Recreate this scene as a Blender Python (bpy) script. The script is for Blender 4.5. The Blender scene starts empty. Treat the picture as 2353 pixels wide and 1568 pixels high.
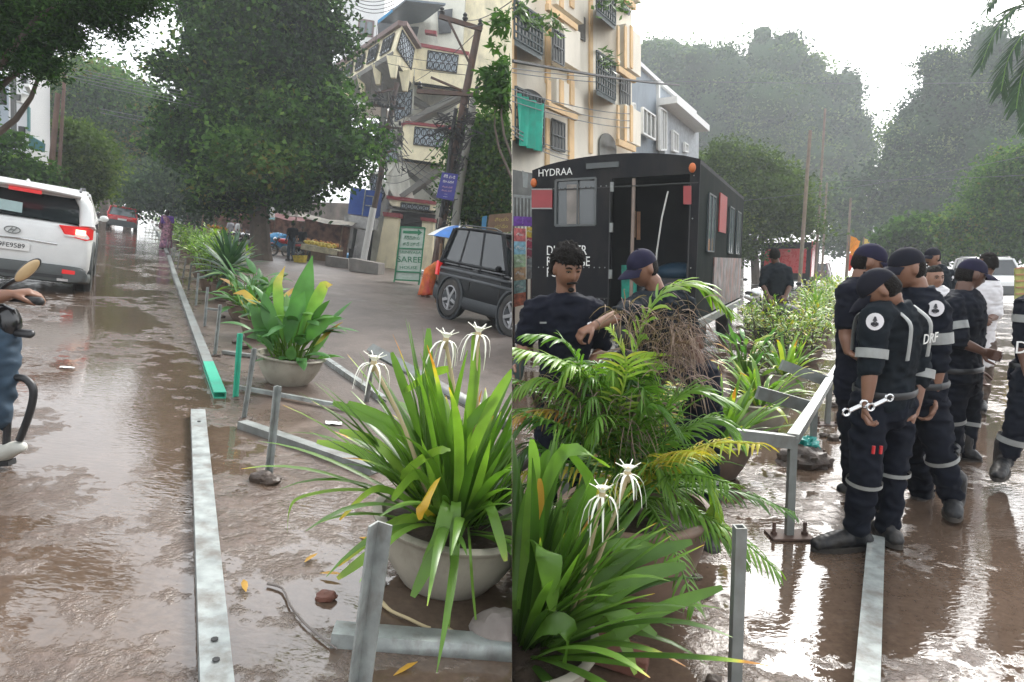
import bpy, bmesh, math, random
import numpy as np
from mathutils import Vector, Matrix, noise
from math import sin, cos, pi, radians
R_ = random.Random(7)
sc = bpy.context.scene
# ------------------------------------------------------------ camera, sky, sun, exposure
CAM_H = 1.6
PITCH = radians(7.23)
FPX = 1450.0; PW, PH = 2353.0, 1568.0
cam_d = bpy.data.cameras.new("camera"); cam = bpy.data.objects.new("camera", cam_d)
sc.collection.objects.link(cam); sc.camera = cam
cam.location = (0, 0, CAM_H); cam.rotation_euler = (pi / 2 - PITCH, 0, 0)
cam_d.sensor_width = 36.0; cam_d.lens = 36.0 * FPX / PW
cam_d.clip_start = 0.05; cam_d.clip_end = 2000
SUN_EL, SUN_AZ = radians(40), radians(30)          # azimuth measured from +Y towards +X
w = bpy.data.worlds.new("World"); sc.world = w; w.use_nodes = True
nt = w.node_tree; nt.nodes.clear()
out = nt.nodes.new("ShaderNodeOutputWorld"); bg = nt.nodes.new("ShaderNodeBackground")
sky = nt.nodes.new("ShaderNodeTexSky"); sky.sky_type = 'NISHITA'; sky.sun_disc = False
sky.sun_elevation = SUN_EL; sky.sun_rotation = SUN_AZ
sky.air_density = 1.0; sky.dust_density = 4.0; sky.ozone_density = 1.0
hs = nt.nodes.new("ShaderNodeHueSaturation"); hs.inputs['Saturation'].default_value = 0.22
hs.inputs['Value'].default_value = 1.0
# thin broken cloud: lightens and darkens the sky softly
tc = nt.nodes.new("ShaderNodeTexCoord"); nz = nt.nodes.new("ShaderNodeTexNoise")
nz.inputs['Scale'].default_value = 2.2; nz.inputs['Detail'].default_value = 5
cr = nt.nodes.new("ShaderNodeMapRange"); cr.inputs[1].default_value = .3; cr.inputs[2].default_value = .7
cr.inputs[3].default_value = .8; cr.inputs[4].default_value = 1.35
mx = nt.nodes.new("ShaderNodeVectorMath"); mx.operation = 'SCALE'
nt.links.new(tc.outputs['Generated'], nz.inputs['Vector']); nt.links.new(nz.outputs['Fac'], cr.inputs[0])
veil = nt.nodes.new("ShaderNodeMix"); veil.data_type = 'RGBA'      # high even cloud layer over the sky
veil.inputs[0].default_value = .5; veil.inputs[7].default_value = (4.6, 4.75, 4.9, 1)
nt.links.new(sky.outputs[0], hs.inputs['Color']); nt.links.new(hs.outputs[0], veil.inputs[6]); nt.links.new(veil.outputs[2], mx.inputs[0])
nt.links.new(cr.outputs[0], mx.inputs['Scale'])
nt.links.new(mx.outputs[0], bg.inputs[0]); nt.links.new(bg.outputs[0], out.inputs[0])
bg.inputs[1].default_value = 0.15
sd = bpy.data.lights.new("sun", 'SUN'); so = bpy.data.objects.new("sun", sd); sc.collection.objects.link(so)
sd.energy = 1.2; sd.angle = radians(18); sd.color = (1.0, .96, .9)
_sdir = Vector((sin(SUN_AZ) * cos(SUN_EL), cos(SUN_AZ) * cos(SUN_EL), sin(SUN_EL)))
so.rotation_euler = _sdir.to_track_quat('Z', 'Y').to_euler()
sc.view_settings.view_transform = 'Standard'; sc.view_settings.look = 'None'
sc.view_settings.exposure = 1.5; sc.view_settings.gamma = 1.0
try:
    sc.cycles.use_denoising = True; sc.cycles.max_bounces = 6; sc.cycles.volume_bounces = 1
    sc.cycles.diffuse_bounces = 3; sc.cycles.glossy_bounces = 3; sc.cycles.transmission_bounces = 4
    sc.cycles.caustics_reflective = False; sc.cycles.caustics_refractive = False
    sc.cycles.sample_clamp_indirect = 6
except Exception:
    pass
HAZE = 0.0014

# ------------------------------------------------------------ pixel rays and the two carriageway slopes
CP, SP = cos(PITCH), sin(PITCH)
SL = radians(7.5)          # cross fall of the street west of the kerb step
TL = math.tan(SL); STEP = 0.30; LEAN = radians(10)
def px2dir(px, py):
    u = (px - 1176.5) / FPX; v = (784 - py) / FPX
    return Vector((u, CP + v * SP, -SP + v * CP))
O_ = Vector((0, 0, CAM_H))
def G(px, py, side, dz=0.0):
    d = px2dir(px, py)
    if side == 'L': t = (STEP + dz - CAM_H) / (d.z + TL * d.x)
    else: t = (dz - CAM_H) / d.z
    return O_ + d * t
def W(px, py, Y):
    d = px2dir(px, py); return O_ + d * (Y / d.y)
def gz(x, side): return STEP - TL * x if side == 'L' else 0.0
def onplane(px, py, p0, n):
    d = px2dir(px, py); t = (p0 - O_).dot(n) / d.dot(n); return O_ + d * t
def ppm(p):
    return FPX / ((p - O_).dot(Vector((0, CP, -SP))))
def lerp(a, b, t): return a + (b - a) * t

# ------------------------------------------------------------ materials
def _n(nt, t, **kw):
    n = nt.nodes.new(t)
    for k, v in kw.items(): setattr(n, k, v)
    return n
def pm(name, col, rough=.5, metal=0., var=.18, scale=6., bump=0., bscale=40., spec=.5, dirt=None, dscale=3., damt=.45, coat=0., emit=None, es=0., alpha=1.):
    m = bpy.data.materials.new(name); m.use_nodes = True; nt = m.node_tree
    b = nt.nodes['Principled BSDF']; L = nt.links.new
    tc = _n(nt, "ShaderNodeTexCoord"); n1 = _n(nt, "ShaderNodeTexNoise")
    n1.inputs['Scale'].default_value = scale; n1.inputs['Detail'].default_value = 5
    L(tc.outputs['Object'], n1.inputs['Vector'])
    mr = _n(nt, "ShaderNodeMapRange"); mr.inputs[1].default_value = .3; mr.inputs[2].default_value = .7
    mr.inputs[3].default_value = 1 - var; mr.inputs[4].default_value = 1 + var
    L(n1.outputs['Fac'], mr.inputs[0])
    vm = _n(nt, "ShaderNodeVectorMath", operation='SCALE'); vm.inputs[0].default_value = col[:3]
    L(mr.outputs[0], vm.inputs['Scale'])
    last = vm.outputs[0]
    if dirt:
        n2 = _n(nt, "ShaderNodeTexNoise"); n2.inputs['Scale'].default_value = dscale; n2.inputs['Detail'].default_value = 7
        n2.inputs['Roughness'].default_value = .65
        mp = _n(nt, "ShaderNodeMapping"); mp.inputs['Location'].default_value = (3.1, 1.7, 5.2); mp.inputs['Scale'].default_value = (1, 1, .45)
        L(tc.outputs['Object'], mp.inputs[0]); L(mp.outputs[0], n2.inputs['Vector'])
        r2 = _n(nt, "ShaderNodeMapRange"); r2.inputs[1].default_value = .48; r2.inputs[2].default_value = .68
        r2.inputs[3].default_value = 0; r2.inputs[4].default_value = damt
        L(n2.outputs['Fac'], r2.inputs[0])
        mc = _n(nt, "ShaderNodeMix", data_type='RGBA'); mc.inputs[7].default_value = (*dirt, 1)
        L(r2.outputs[0], mc.inputs[0]); L(last, mc.inputs[6]); last = mc.outputs[2]
    L(last, b.inputs['Base Color'])
    b.inputs['Roughness'].default_value = rough; b.inputs['Metallic'].default_value = metal
    b.inputs['Specular IOR Level'].default_value = spec
    if coat: b.inputs['Coat Weight'].default_value = coat; b.inputs['Coat Roughness'].default_value = .05
    if rough > .08:
        r3 = _n(nt, "ShaderNodeMapRange"); r3.inputs[3].default_value = rough * .8; r3.inputs[4].default_value = min(1, rough * 1.2)
        L(n1.outputs['Fac'], r3.inputs[0]); L(r3.outputs[0], b.inputs['Roughness'])
    if bump:
        n3 = _n(nt, "ShaderNodeTexNoise"); n3.inputs['Scale'].default_value = bscale; n3.inputs['Detail'].default_value = 4
        L(tc.outputs['Object'], n3.inputs['Vector'])
        bp = _n(nt, "ShaderNodeBump"); bp.inputs['Strength'].default_value = min(1, bump * 10); bp.inputs['Distance'].default_value = bump * .1
        L(n3.outputs['Fac'], bp.inputs['Height']); L(bp.outputs[0], b.inputs['Normal'])
    if emit: b.inputs['Emission Color'].default_value = (*emit, 1); b.inputs['Emission Strength'].default_value = es
    if alpha < 1: b.inputs['Alpha'].default_value = alpha
    return m
def glassmat(name, col=(.02, .025, .028), rough=.03):
    m = bpy.data.materials.new(name); m.use_nodes = True; b = m.node_tree.nodes['Principled BSDF']
    b.inputs['Base Color'].default_value = (*col, 1); b.inputs['Roughness'].default_value = rough
    b.inputs['Specular IOR Level'].default_value = .8
    return m
def leafmat(name, ramp, rough=.42, trans=.25, spec=.4):
    """colour by the per-leaf 'tint' attribute"""
    m = bpy.data.materials.new(name); m.use_nodes = True; nt = m.node_tree; L = nt.links.new
    b = nt.nodes['Principled BSDF']; o = nt.nodes['Material Output']
    at = _n(nt, "ShaderNodeAttribute", attribute_name='tint')
    cr = _n(nt, "ShaderNodeValToRGB"); els = cr.color_ramp.elements
    while len(els) < len(ramp): els.new(.5)
    for e, (p, c) in zip(els, ramp): e.position = p; e.color = (*c, 1)
    L(at.outputs['Fac'], cr.inputs[0])
    tc = _n(nt, "ShaderNodeTexCoord"); nz = _n(nt, "ShaderNodeTexNoise"); nz.inputs['Scale'].default_value = 9
    L(tc.outputs['Object'], nz.inputs['Vector'])
    mr = _n(nt, "ShaderNodeMapRange"); mr.inputs[1].default_value = .3; mr.inputs[2].default_value = .7; mr.inputs[3].default_value = .82; mr.inputs[4].default_value = 1.2
    L(nz.outputs['Fac'], mr.inputs[0])
    vm = _n(nt, "ShaderNodeVectorMath", operation='SCALE'); L(cr.outputs[0], vm.inputs[0]); L(mr.outputs[0], vm.inputs['Scale'])
    L(vm.outputs[0], b.inputs['Base Color']); b.inputs['Roughness'].default_value = rough; b.inputs['Specular IOR Level'].default_value = spec
    tr = _n(nt, "ShaderNodeBsdfTranslucent"); v2 = _n(nt, "ShaderNodeVectorMath", operation='MULTIPLY'); v2.inputs[1].default_value = (1.5, 1.7, .6)
    L(vm.outputs[0], v2.inputs[0]); L(v2.outputs[0], tr.inputs[0])
    ms = _n(nt, "ShaderNodeMixShader"); ms.inputs[0].default_value = trans
    L(b.outputs[0], ms.inputs[1]); L(tr.outputs[0], ms.inputs[2]); L(ms.outputs[0], o.inputs['Surface'])
    return m

# ------------------------------------------------------------ mesh builder
class MB:
    def __init__(s): s.v = []; s.f = []; s.m = []; s.t = []; s.cur = 0; s.tint = .5
    def addv(s, p): s.v.append((p[0], p[1], p[2])); s.t.append(s.tint); return len(s.v) - 1
    def face(s, idx): s.f.append(tuple(idx)); s.m.append(s.cur)
    def poly(s, pts): s.face([s.addv(p) for p in pts])
    def prism(s, pts, off):
        """closed polygon pts extruded by vector off"""
        off = Vector(off); a = [s.addv(p) for p in pts]; b = [s.addv(Vector(p) + off) for p in pts]; n = len(pts)
        s.face(a[::-1]); s.face(b)
        for i in range(n): j = (i + 1) % n; s.face((a[i], a[j], b[j], b[i]))
    def box(s, c, d, M=None):
        x, y, z = c; a, b, e = d[0] / 2, d[1] / 2, d[2] / 2
        P = [Vector((x + i * a, y + j * b, z + k * e)) for k in (-1, 1) for j in (-1, 1) for i in (-1, 1)]
        if M is not None: P = [M @ p for p in P]
        q = [s.addv(p) for p in P]
        for f in ((0, 2, 3, 1), (4, 5, 7, 6), (0, 1, 5, 4), (2, 6, 7, 3), (0, 4, 6, 2), (1, 3, 7, 5)): s.face([q[i] for i in f])
    def bar(s, a, b, wd, ht, up=(0, 0, 1)):
        a = Vector(a); b = Vector(b); y = (b - a).normalized(); x = y.cross(Vector(up)).normalized(); z = x.cross(y)
        M = Matrix((( x.x, y.x, z.x, (a.x + b.x) / 2), (x.y, y.y, z.y, (a.y + b.y) / 2), (x.z, y.z, z.z, (a.z + b.z) / 2), (0, 0, 0, 1)))
        s.box((0, 0, 0), (wd, (b - a).length, ht), M)
    def ring(s, c, x, y, rx, ry, seg, e=2.0):
        out = []
        for i in range(seg):
            a = 2 * pi * i / seg; ca, sa = cos(a), sin(a)
            if e != 2.0:
                ca = math.copysign(abs(ca) ** (2 / e), ca); sa = math.copysign(abs(sa) ** (2 / e), sa)
            out.append(s.addv(c + x * (rx * ca) + y * (ry * sa)))
        return out
    def bridge(s, a, b):
        n = len(a)
        for i in range(n): j = (i + 1) % n; s.face((a[i], a[j], b[j], b[i]))
    def tube(s, pts, r, seg=10, cap=True, up=None, ratio=1.0, smooth=0):
        """pts; r = radius, list of radii or list of (rx, ry); up: hint giving the ry axis"""
        pts = [Vector(p) for p in pts]; n = len(pts)
        rr = r if isinstance(r, (list, tuple)) else [r] * n
        rr = [q if isinstance(q, (list, tuple)) else (q, q * ratio) for q in rr]
        if smooth and n > 2:
            P, Q = [], []
            for i in range(n - 1):
                p0, p1, p2, p3 = pts[max(0, i - 1)], pts[i], pts[i + 1], pts[min(n - 1, i + 2)]
                for k in range(smooth):
                    t = k / smooth; t2 = t * t; t3 = t2 * t
                    P.append(.5 * ((2 * p1) + (p2 - p0) * t + (2 * p0 - 5 * p1 + 4 * p2 - p3) * t2 + (3 * p1 - p0 - 3 * p2 + p3) * t3))
                    Q.append((lerp(rr[i][0], rr[i + 1][0], t), lerp(rr[i][1], rr[i + 1][1], t)))
            P.append(pts[-1]); Q.append(rr[-1]); pts, rr, n = P, Q, len(P)
        X = None; rings = []
        for i in range(n):
            T = (pts[min(i + 1, n - 1)] - pts[max(i - 1, 0)])
            T = T.normalized() if T.length > 1e-9 else Vector((0, 0, 1))
            if up is not None:
                Yv = Vector(up) - T * Vector(up).dot(T)
                if Yv.length < 1e-4: Yv = T.orthogonal()
                Yv.normalize(); X = Yv.cross(T).normalized()
            else:
                if X is None: X = T.orthogonal().normalized()
                X = (X - T * X.dot(T)).normalized(); Yv = T.cross(X)
            rings.append(s.ring(pts[i], X, Yv, rr[i][0], rr[i][1], seg))
        for a, b in zip(rings, rings[1:]): s.bridge(a, b)
        if cap:
            s.face(rings[0][::-1]); s.face(rings[-1])
        return rings
    def capsule(s, pts, radii, seg=12, up=None, smooth=0):
        """tube with rounded ends"""
        pts = [Vector(p) for p in pts]; rr = [q if isinstance(q, (list, tuple)) else (q, q) for q in radii]
        d0 = (pts[0] - pts[1]).normalized(); d1 = (pts[-1] - pts[-2]).normalized()
        r0 = min(rr[0]); r1 = min(rr[-1])
        A = [(pts[0] + d0 * r0 * k, (rr[0][0] * q, rr[0][1] * q)) for k, q in ((.97, .22), (.75, .65), (.4, .92))]
        B = [(pts[-1] + d1 * r1 * k, (rr[-1][0] * q, rr[-1][1] * q)) for k, q in ((.4, .92), (.75, .65), (.97, .22))]
        s.tube([a[0] for a in A] + pts + [b[0] for b in B], [a[1] for a in A] + rr + [b[1] for b in B], seg, up=up, smooth=smooth)
    def lathe(s, prof, seg=24, M=None, closed=False):
        rings = []
        for r, z in prof:
            rings.append([s.addv((M @ Vector((r * cos(2 * pi * i / seg), r * sin(2 * pi * i / seg), z))) if M is not None else (r * cos(2 * pi * i / seg), r * sin(2 * pi * i / seg), z)) for i in range(seg)])
        for a, b in zip(rings, rings[1:]): s.bridge(a, b)
        if closed: s.bridge(rings[-1], rings[0])
        else:
            s.face(rings[0][::-1]); s.face(rings[-1])
    def blob(s, c, r, M=None, seg=14, rings=9, fn=None):
        """ellipsoid; fn(unit vector) -> scale"""
        c = Vector(c); R = []
        for j in range(rings + 1):
            th = pi * j / rings; row = []
            if j in (0, rings):
                d = Vector((0, 0, cos(th))); k = fn(d) if fn else 1
                p = Vector((0, 0, r[2] * d.z * k)); p = (M @ p if M is not None else p) + c; row = [s.addv(p)]
            else:
                for i in range(seg):
                    a = 2 * pi * i / seg; d = Vector((sin(th) * cos(a), sin(th) * sin(a), cos(th))); k = fn(d) if fn else 1
                    p = Vector((r[0] * d.x * k, r[1] * d.y * k, r[2] * d.z * k)); p = (M @ p if M is not None else p) + c
                    row.append(s.addv(p))
            R.append(row)
        for j in range(rings):
            a, b = R[j], R[j + 1]
            for i in range(seg):
                k = (i + 1) % seg
                if len(a) == 1: s.face((a[0], b[i], b[k]))
                elif len(b) == 1: s.face((a[i], b[0], a[k]))
                else: s.face((a[i], b[i], b[k], a[k]))
    def loft(s, rings_pts, cap=True):
        rs = [[s.addv(p) for p in r] for r in rings_pts]
        for a, b in zip(rs, rs[1:]): s.bridge(a, b)
        if cap: s.face(rs[0][::-1]); s.face(rs[-1])
    def blade(s, pts, wds, side, tint=.5, fold=.25, tintfn=None):
        """leaf strip along pts; side = sideways hint; V-folded"""
        n = len(pts); prev = None
        for i in range(n):
            T = pts[min(i + 1, n - 1)] - pts[max(i - 1, 0)]
            S = (side - T * (side.dot(T) / max(T.length_squared, 1e-9)))
            S = S.normalized() if S.length > 1e-5 else T.orthogonal().normalized()
            N = S.cross(T).normalized(); w_ = wds[i] / 2
            s.tint = tintfn(i / (n - 1)) if tintfn else tint
            row = [s.addv(pts[i] - S * w_ + N * (w_ * fold)), s.addv(pts[i]), s.addv(pts[i] + S * w_ + N * (w_ * fold))]
            if prev: s.face((prev[0], prev[1], row[1], row[0])); s.face((prev[1], prev[2], row[2], row[1]))
            prev = row
    def mesh(s, name, mats, smooth=True, angle=35, inv=None):
        me = bpy.data.meshes.new(name)
        vs = s.v if inv is None else [tuple(inv @ Vector(p)) for p in s.v]
        me.from_pydata(vs, [], s.f); 
        for m in (mats if isinstance(mats, (list, tuple)) else [mats]): me.materials.append(m)
        me.polygons.foreach_set('material_index', s.m)
        at = me.attributes.new('tint', 'FLOAT', 'POINT'); at.data.foreach_set('value', s.t)
        if smooth:
            me.polygons.foreach_set('use_smooth', [True] * len(s.f))
            if angle < 180: me.set_sharp_from_angle(angle=radians(angle))
        me.update(); return me

SIDE = {}
COL = sc.collection
ORD = ('nearest', 'second', 'third', 'fourth', 'fifth', 'sixth', 'seventh', 'eighth', 'ninth', 'tenth', 'eleventh', 'farthest')
class Thing:
    """a top-level thing: an Empty at its base (or later one mesh) that parents its parts"""
    def __init__(s, name, label, cat, side, loc, rz=0., group=None, lean=True, solo=False):
        s.side = side; loc = Vector(loc)
        s.M = Matrix.Translation(loc) @ (Matrix.Rotation(LEAN if lean is True else (lean or 0), 4, 'Y') if side == 'L' else Matrix.Identity(4)) @ Matrix.Rotation(rz, 4, 'Z')
        s.inv = s.M.inverted(); s.name = name
        s.props = dict(label=label, category=cat); 
        if group: s.props['group'] = group
        s.root = None; s.solo = solo
        if not solo:
            s.root = bpy.data.objects.new(name, None); COL.objects.link(s.root); s.root.matrix_world = s.M
            s.root.empty_display_size = .1
            for k, v in s.props.items(): s.root[k] = v
            SIDE[s.root.name] = side
    def L(s, p): return s.inv @ Vector(p)
    def add(s, mb, name, mat, world=False, parent=None, smooth=True, angle=35, label=None, kind=None):
        me = mb.mesh(name, mat, smooth, angle, s.inv if world else None) if isinstance(mb, MB) else mb
        if not isinstance(mb, MB) and mat is not None: me.materials.clear(); me.materials.append(mat)
        if s.solo:
            o = bpy.data.objects.new(s.name, me); COL.objects.link(o); o.matrix_world = s.M
            for k, v in s.props.items(): o[k] = v
            s.root = o
        else:
            o = bpy.data.objects.new(name, me); COL.objects.link(o); o.parent = parent or s.root
        if label: o['label'] = label
        if kind: o['kind'] = kind
        SIDE[o.name] = s.side
        return o
def solo(name, label, cat, side, loc, mb, mat, rz=0., group=None, world=True, **kw):
    t = Thing(name, label, cat, side, loc, rz, group, solo=True)
    return t.add(mb, name, mat, world=world, **kw)
def struct(name, mb, mat, side=None, **kw):
    me = mb.mesh(name, mat, **kw); o = bpy.data.objects.new(name, me); COL.objects.link(o); o['kind'] = 'structure'
    if side: SIDE[o.name] = side
    return o
def copy_thing(root, M, label=None):
    r = root.copy(); COL.objects.link(r); r.matrix_world = M; SIDE[r.name] = SIDE.get(root.name)
    if label: r['label'] = label
    for ch in list(root.children):
        c = ch.copy(); COL.objects.link(c); c.parent = r; SIDE[c.name] = SIDE.get(ch.name)
        for g in list(ch.children):
            d = g.copy(); COL.objects.link(d); d.parent = c; SIDE[d.name] = SIDE.get(g.name)
    return r
def text_mb(body, size, M, thick=.002, mb=None, align='CENTER', sx=1.0):
    """words as real thin letters: text plane XY of matrix M"""
    cu = bpy.data.curves.new("lettering", 'FONT'); cu.body = body; cu.size = size; cu.align_x = align; cu.align_y = 'CENTER'
    cu.extrude = thick / 2; cu.resolution_u = 3
    o = bpy.data.objects.new("lettering", cu); COL.objects.link(o)
    me = bpy.data.meshes.new_from_object(o.evaluated_get(bpy.context.evaluated_depsgraph_get()))
    mb = mb or MB(); b0 = len(mb.v)
    for v in me.vertices: mb.addv(M @ Vector((v.co.x * sx, v.co.y, v.co.z)))
    for p in me.polygons: mb.face([b0 + i for i in p.vertices])
    bpy.data.objects.remove(o); bpy.data.curves.remove(cu); bpy.data.meshes.remove(me)
    return mb
def frameM(origin, x, y):
    x = Vector(x).normalized(); y = Vector(y); y = (y - x * x.dot(y)).normalized(); z = x.cross(y)
    return Matrix(((x.x, y.x, z.x, origin[0]), (x.y, y.y, z.y, origin[1]), (x.z, y.z, z.z, origin[2]), (0, 0, 0, 1)))
def remesh(mb, vox, smooth=3, wrinkle=0., wscale=14., seed=0.):
    """fuse overlapping closed pieces into one continuous surface"""
    me = mb.mesh("tmp", []); o = bpy.data.objects.new("tmp", me); COL.objects.link(o)
    m = o.modifiers.new("r", 'REMESH'); m.mode = 'VOXEL'; m.voxel_size = vox; m.adaptivity = 0
    if smooth: q = o.modifiers.new("s", 'SMOOTH'); q.factor = .5; q.iterations = smooth
    dg = bpy.context.evaluated_depsgraph_get()
    nm = bpy.data.meshes.new_from_object(o.evaluated_get(dg)); bpy.data.objects.remove(o); bpy.data.meshes.remove(me)
    if wrinkle:
        n = len(nm.vertices)
        for v in nm.vertices:
            p = v.co; q = Vector((p.x * wscale, p.y * wscale, p.z * wscale * 1.7 + seed))
            k = noise.noise(q) + .5 * noise.noise(q * 2.1 + Vector((3, 1, 7)))
            k = -abs(k) * 1.6 + .35
            v.co = p + v.normal * (wrinkle * k)
    nm.polygons.foreach_set('use_smooth', [True] * len(nm.polygons)); nm.update()
    return nm
# ============================================================ materials of the setting
def ground_material():
    m = bpy.data.materials.new("wet_mud_road"); m.use_nodes = True; nt = m.node_tree; L = nt.links.new
    b = nt.nodes['Principled BSDF']
    tc = _n(nt, "ShaderNodeTexCoord"); at = _n(nt, "ShaderNodeAttribute", attribute_name='wet')
    def nz(scale, det=6, rough=.55, off=(0, 0, 0), sc3=(1, 1, 1), dist=0.):
        mp = _n(nt, "ShaderNodeMapping"); mp.inputs['Location'].default_value = off; mp.inputs['Scale'].default_value = sc3
        n = _n(nt, "ShaderNodeTexNoise"); n.inputs['Scale'].default_value = scale; n.inputs['Detail'].default_value = det
        n.inputs['Roughness'].default_value = rough; n.inputs['Distortion'].default_value = dist
        L(tc.outputs['Object'], mp.inputs[0]); L(mp.outputs[0], n.inputs['Vector']); return n.outputs['Fac']
    def mr(src, a, b_, c, d, st='LINEAR'):
        n = _n(nt, "ShaderNodeMapRange", interpolation_type=st); 
        for i, q in enumerate((a, b_, c, d)): n.inputs[i + 1].default_value = q
        L(src, n.inputs[0]); return n.outputs[0]
    def ma(op, a, b_):
        n = _n(nt, "ShaderNodeMath", operation=op)
        for i, q in enumerate((a, b_)):
            if isinstance(q, (int, float)): n.inputs[i].default_value = q
            else: L(q, n.inputs[i])
        return n.outputs[0]
    big = nz(.9, 5, .55, (2, 5, 0), (1, .8, 1), .3); med = nz(5.5, 7, .65, (1, 2, 3)); fine = nz(38, 4, .6)
    # height of the mud above the water film: where it is low there is a puddle
    h = ma('ADD', ma('MULTIPLY', big, .62), ma('MULTIPLY', med, .38))
    lvl = ma('ADD', .13, ma('SUBTRACT', h, ma('MULTIPLY', at.outputs['Fac'], .39)))
    pud = mr(lvl, .30, .37, 1., 0., 'SMOOTHSTEP')               # 1 = standing water
    damp = mr(lvl, .34, .58, 1., 0.)
    c1 = _n(nt, "ShaderNodeMix", data_type='RGBA'); c1.inputs[6].default_value = (.070, .048, .037, 1); c1.inputs[7].default_value = (.138, .100, .080, 1)
    L(mr(med, .35, .65, 0, 1), c1.inputs[0])
    c2 = _n(nt, "ShaderNodeMix", data_type='RGBA'); c2.inputs[7].default_value = (.10, .068, .046, 1)
    L(c1.outputs[2], c2.inputs[6]); L(ma('MULTIPLY', pud, .6), c2.inputs[0])
    c3 = _n(nt, "ShaderNodeMix", data_type='RGBA', blend_type='MULTIPLY'); c3.inputs[0].default_value = .5
    L(c2.outputs[2], c3.inputs[6])
    g = _n(nt, "ShaderNodeCombineColor"); gf = mr(fine, .3, .7, .65, 1.35)
    for i in range(3): L(gf, g.inputs[i])
    L(g.outputs[0], c3.inputs[7])
    # dry asphalt colour where wet is low
    c4 = _n(nt, "ShaderNodeMix", data_type='RGBA'); c4.inputs[6].default_value = (.135, .108, .095, 1)
    c5 = _n(nt, "ShaderNodeMix", data_type='RGBA'); c5.inputs[6].default_value = (.066, .050, .041, 1); c5.inputs[7].default_value = (.125, .098, .082, 1)
    L(mr(nz(1.7, 9, .72, (4, 9, 0), (1, .5, 1)), .38, .62, 0, 1), c5.inputs[0])
    c6 = _n(nt, "ShaderNodeMix", data_type='RGBA', blend_type='MULTIPLY'); c6.inputs[0].default_value = .6; L(c5.outputs[2], c6.inputs[6]); L(g.outputs[0], c6.inputs[7]); L(c6.outputs[2], c4.inputs[6])
    L(c3.outputs[2], c4.inputs[7]); L(mr(at.outputs['Fac'], .05, .4, 0, 1), c4.inputs[0])
    L(c4.outputs[2], b.inputs['Base Color'])
    ro = ma('SUBTRACT', .46, ma('MULTIPLY', damp, .24))
    r2 = _n(nt, "ShaderNodeMix", data_type='FLOAT'); L(pud, r2.inputs[0]); L(ro, r2.inputs[2]); r2.inputs[3].default_value = .035
    L(r2.outputs[0], b.inputs['Roughness'])
    b.inputs['IOR'].default_value = 1.5
    sp = _n(nt, "ShaderNodeMix", data_type='FLOAT'); L(pud, sp.inputs[0]); sp.inputs[2].default_value = .5; sp.inputs[3].default_value = 1.0
    L(sp.outputs[0], b.inputs['Specular IOR Level'])
    # ripples on the film, mud relief elsewhere
    rip = nz(16, 2, .5, (7, 1, 0), (1, 2.3, 1), .5)
    wv = _n(nt, "ShaderNodeTexVoronoi"); wv.inputs['Scale'].default_value = 2.3
    L(tc.outputs['Object'], wv.inputs['Vector'])
    rings = ma('MULTIPLY', ma('SINE', ma('MULTIPLY', wv.outputs['Distance'], 190.), 0), mr(wv.outputs['Distance'], .0, .11, 1, 0))
    wat = ma('ADD', ma('MULTIPLY', rip, .0012), ma('MULTIPLY', rings, .0003))
    mud = ma('ADD', ma('MULTIPLY', med, .010), ma('MULTIPLY', fine, .006))
    hh = _n(nt, "ShaderNodeMix", data_type='FLOAT'); L(pud, hh.inputs[0]); L(mud, hh.inputs[2]); L(wat, hh.inputs[3])
    bp = _n(nt, "ShaderNodeBump"); bp.inputs['Strength'].default_value = .8; bp.inputs['Distance'].default_value = 1.0
    L(hh.outputs[0], bp.inputs['Height']); L(bp.outputs[0], b.inputs['Normal'])
    return m
M_ground = ground_material()
M_pave = pm("damp_concrete", (.17, .155, .14), .6, var=.25, scale=3, bump=.04, bscale=60, dirt=(.06, .05, .04))

def proj(p):
    d = p - O_; z = d.y * CP - d.z * SP; up = d.y * SP + d.z * CP
    return 1176.5 + FPX * d.x / z, 784 - FPX * up / z
def smooth01(a, b, x):
    if b < a: return smooth01(-a, -b, -x)
    t = max(0, min(1, (x - a) / (b - a))); return t * t * (3 - 2 * t)
def seg_dist(p, a, b):
    ab = b - a; t = max(0, min(1, (p - a).dot(ab) / ab.length_squared)); return (p - (a + ab * t)).length
_g0 = G(455, 958, 'L').xy; _lane = [G(500, 1560, 'L').xy, G(470, 955, 'L').xy, G(400, 620, 'L').xy, G(345, 520, 'L').xy]
_dry = [G(1176, 940, 'L').xy, G(830, 700, 'L').xy, G(600, 575, 'L').xy, G(500, 540, 'L').xy]
_dry2 = [G(1176, 800, 'L').xy, G(900, 660, 'L').xy, G(700, 598, 'L').xy]
def wetness(x, y, side):
    if side == 'L':
        p = Vector((x, y))
        dry = min(seg_dist(p, a, b) for a, b in zip(_dry, _dry[1:]))
        wv = .74
        dry2 = min(seg_dist(p, a, b) for a, b in zip(_dry2, _dry2[1:]))
        dl = max(1 - smooth01(1.3, 2.4, dry), 1 - smooth01(3.0, 5.5, dry2))
        if y > 4: wv = lerp(wv, .06, dl)
        # carriageway left of the median: wettest
        if y < _lane[0].y: xm = _lane[0].x
        else:
            xm = _lane[-1].x + (_lane[-1].x - _lane[-2].x) / (_lane[-1].y - _lane[-2].y) * (y - _lane[-1].y)
            for q0, q1 in zip(_lane, _lane[1:]):
                if q0.y <= y <= q1.y: xm = lerp(q0.x, q1.x, (y - q0.y) / (q1.y - q0.y))
        wv = lerp(wv, .95, 1 - smooth01(xm - .5, xm + .2, x))
        return wv
    return .93
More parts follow.
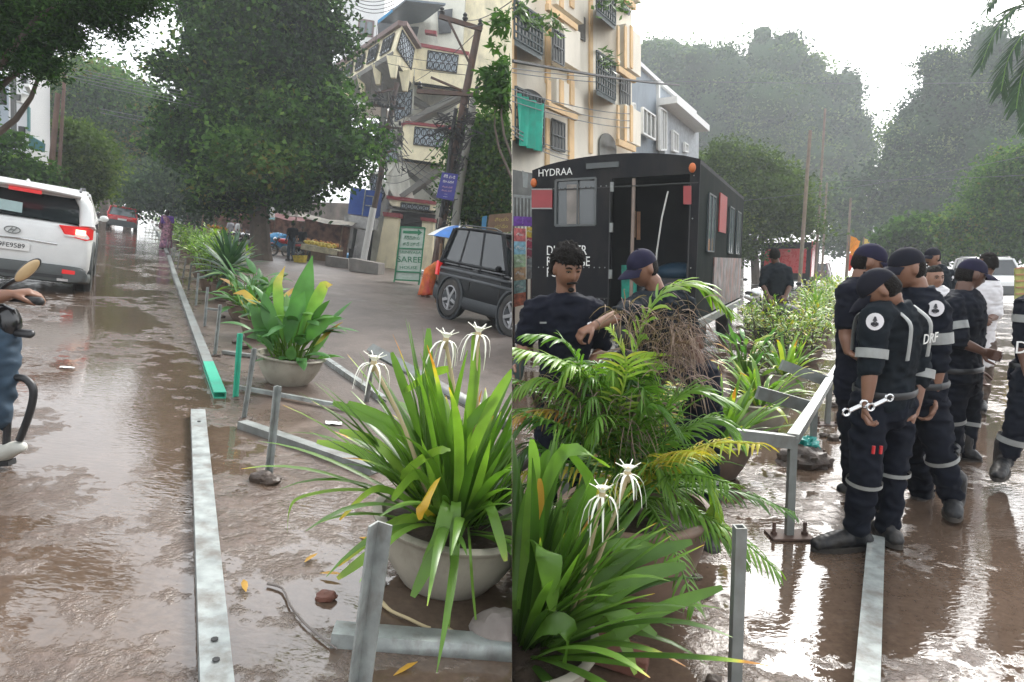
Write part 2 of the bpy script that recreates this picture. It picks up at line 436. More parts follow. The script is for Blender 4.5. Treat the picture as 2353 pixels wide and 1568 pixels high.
def ground_sheet(side):
    xs = [0]; 
    st = .22
    while xs[-1] < 120: xs.append(xs[-1] + st); st *= 1.045
    ys = [-6, -3]; st = .25
    while ys[-1] < 260: ys.append(ys[-1] + st); st *= 1.035
    sg = -1 if side == 'L' else 1
    mb = MB(); idx = []
    for y in ys:
        row = []
        for x in xs:
            X = sg * x; z = gz(X, side)
            amp = .012 * smooth01(.2, 1.0, x)
            z += amp * noise.noise(Vector((X * .9, y * .9, 0)))
            mb.tint = wetness(X, y, side); row.append(mb.addv((X, y, z)))
        idx.append(row)
    for a, b in zip(idx, idx[1:]):
        for i in range(len(xs) - 1):
            f = (a[i], a[i + 1], b[i + 1], b[i]); mb.face(f if sg > 0 else f[::-1])
    return mb
for side, nm in (('L', 'road'), ('R', 'road')):
    mb = ground_sheet(side); me = mb.mesh(nm, M_ground, angle=180)
    me.attributes['tint'].name = 'wet'
    o = bpy.data.objects.new(nm, me); COL.objects.link(o); o['kind'] = 'structure'
mb = MB(); mb.box((-.052, 127, STEP / 2 - .06), (.1, 266, STEP + .09))
struct("kerb", mb, M_pave)

# ============================================================ trees
RAMP_T = [(0, (.008, .022, .006)), (.3, (.020, .055, .012)), (.55, (.045, .11, .018)), (.75, (.075, .155, .03)), (.93, (.13, .21, .04)), (1, (.13, .06, .02))]
M_leaf = leafmat("tree_leaves", RAMP_T, .75, .25, .15)
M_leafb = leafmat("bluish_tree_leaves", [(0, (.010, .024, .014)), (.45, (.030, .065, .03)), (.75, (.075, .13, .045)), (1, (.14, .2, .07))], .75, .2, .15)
M_leafy = leafmat("yellowish_tree_leaves", [(0, (.03, .055, .012)), (.5, (.08, .13, .03)), (.85, (.15, .2, .05)), (1, (.2, .23, .07))], .7, .3, .15)
M_bark = pm("bark", (.09, .07, .055), .85, var=.35, scale=4, bump=.08, bscale=14)
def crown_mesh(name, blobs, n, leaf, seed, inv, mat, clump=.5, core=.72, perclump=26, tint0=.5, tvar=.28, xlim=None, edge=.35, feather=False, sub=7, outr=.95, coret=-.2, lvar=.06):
    """blobs: [(centre, (rx,ry,rz))] in world; n leaves scattered in clumps through the crown's outer volume"""
    rg = np.random.default_rng(seed)
    if sub:
        nb = []
        for c0, r0 in blobs:
            nb.append((c0, tuple(q * .78 for q in r0)))
            for _ in range(sub):
                q = Vector(rg.normal(size=3)); q.normalize(); q.y = -abs(q.y) if rg.random() < .7 else q.y
                k = rg.uniform(.22, .5)
                nb.append((Vector(c0) + Vector((q.x * r0[0], q.y * r0[1], q.z * r0[2])) * rg.uniform(.70, outr), (r0[0] * k, r0[1] * k, r0[2] * k * .85)))
        blobs = nb
    vol = np.array([(b[1][0] * b[1][2] + b[1][0] * b[1][1]) for b in blobs]); vol = vol / vol.sum()
    nc = max(1, n // perclump); which = rg.choice(len(blobs), nc, p=vol)
    C = np.array([tuple(b[0]) for b in blobs])[which]; RR = np.array([b[1] for b in blobs])[which]
    d = rg.normal(size=(nc, 3)); d /= np.linalg.norm(d, axis=1)[:, None]
    rad = 1 - edge * rg.random(nc) ** 1.6 + .10 * rg.random(nc)
    # uneven outline
    bump = np.array([noise.noise(Vector((q[0] * 3 + seed, q[1] * 3, q[2] * 3 + k))) for q, k in zip(d, which * 7.3)])
    rad = rad * (1 + .22 * bump)
    cc = C + d * RR * rad[:, None]
    bt = rg.normal(size=len(blobs))[which]
    ct = tint0 + tvar * (rg.normal(size=nc) * .4 + bt * .55)
    k = np.repeat(np.arange(nc), perclump); N = len(k)
    off = rg.normal(size=(N, 3)) * clump * np.array([1, 1, .6])
    P = cc[k] + off
    nd = rg.normal(size=(N, 3)); nd[:, 2] = nd[:, 2] * .7 - .2; nd /= np.linalg.norm(nd, axis=1)[:, None]
    sd_ = np.cross(nd, rg.normal(size=(N, 3))); sd_ /= np.linalg.norm(sd_, axis=1)[:, None]
    ln = leaf * (.6 + .8 * rg.random(N))[:, None]; wd = ln * (.16 if feather else .30)
    a = P; b = P + nd * ln * .5 + sd_ * wd; c = P + nd * ln; e = P + nd * ln * .5 - sd_ * wd
    V = np.stack([a, b, c, e], 1).reshape(-1, 3); T = np.repeat(np.clip(ct[k] + rg.normal(size=N) * lvar, 0, .97), 4)
    nq = N
    F = np.arange(nq * 4).reshape(-1, 4)
    # solid inner blobs fill the crown; their darker tint paints its inner shade
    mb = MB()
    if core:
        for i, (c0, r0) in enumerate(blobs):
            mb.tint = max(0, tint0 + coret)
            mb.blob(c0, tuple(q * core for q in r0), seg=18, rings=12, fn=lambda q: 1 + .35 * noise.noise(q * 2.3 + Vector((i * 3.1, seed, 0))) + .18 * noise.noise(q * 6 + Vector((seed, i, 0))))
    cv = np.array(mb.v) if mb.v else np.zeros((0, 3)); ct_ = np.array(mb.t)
    if xlim is not None:
        s_ = 1 if xlim == 'R' else -1
        keep = (V[:, 0].reshape(-1, 4) * s_).min(1) > 0.0
        V = V.reshape(-1, 4, 3)[keep].reshape(-1, 3); T = T.reshape(-1, 4)[keep].reshape(-1); nq = len(V) // 4
        F = np.arange(nq * 4).reshape(-1, 4)
        if len(cv): cv[:, 0] = np.where(cv[:, 0] * s_ < .02, .02 * s_, cv[:, 0])
    AV = np.concatenate([V, cv]) if len(cv) else V; AT = np.concatenate([T, ct_]) if len(cv) else T
    Mi = np.array(inv); AV = AV @ Mi[:3, :3].T + Mi[:3, 3]
    me = bpy.data.meshes.new(name)
    cf = [tuple(q + nq * 4 for q in f) for f in mb.f]
    nl = nq * 4 + sum(len(f) for f in cf); npoly = nq + len(cf)
    me.vertices.add(len(AV)); me.vertices.foreach_set('co', AV.astype(np.float32).ravel())
    me.loops.add(nl); me.polygons.add(npoly)
    li = np.concatenate([F.ravel(), np.array([q for f in cf for q in f], dtype=np.int64)]).astype(np.int32)
    tot = np.concatenate([np.full(nq, 4), np.array([len(f) for f in cf], dtype=np.int64)]).astype(np.int32)
    st = np.concatenate([[0], np.cumsum(tot)[:-1]]).astype(np.int32)
    me.loops.foreach_set('vertex_index', li); me.polygons.foreach_set('loop_start', st); me.polygons.foreach_set('loop_total', tot)
    me.materials.append(mat)
    me.update(calc_edges=True)
    at = me.attributes.new('tint', 'FLOAT', 'POINT'); at.data.foreach_set('value', AT.astype(np.float32))
    return me
def pxblobs(lst, Y, side, ky=.8, dY=None):
    """[(px, py, rx_px, ry_px[, dY])] -> world ellipsoids about depth Y"""
    out = []
    for q in lst:
        y = Y + (q[4] if len(q) > 4 else 0); c = W(q[0], q[1], y); k = 1 / ppm(c)
        out.append((c, (q[2] * k, q[2] * k * ky, q[3] * k)))
    return out
def tree(label, side, base, Y, blobs, n, leaf, seed, mat=None, trunk=None, cat='tree', group=None, limbs=4, **kw):
    """base = (px of trunk foot); the foot stands on the ground at depth Y"""
    x = W(base, 600, Y).x; loc = Vector((x, Y, gz(x, side)))
    t = Thing('tree', label, cat, side, loc, 0, group, lean=0)
    B = pxblobs(blobs, Y, side)
    t.add(crown_mesh('crown', B, n, leaf, seed, t.inv, mat or M_leaf, xlim=side, **kw), 'crown', None)
    top = max((b[0] for b in B), key=lambda q: q.z)
    cen = sum((b[0] for b in B), Vector()) / len(B)
    r0 = trunk or .35; mb = MB(); fork = loc.lerp(cen, .45)
    fork.x = lerp(loc.x, cen.x, .3)
    mb.tube([loc - Vector((0, 0, .3)), loc + Vector((0, 0, .4)), fork], [r0 * 1.3, r0, r0 * .75], 10, smooth=3)
    rr = random.Random(seed)
    for b in sorted(B, key=lambda q: -q[1][0])[:limbs]:
        mid = fork.lerp(b[0], .5) + Vector((rr.uniform(-.5, .5), rr.uniform(-.5, .5), rr.uniform(0, .8)))
        mb.tube([fork - Vector((0, 0, .2)), mid, b[0] + Vector((0, 0, b[1][2] * .3))], [r0 * .55, r0 * .35, r0 * .12], 7, smooth=3)
    t.add(mb, 'trunk', M_bark, world=True)
    return t
# ---- trees west of the step (left carriageway side)
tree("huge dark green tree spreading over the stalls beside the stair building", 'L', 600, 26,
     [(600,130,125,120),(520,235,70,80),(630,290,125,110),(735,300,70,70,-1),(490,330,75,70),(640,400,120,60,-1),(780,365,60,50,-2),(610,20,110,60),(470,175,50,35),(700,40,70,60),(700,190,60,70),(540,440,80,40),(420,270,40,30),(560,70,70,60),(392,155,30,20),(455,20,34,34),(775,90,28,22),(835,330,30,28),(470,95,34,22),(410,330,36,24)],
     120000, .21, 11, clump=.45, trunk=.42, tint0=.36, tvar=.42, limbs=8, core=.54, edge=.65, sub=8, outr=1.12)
tree("tall pale green tree rising behind the wooden pole on the far left side", 'L', 250, 48,
     [(235,205,60,55),(300,245,50,48),(180,185,40,45),(225,270,90,70),(335,290,40,50),(150,250,50,80)], 42000, .30, 12, mat=M_leaf, clump=.7, tint0=.52, tvar=.4, core=.6, edge=.5)
tree("rounded bright green tree beside the wooden pole", 'L', 195, 27,
     [(190,355,52,55),(205,395,45,60),(170,320,35,30),(185,430,40,30)], 24000, .16, 13, mat=M_leafy, clump=.35, tint0=.38, tvar=.28, trunk=.2, core=.72, outr=1.15)
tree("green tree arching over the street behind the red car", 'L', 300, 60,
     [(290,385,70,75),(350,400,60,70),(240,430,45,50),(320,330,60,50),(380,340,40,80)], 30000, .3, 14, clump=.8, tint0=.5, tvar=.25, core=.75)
tree("dark tree closing the end of the street above the rickshaw", 'L', 440, 44,
     [(400,440,70,40),(470,440,80,55),(350,450,60,35),(430,400,50,40),(560,440,90,60)], 26000, .26, 15, mat=M_leafb, clump=.7, tint0=.45, core=.8)
tree("drooping dark branch of a tree hanging across the top corner of the sky", 'L', -320, 8,
     [(40,40,95,60),(120,60,50,40),(215,25,65,35),(295,2,50,18),(60,120,60,30),(-60,120,70,110),(165,95,22,14),(288,72,14,9),(350,-4,22,10),(100,150,35,20)], 34000, .07, 16, clump=.13, tint0=.30, tvar=.2, trunk=.10, limbs=8, core=.45, edge=.8, feather=True)
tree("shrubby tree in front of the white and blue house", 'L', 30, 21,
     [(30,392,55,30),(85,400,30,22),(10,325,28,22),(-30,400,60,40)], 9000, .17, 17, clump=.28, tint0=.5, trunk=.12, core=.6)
tree("feathery leaved tree reaching down beside the iron pole", 'L', 1290, 9.5,
     [(1128,175,20,6),(1140,225,22,7),(1160,150,22,8),(1165,50,14,14),(1118,205,16,5),(1150,95,10,8),(1170,240,16,7),(1150,190,22,8),(1165,200,16,10),(1172,20,10,14),(1160,215,22,14)], 1800, .15, 18, clump=.09, tint0=.5, tvar=.2, core=0, sub=0, edge=.9, feather=True, limbs=3, trunk=.05)
tree("leafy green tree behind the blue sign and black jeep", 'L', 1125, 23,
     [(1110,330,55,55),(1150,400,60,70),(1095,440,50,55),(1150,470,60,50),(1090,380,40,50)], 30000, .17, 19, clump=.35, tint0=.5, tvar=.3, trunk=.2, core=.8)
# ---- trees east of the step
tree("largest hazy tree rising over the grey house and truck", 'R', 1700, 105,
     [(1530,170,95,95),(1640,190,110,105),(1760,170,90,95),(1850,240,95,120),(1920,300,80,100),(1580,300,110,110),(1740,320,170,120),(1880,400,100,100),(1950,380,60,80),(1650,420,110,90)],
     100000, .50, 21, mat=M_leafb, clump=1.0, tint0=.55, tvar=.4, trunk=.7, limbs=6, core=.93, coret=-.02, lvar=.02, edge=.2)
tree("yellowish green bushy tree just beyond the black truck", 'R', 1740, 34,
     [(1680,390,55,50),(1730,470,75,70),(1800,500,65,70),(1680,520,70,70),(1780,420,45,45),(1630,400,30,45)], 40000, .18, 22, mat=M_leafy, clump=.45, tint0=.32, tvar=.3, trunk=.25, core=.74, outr=1.15, sub=9)
tree("broad dark tree on the far side of the road behind the workers", 'R', 2230, 72,
     [(2190,200,75,80),(2130,290,85,90),(2260,180,80,90),(2330,230,90,130),(2210,360,110,110),(2090,380,65,90),(2300,420,130,130),(2130,480,90,90),(2160,140,30,30)],
     100000, .36, 23, mat=M_leafb, clump=.8, tint0=.5, tvar=.4, trunk=.6, limbs=6, core=.93, coret=-.03, lvar=.02, edge=.2)
tree("nearer green tree above the parked white car", 'R', 2290, 34,
     [(2280,470,70,80),(2340,430,70,110),(2230,520,60,50),(2320,540,70,50)], 40000, .18, 24, clump=.5, tint0=.5, tvar=.3, trunk=.3, core=.8)
tree("thin hazy tree at the far end of the road behind the flags", 'R', 1990, 70,
     [(1960,470,55,60),(2020,500,50,60),(1900,460,50,50),(2040,420,40,50),(1930,540,60,30)], 9000, .5, 25, mat=M_leafb, clump=1.0, tint0=.4, core=.35, edge=.7)
tree("low green roadside tree behind the capped workers", 'R', 2110, 38,
     [(2080,550,50,40),(2130,540,40,45),(2030,575,30,22),(2180,560,40,40)], 10000, .28, 26, clump=.4, tint0=.5, trunk=.15, core=.75)
# ============================================================ shared materials
M_galv = pm("galvanised_steel", (.30, .325, .315), .45, metal=.3, var=.3, scale=14, bump=.02, bscale=90, dirt=(.12, .09, .07), dscale=9, damt=.7)
M_galvd = pm("dull_steel", (.22, .235, .225), .5, metal=.3, var=.2, scale=9, dirt=(.12, .09, .07), dscale=6, damt=.5)
M_slot = pm("dark_slot", (.03, .03, .03), .7)
M_greenp = pm("green_painted_steel", (.03, .42, .27), .4, var=.15, dirt=(.2, .25, .2), damt=.3)
M_pot = pm("weathered_cement_pot", (.36, .33, .27), .75, var=.2, scale=5, bump=.03, bscale=30, dirt=(.12, .10, .075), dscale=5, damt=.6)
M_potd = pm("dark_clay_pot", (.17, .12, .09), .7, var=.25, scale=5, bump=.03, dirt=(.06, .05, .04), damt=.6)
M_soil = pm("wet_soil", (.045, .03, .02), .8, var=.4, scale=14, bump=.15, bscale=30)
M_mud = pm("mud_heap", (.07, .05, .038), .5, var=.4, scale=12, bump=.15, bscale=22)
M_rock = pm("grey_rock", (.19, .165, .15), .7, var=.3, scale=6, bump=.12, bscale=12, dirt=(.08, .06, .05))
M_brick = pm("red_brick", (.16, .06, .04), .65, var=.25, scale=12, bump=.06, bscale=30, dirt=(.08, .06, .05))
M_black = pm("black_rubber", (.018, .018, .019), .6, var=.2)
M_blackp = pm("black_plastic", (.02, .021, .023), .35, var=.1)
M_chrome = pm("chrome", (.6, .6, .6), .15, metal=1, var=.05)
M_glass = glassmat("dark_window_glass")
M_glassl = glassmat("light_window_glass", (.10, .13, .14), .05)
M_tyre = pm("tyre", (.022, .021, .02), .75, var=.2, dirt=(.09, .07, .055), damt=.5)
M_rim = pm("alloy_rim", (.32, .32, .33), .35, metal=.6, var=.1)
M_white = pm("white_paint", (.72, .73, .72), .3, var=.04, coat=.4)
M_red = pm("red_paint", (.50, .015, .02), .28, var=.06, coat=.5)
M_dkpaint = pm("black_car_paint", (.005, .006, .008), .3, var=.1, coat=.0, spec=.15)
M_cladg = pm("grey_cladding", (.075, .085, .085), .55, var=.12, dirt=(.12, .10, .085), damt=.3)
M_redl = pm("tail_light_red", (.45, .015, .02), .15, var=.05, emit=(1, .04, .03), es=.12)
M_lit = pm("lit_lamp", (1, .8, .6), .3, var=0, emit=(1, .62, .45), es=.8)
M_whitebd = pm("white_board", (.72, .72, .70), .5, var=.05)
M_dark = pm("dark_lettering", (.02, .02, .025), .5, var=0)
M_wlet = pm("white_lettering", (.75, .75, .72), .5, var=.05)
M_tarp = pm("blue_tarpaulin", (.03, .25, .50), .35, var=.15, bump=.05, bscale=8)
M_wood = pm("old_wood", (.16, .10, .06), .7, var=.3, scale=5, bump=.04)
M_skin = pm("brown_skin", (.20, .098, .060), .48, var=.1, scale=9, bump=.004, bscale=90)
M_skind = pm("deep_brown_skin", (.115, .055, .035), .45, var=.1, scale=9, bump=.004, bscale=90)
M_hair = pm("black_hair", (.012, .010, .009), .8, spec=.15, var=.3, scale=40, bump=.15, bscale=120)
RAMP_L = [(0, (.02, .05, .008)), (.3, (.05, .115, .016)), (.6, (.12, .235, .035)), (.78, (.23, .36, .06)), (.88, (.42, .45, .07)), (.94, (.60, .42, .05)), (1, (.40, .14, .03))]
M_lily = leafmat("lily_leaves", RAMP_L, .34, .28)
M_canna = leafmat("broad_leaves", [(0, (.02, .05, .015)), (.3, (.05, .14, .035)), (.6, (.09, .23, .07)), (.8, (.20, .34, .08)), (.9, (.45, .40, .10)), (1, (.50, .28, .08))], .4, .25)
M_shrub = leafmat("shrub_leaves", [(0, (.02, .05, .01)), (.3, (.06, .13, .015)), (.6, (.13, .25, .03)), (.8, (.25, .36, .05)), (.95, (.42, .38, .06)), (1, (.35, .12, .03))], .42, .3)
M_agave = leafmat("blue_green_leaves", [(0, (.012, .035, .018)), (.5, (.035, .085, .045)), (1, (.10, .18, .10))], .35, .15)
M_petal = pm("white_petal", (.85, .85, .74), .5, var=.05)
M_dry = pm("dry_stalk", (.42, .34, .20), .7, var=.25)

# ============================================================ median rails and posts
def channel(T_or_mb, a, b, wd, ht, n=None, seg=1):
    """C-channel lying on its back: a bottom web and two upturned lipped flanges"""
def strut(mb, a, b, wd, ht, up=(0, 0, 1), slot=True):
    """slotted strut: outer box with a groove along one face"""
    a = Vector(a); b = Vector(b); y = (b - a).normalized(); x = y.cross(Vector(up)).normalized(); z = x.cross(y)
    h = ht; w_ = wd
    # closed C profile, opening towards +x
    prof = [(-w_ / 2, 0), (w_ / 2, 0), (w_ / 2, h * .28), (w_ / 2 - .006, h * .28), (w_ / 2 - .006, .006), (-w_ / 2 + .006, .006),
            (-w_ / 2 + .006, h - .006), (w_ / 2 - .006, h - .006), (w_ / 2 - .006, h * .72), (w_ / 2, h * .72), (w_ / 2, h), (-w_ / 2, h)]
    r0 = [a + x * p + z * q for p, q in prof]; r1 = [b + x * p + z * q for p, q in prof]
    mb.loft([r0, r1])
def angle_post(mb, a, b, leg, th=.006, turn=0.):
    """L-angle iron"""
    a = Vector(a); b = Vector(b); y = (b - a).normalized(); x = Vector((cos(turn), sin(turn), 0)); x = (x - y * x.dot(y)).normalized(); z = x.cross(y)
    prof = [(0, 0), (leg, 0), (leg, th), (th, th), (th, leg), (0, leg)]
    mb.loft([[a + x * p + z * q for p, q in prof], [b + x * p + z * q for p, q in prof]])
# near rail lying on the mud
zL = lambda p: Vector((sin(SL), 0, cos(SL)))
a = G(454, 957, 'L'); b = G(503, 1700, 'L')
mb = MB(); strut(mb, a, b, .085, .05, up=zL(a))
ab = (b - a).normalized()
for k in (.30, 2.62, 2.72, 2.9, 2.98):
    c = a + ab * k + zL(a) * .053; mb.cur = 1; mb.tube([c, c + zL(a) * .002], .011, 8); mb.cur = 0
solo("steel_rail", "galvanised steel rail lying flat on the wet road closest to the viewer", "rail", 'L', a, mb, [M_galv, M_slot], group="loose steel rails of the dismantled median fence")
# far rail with a green painted end
pts = [G(505, 916, 'L'), G(440, 742, 'L'), G(403, 640, 'L'), G(388, 590, 'L')]
t = Thing("steel_rail", "long steel rail with a green painted end curving away along the median", "rail", 'L', pts[0], group="loose steel rails of the dismantled median fence")
c0 = pts[0].lerp(pts[1], .30)
mb = MB()
for p, q in ((pts[1], c0), (pts[2], pts[1]), (pts[3], pts[2])): strut(mb, p, q, .085, .05, up=zL(a))
t.add(mb, 'beam', M_galvd, world=True); mb = MB(); strut(mb, c0, pts[0], .085, .05, up=zL(a)); t.add(mb, 'painted_end', M_greenp, world=True)
pts2 = [G(385, 585, 'L'), G(366, 545, 'L'), G(350, 515, 'L')]
mb = MB(); strut(mb, pts2[1], pts2[0], .085, .05, up=zL(a)); strut(mb, pts2[2], pts2[1], .085, .05, up=zL(a))
solo("steel_rail", "distant dark rail lying beside the woman in the purple sari", "rail", 'L', pts2[0], mb, M_galvd, group="loose steel rails of the dismantled median fence")
# cross pieces
def crossrail(a, b, w_, h_, label, mat=M_galv, up=None):
    mb = MB(); strut(mb, a, b, w_, h_, up=up or zL(a)); solo("steel_rail", label, "rail", 'L', a, mb, mat, group="loose steel rails of the dismantled median fence")
crossrail(G(1200, 1508, 'L'), G(764, 1474, 'L'), .075, .05, "ridged steel rail lying crosswise under the plant with yellow tipped leaves", M_galv)
crossrail(G(860, 1090, 'L'), G(556, 984, 'L'), .075, .05, "grey rail lying on the mud behind the short upright post", M_galvd)
crossrail(G(800, 946, 'L') + Vector((0, 0, .02)), G(548, 900, 'L') + Vector((0, 0, .02)), .035, .03, "thin white rail running from the green post towards the lily", M_galv)
crossrail(G(880, 925, 'L'), G(742, 828, 'L'), .06, .05, "rail slanting away from the round cream pot", M_galv)
crossrail(G(602, 824, 'L'), G(512, 812, 'L'), .05, .03, "short cross bar left of the round cream pot", M_galvd)
crossrail(G(528, 718, 'L'), G(478, 712, 'L'), .05, .03, "short cross bar between the second and third dark pots", M_galvd)
# grooved rail propped on a short post
t = Thing("propped_rail", "grooved steel rail propped on a short post behind the lily flowers", "rail", 'L', G(838, 925, 'L')); Yp = G(838, 922, 'L').y
mb = MB(); strut(mb, W(856, 806, Yp), W(1200, 1000, Yp - 1.0), .075, .05, up=(0, -.8, .6)); t.add(mb, 'beam', M_galvd, world=True)
mb = MB(); angle_post(mb, W(838, 925, Yp), W(854, 796, Yp), .036); t.add(mb, 'upright', M_galv, world=True)
# posts: (base px), (top px), width m, label, mat
def post(bx, by, tx, ty, wm, label, mat=M_galv, turn=.5, fam="upright posts left standing along the median"):
    a = G(bx, by, 'L'); k = W(tx, ty, a.y)
    t = Thing("median_post", label, "post", 'L', a, group=fam)
    mb = MB(); angle_post(mb, a - Vector((0, 0, .04)), k, wm, turn=turn); t.add(mb, 'upright', mat, world=True)
    if by < 1200:
        mb = MB(); mb.blob(a + Vector((.01, 0, -.004)), (wm * 2.2, wm * 2.0, .014), fn=lambda d: 1 + .5 * noise.noise(d * 3 + a)); t.add(mb, 'mud_collar', M_mud, world=True)
post(806, 1640, 868, 1196, .046, "thick angle iron post rising in front of the lily pot", turn=-.35)
post(613, 1098, 637, 886, .029, "bent grey post standing alone in the mud", turn=-.3)
post(539, 914, 551, 766, .029, "bright green painted post", M_greenp, turn=-.3)
post(557, 962, 584, 800, .024, "muddy pale post just beside the bright green post", turn=-.3)
names = ["post next behind the bright green post", "post between the second short cross bar and the wet road", "post behind the short cross bar, third beyond the green post",
         "post in front of the small dark pot", "post beside the blue green agave pot", "slim post among the shrubs past the agave", "slim post two beyond the agave pot"]
for (bx, by, tx, ty, wm), nm in zip([(492, 816, 506, 700, .024), (469, 752, 477, 660, .023), (449, 704, 456, 628, .023), (432, 665, 440, 604, .022), (419, 640, 427, 594, .022), (407, 618, 413, 578, .021), (398, 600, 404, 565, .021)], names):
    post(bx, by, tx, ty, wm, nm, M_galvd if by < 700 else M_galv, turn=-.3)
for k in range(12):
    y0 = 590 - k * 6.6; x0 = 392 - k * 6.0 - (k > 6) * (k - 6) * 1.5
    post(x0, y0, x0 + 5, y0 - 30 + k * 1.2, .021, ORD[k] + " small far post, counted from the woman in the sari", M_galvd, fam="small far posts along the shrubs")

# ============================================================ pots and plants
def pot_parts(t, R, H, mat, rim=.02, foot=.62):
    """round open bowl with rolled rim, in the thing's own frame"""
    mb = MB()
    prof = [(R * foot * .96, 0), (R * foot, .01), (R * (foot + .16), H * .28), (R * .93, H * .62), (R * .985, H * .86), (R * 1.0, H * .90), (R * 1.06, H * .925), (R * 1.07, H * .97), (R * 1.03, H), (R * .95, H * .99), (R * .92, H * .9), (R * .86, H * .80)]
    mb.lathe(prof, 40); t.add(mb, 'bowl', mat, angle=60)
    mb = MB(); mb.blob((0, 0, H * .78), (R * .9, R * .9, R * .12), seg=24, rings=8, fn=lambda d: 1 + .12 * noise.noise(d * 5)); t.add(mb, 'soil', M_soil)
def strap(mb, rng, base, az, el, Ln, wd, droop, tint, tip=.08, nseg=10, tintfn=None, fold=.28):
    d = Vector((cos(az) * cos(el), sin(az) * cos(el), sin(el))); p = Vector(base); pts = [p.copy()]
    st = Ln / nseg; side = Vector((-sin(az), cos(az), 0))
    tw = rng.uniform(-.25, .25)
    for i in range(nseg):
        k = (i + 1) / nseg
        d = (d + Vector((0, 0, -droop * (.25 + 1.6 * k * k) / nseg)) + side * tw / nseg).normalized()
        p = p + d * st; pts.append(p.copy())
    W_ = [wd * (.55 + .45 * min(1, i / nseg * 3)) * (1 - max(0, (i / nseg - .62) / .38) ** 1.7 * (1 - tip)) for i in range(nseg + 1)]
    mb.blade(pts, W_, side, tint, fold, tintfn)
def lily_flower(t, base, head, rng, n=8, L_=.125):
    """white spider flower drooping thin petals on a stalk"""
    mb = MB(); base = Vector(base); head = Vector(head); mid = base.lerp(head, .5) + Vector((.01, 0, .02))
    mb.tube([base, mid, head], [.010, .008, .007], 8, smooth=4); mb.blob(head, (.012, .012, .03))
    f = t.add(mb, 'flower_stalk', M_dry)
    mb = MB()
    for i in range(n):
        a = 2 * pi * i / n + rng.uniform(-.2, .2); o_ = Vector((cos(a), sin(a), 0)); up = rng.uniform(.2, .6)
        l = L_ * rng.uniform(.8, 1.15)
        P = [head + o_ * (l * (.85 * q - .30 * q * q * q)) + Vector((0, 0, l * (up * 1.1 * q - 1.25 * q * q - rng.uniform(0, .25) * q * q * q))) for q in (0, .2, .4, .6, .8, 1)]
        mb.blade(P, [.006, .010, .010, .008, .006, .003], Vector((-sin(a), cos(a), 0)), .5, .3)
    mb.lathe([(.004, 0), (.012, .02), (.024, .032), (.018, .028), (.003, .012)], 12, Matrix.Translation(head))
    for i in range(6):
        a = i * 1.05; mb.tube([head + Vector((0, 0, .02)), head + Vector((cos(a) * .045, sin(a) * .045, .045))], .0018, 5)
    t.add(mb, 'petals', M_petal, parent=f)
def lily(label, side, px, py, R, H, n, Lr, wd, seed, custom=(), flowers=(), el=(.35, 1.45), potmat=M_pot, azr=(0, 2 * pi), dropr=(.4, 1.5), tint=(.25, .62), group="potted plants of the road median"):
    rng = random.Random(seed); loc = G(px, py, side)
    t = Thing("potted_lily", label, "potted plant", side, loc, group=group)
    pot_parts(t, R, H, potmat)
    mb = MB()
    for i in range(n):
        k = i / n
        az = rng.uniform(*azr); e = el[0] + (el[1] - el[0]) * rng.random() ** .7
        r = R * .35 * rng.random()
        tt = rng.uniform(*tint); yl = rng.random()
        tf = None
        if yl < .40: tf = (lambda a_, b_: (lambda q: min(.99, a_ + max(0, q - b_) * 4)))(tt, .72 if yl < .06 else .88)
        strap(mb, rng, (cos(az) * r, sin(az) * r, H * .82), az, e, rng.uniform(*Lr), wd * rng.uniform(.75, 1.15), rng.uniform(*dropr) * (1.25 - .45 * e), tt, tintfn=tf, nseg=11)
    for c in custom:   # hand-placed leaf: list of (px, py, dy) points
        P = [t.L(W(q[0], q[1], loc.y + q[2])) for q in c[0]]
        # smooth it
        Q = []
        for i in range(len(P) - 1):
            p0, p1, p2, p3 = P[max(0, i - 1)], P[i], P[i + 1], P[min(len(P) - 1, i + 2)]
            for k in range(4):
                u = k / 4; Q.append(.5 * ((2 * p1) + (p2 - p0) * u + (2 * p0 - 5 * p1 + 4 * p2 - p3) * u * u + (3 * p1 - p0 - 3 * p2 + p3) * u ** 3))
        Q.append(P[-1]); m_ = len(Q)
        ws = [c[1] * .8 * (.6 + .4 * min(1, 3 * i / m_)) * (1 - max(0, (i / m_ - .6) / .4) ** 1.8 * .95) for i in range(m_)]
        T_ = (Q[-1] - Q[0]); view = t.L(O_) - Q[m_ // 2]
        mb.blade(Q, ws, T_.cross(view).normalized(), c[2], .25, c[3] if len(c) > 3 else None)
    t.add(mb, 'leaves', M_lily, angle=180)
    for fx, fy, fd, bx, by in flowers:
        lily_flower(t, t.L(W(bx, by, loc.y + fd * .5)), t.L(W(fx, fy, loc.y + fd)), rng)
    return t
grad = lambda a, b, s0=.5: (lambda q: a + (b - a) * max(0, (q - s0) / (1 - s0)))
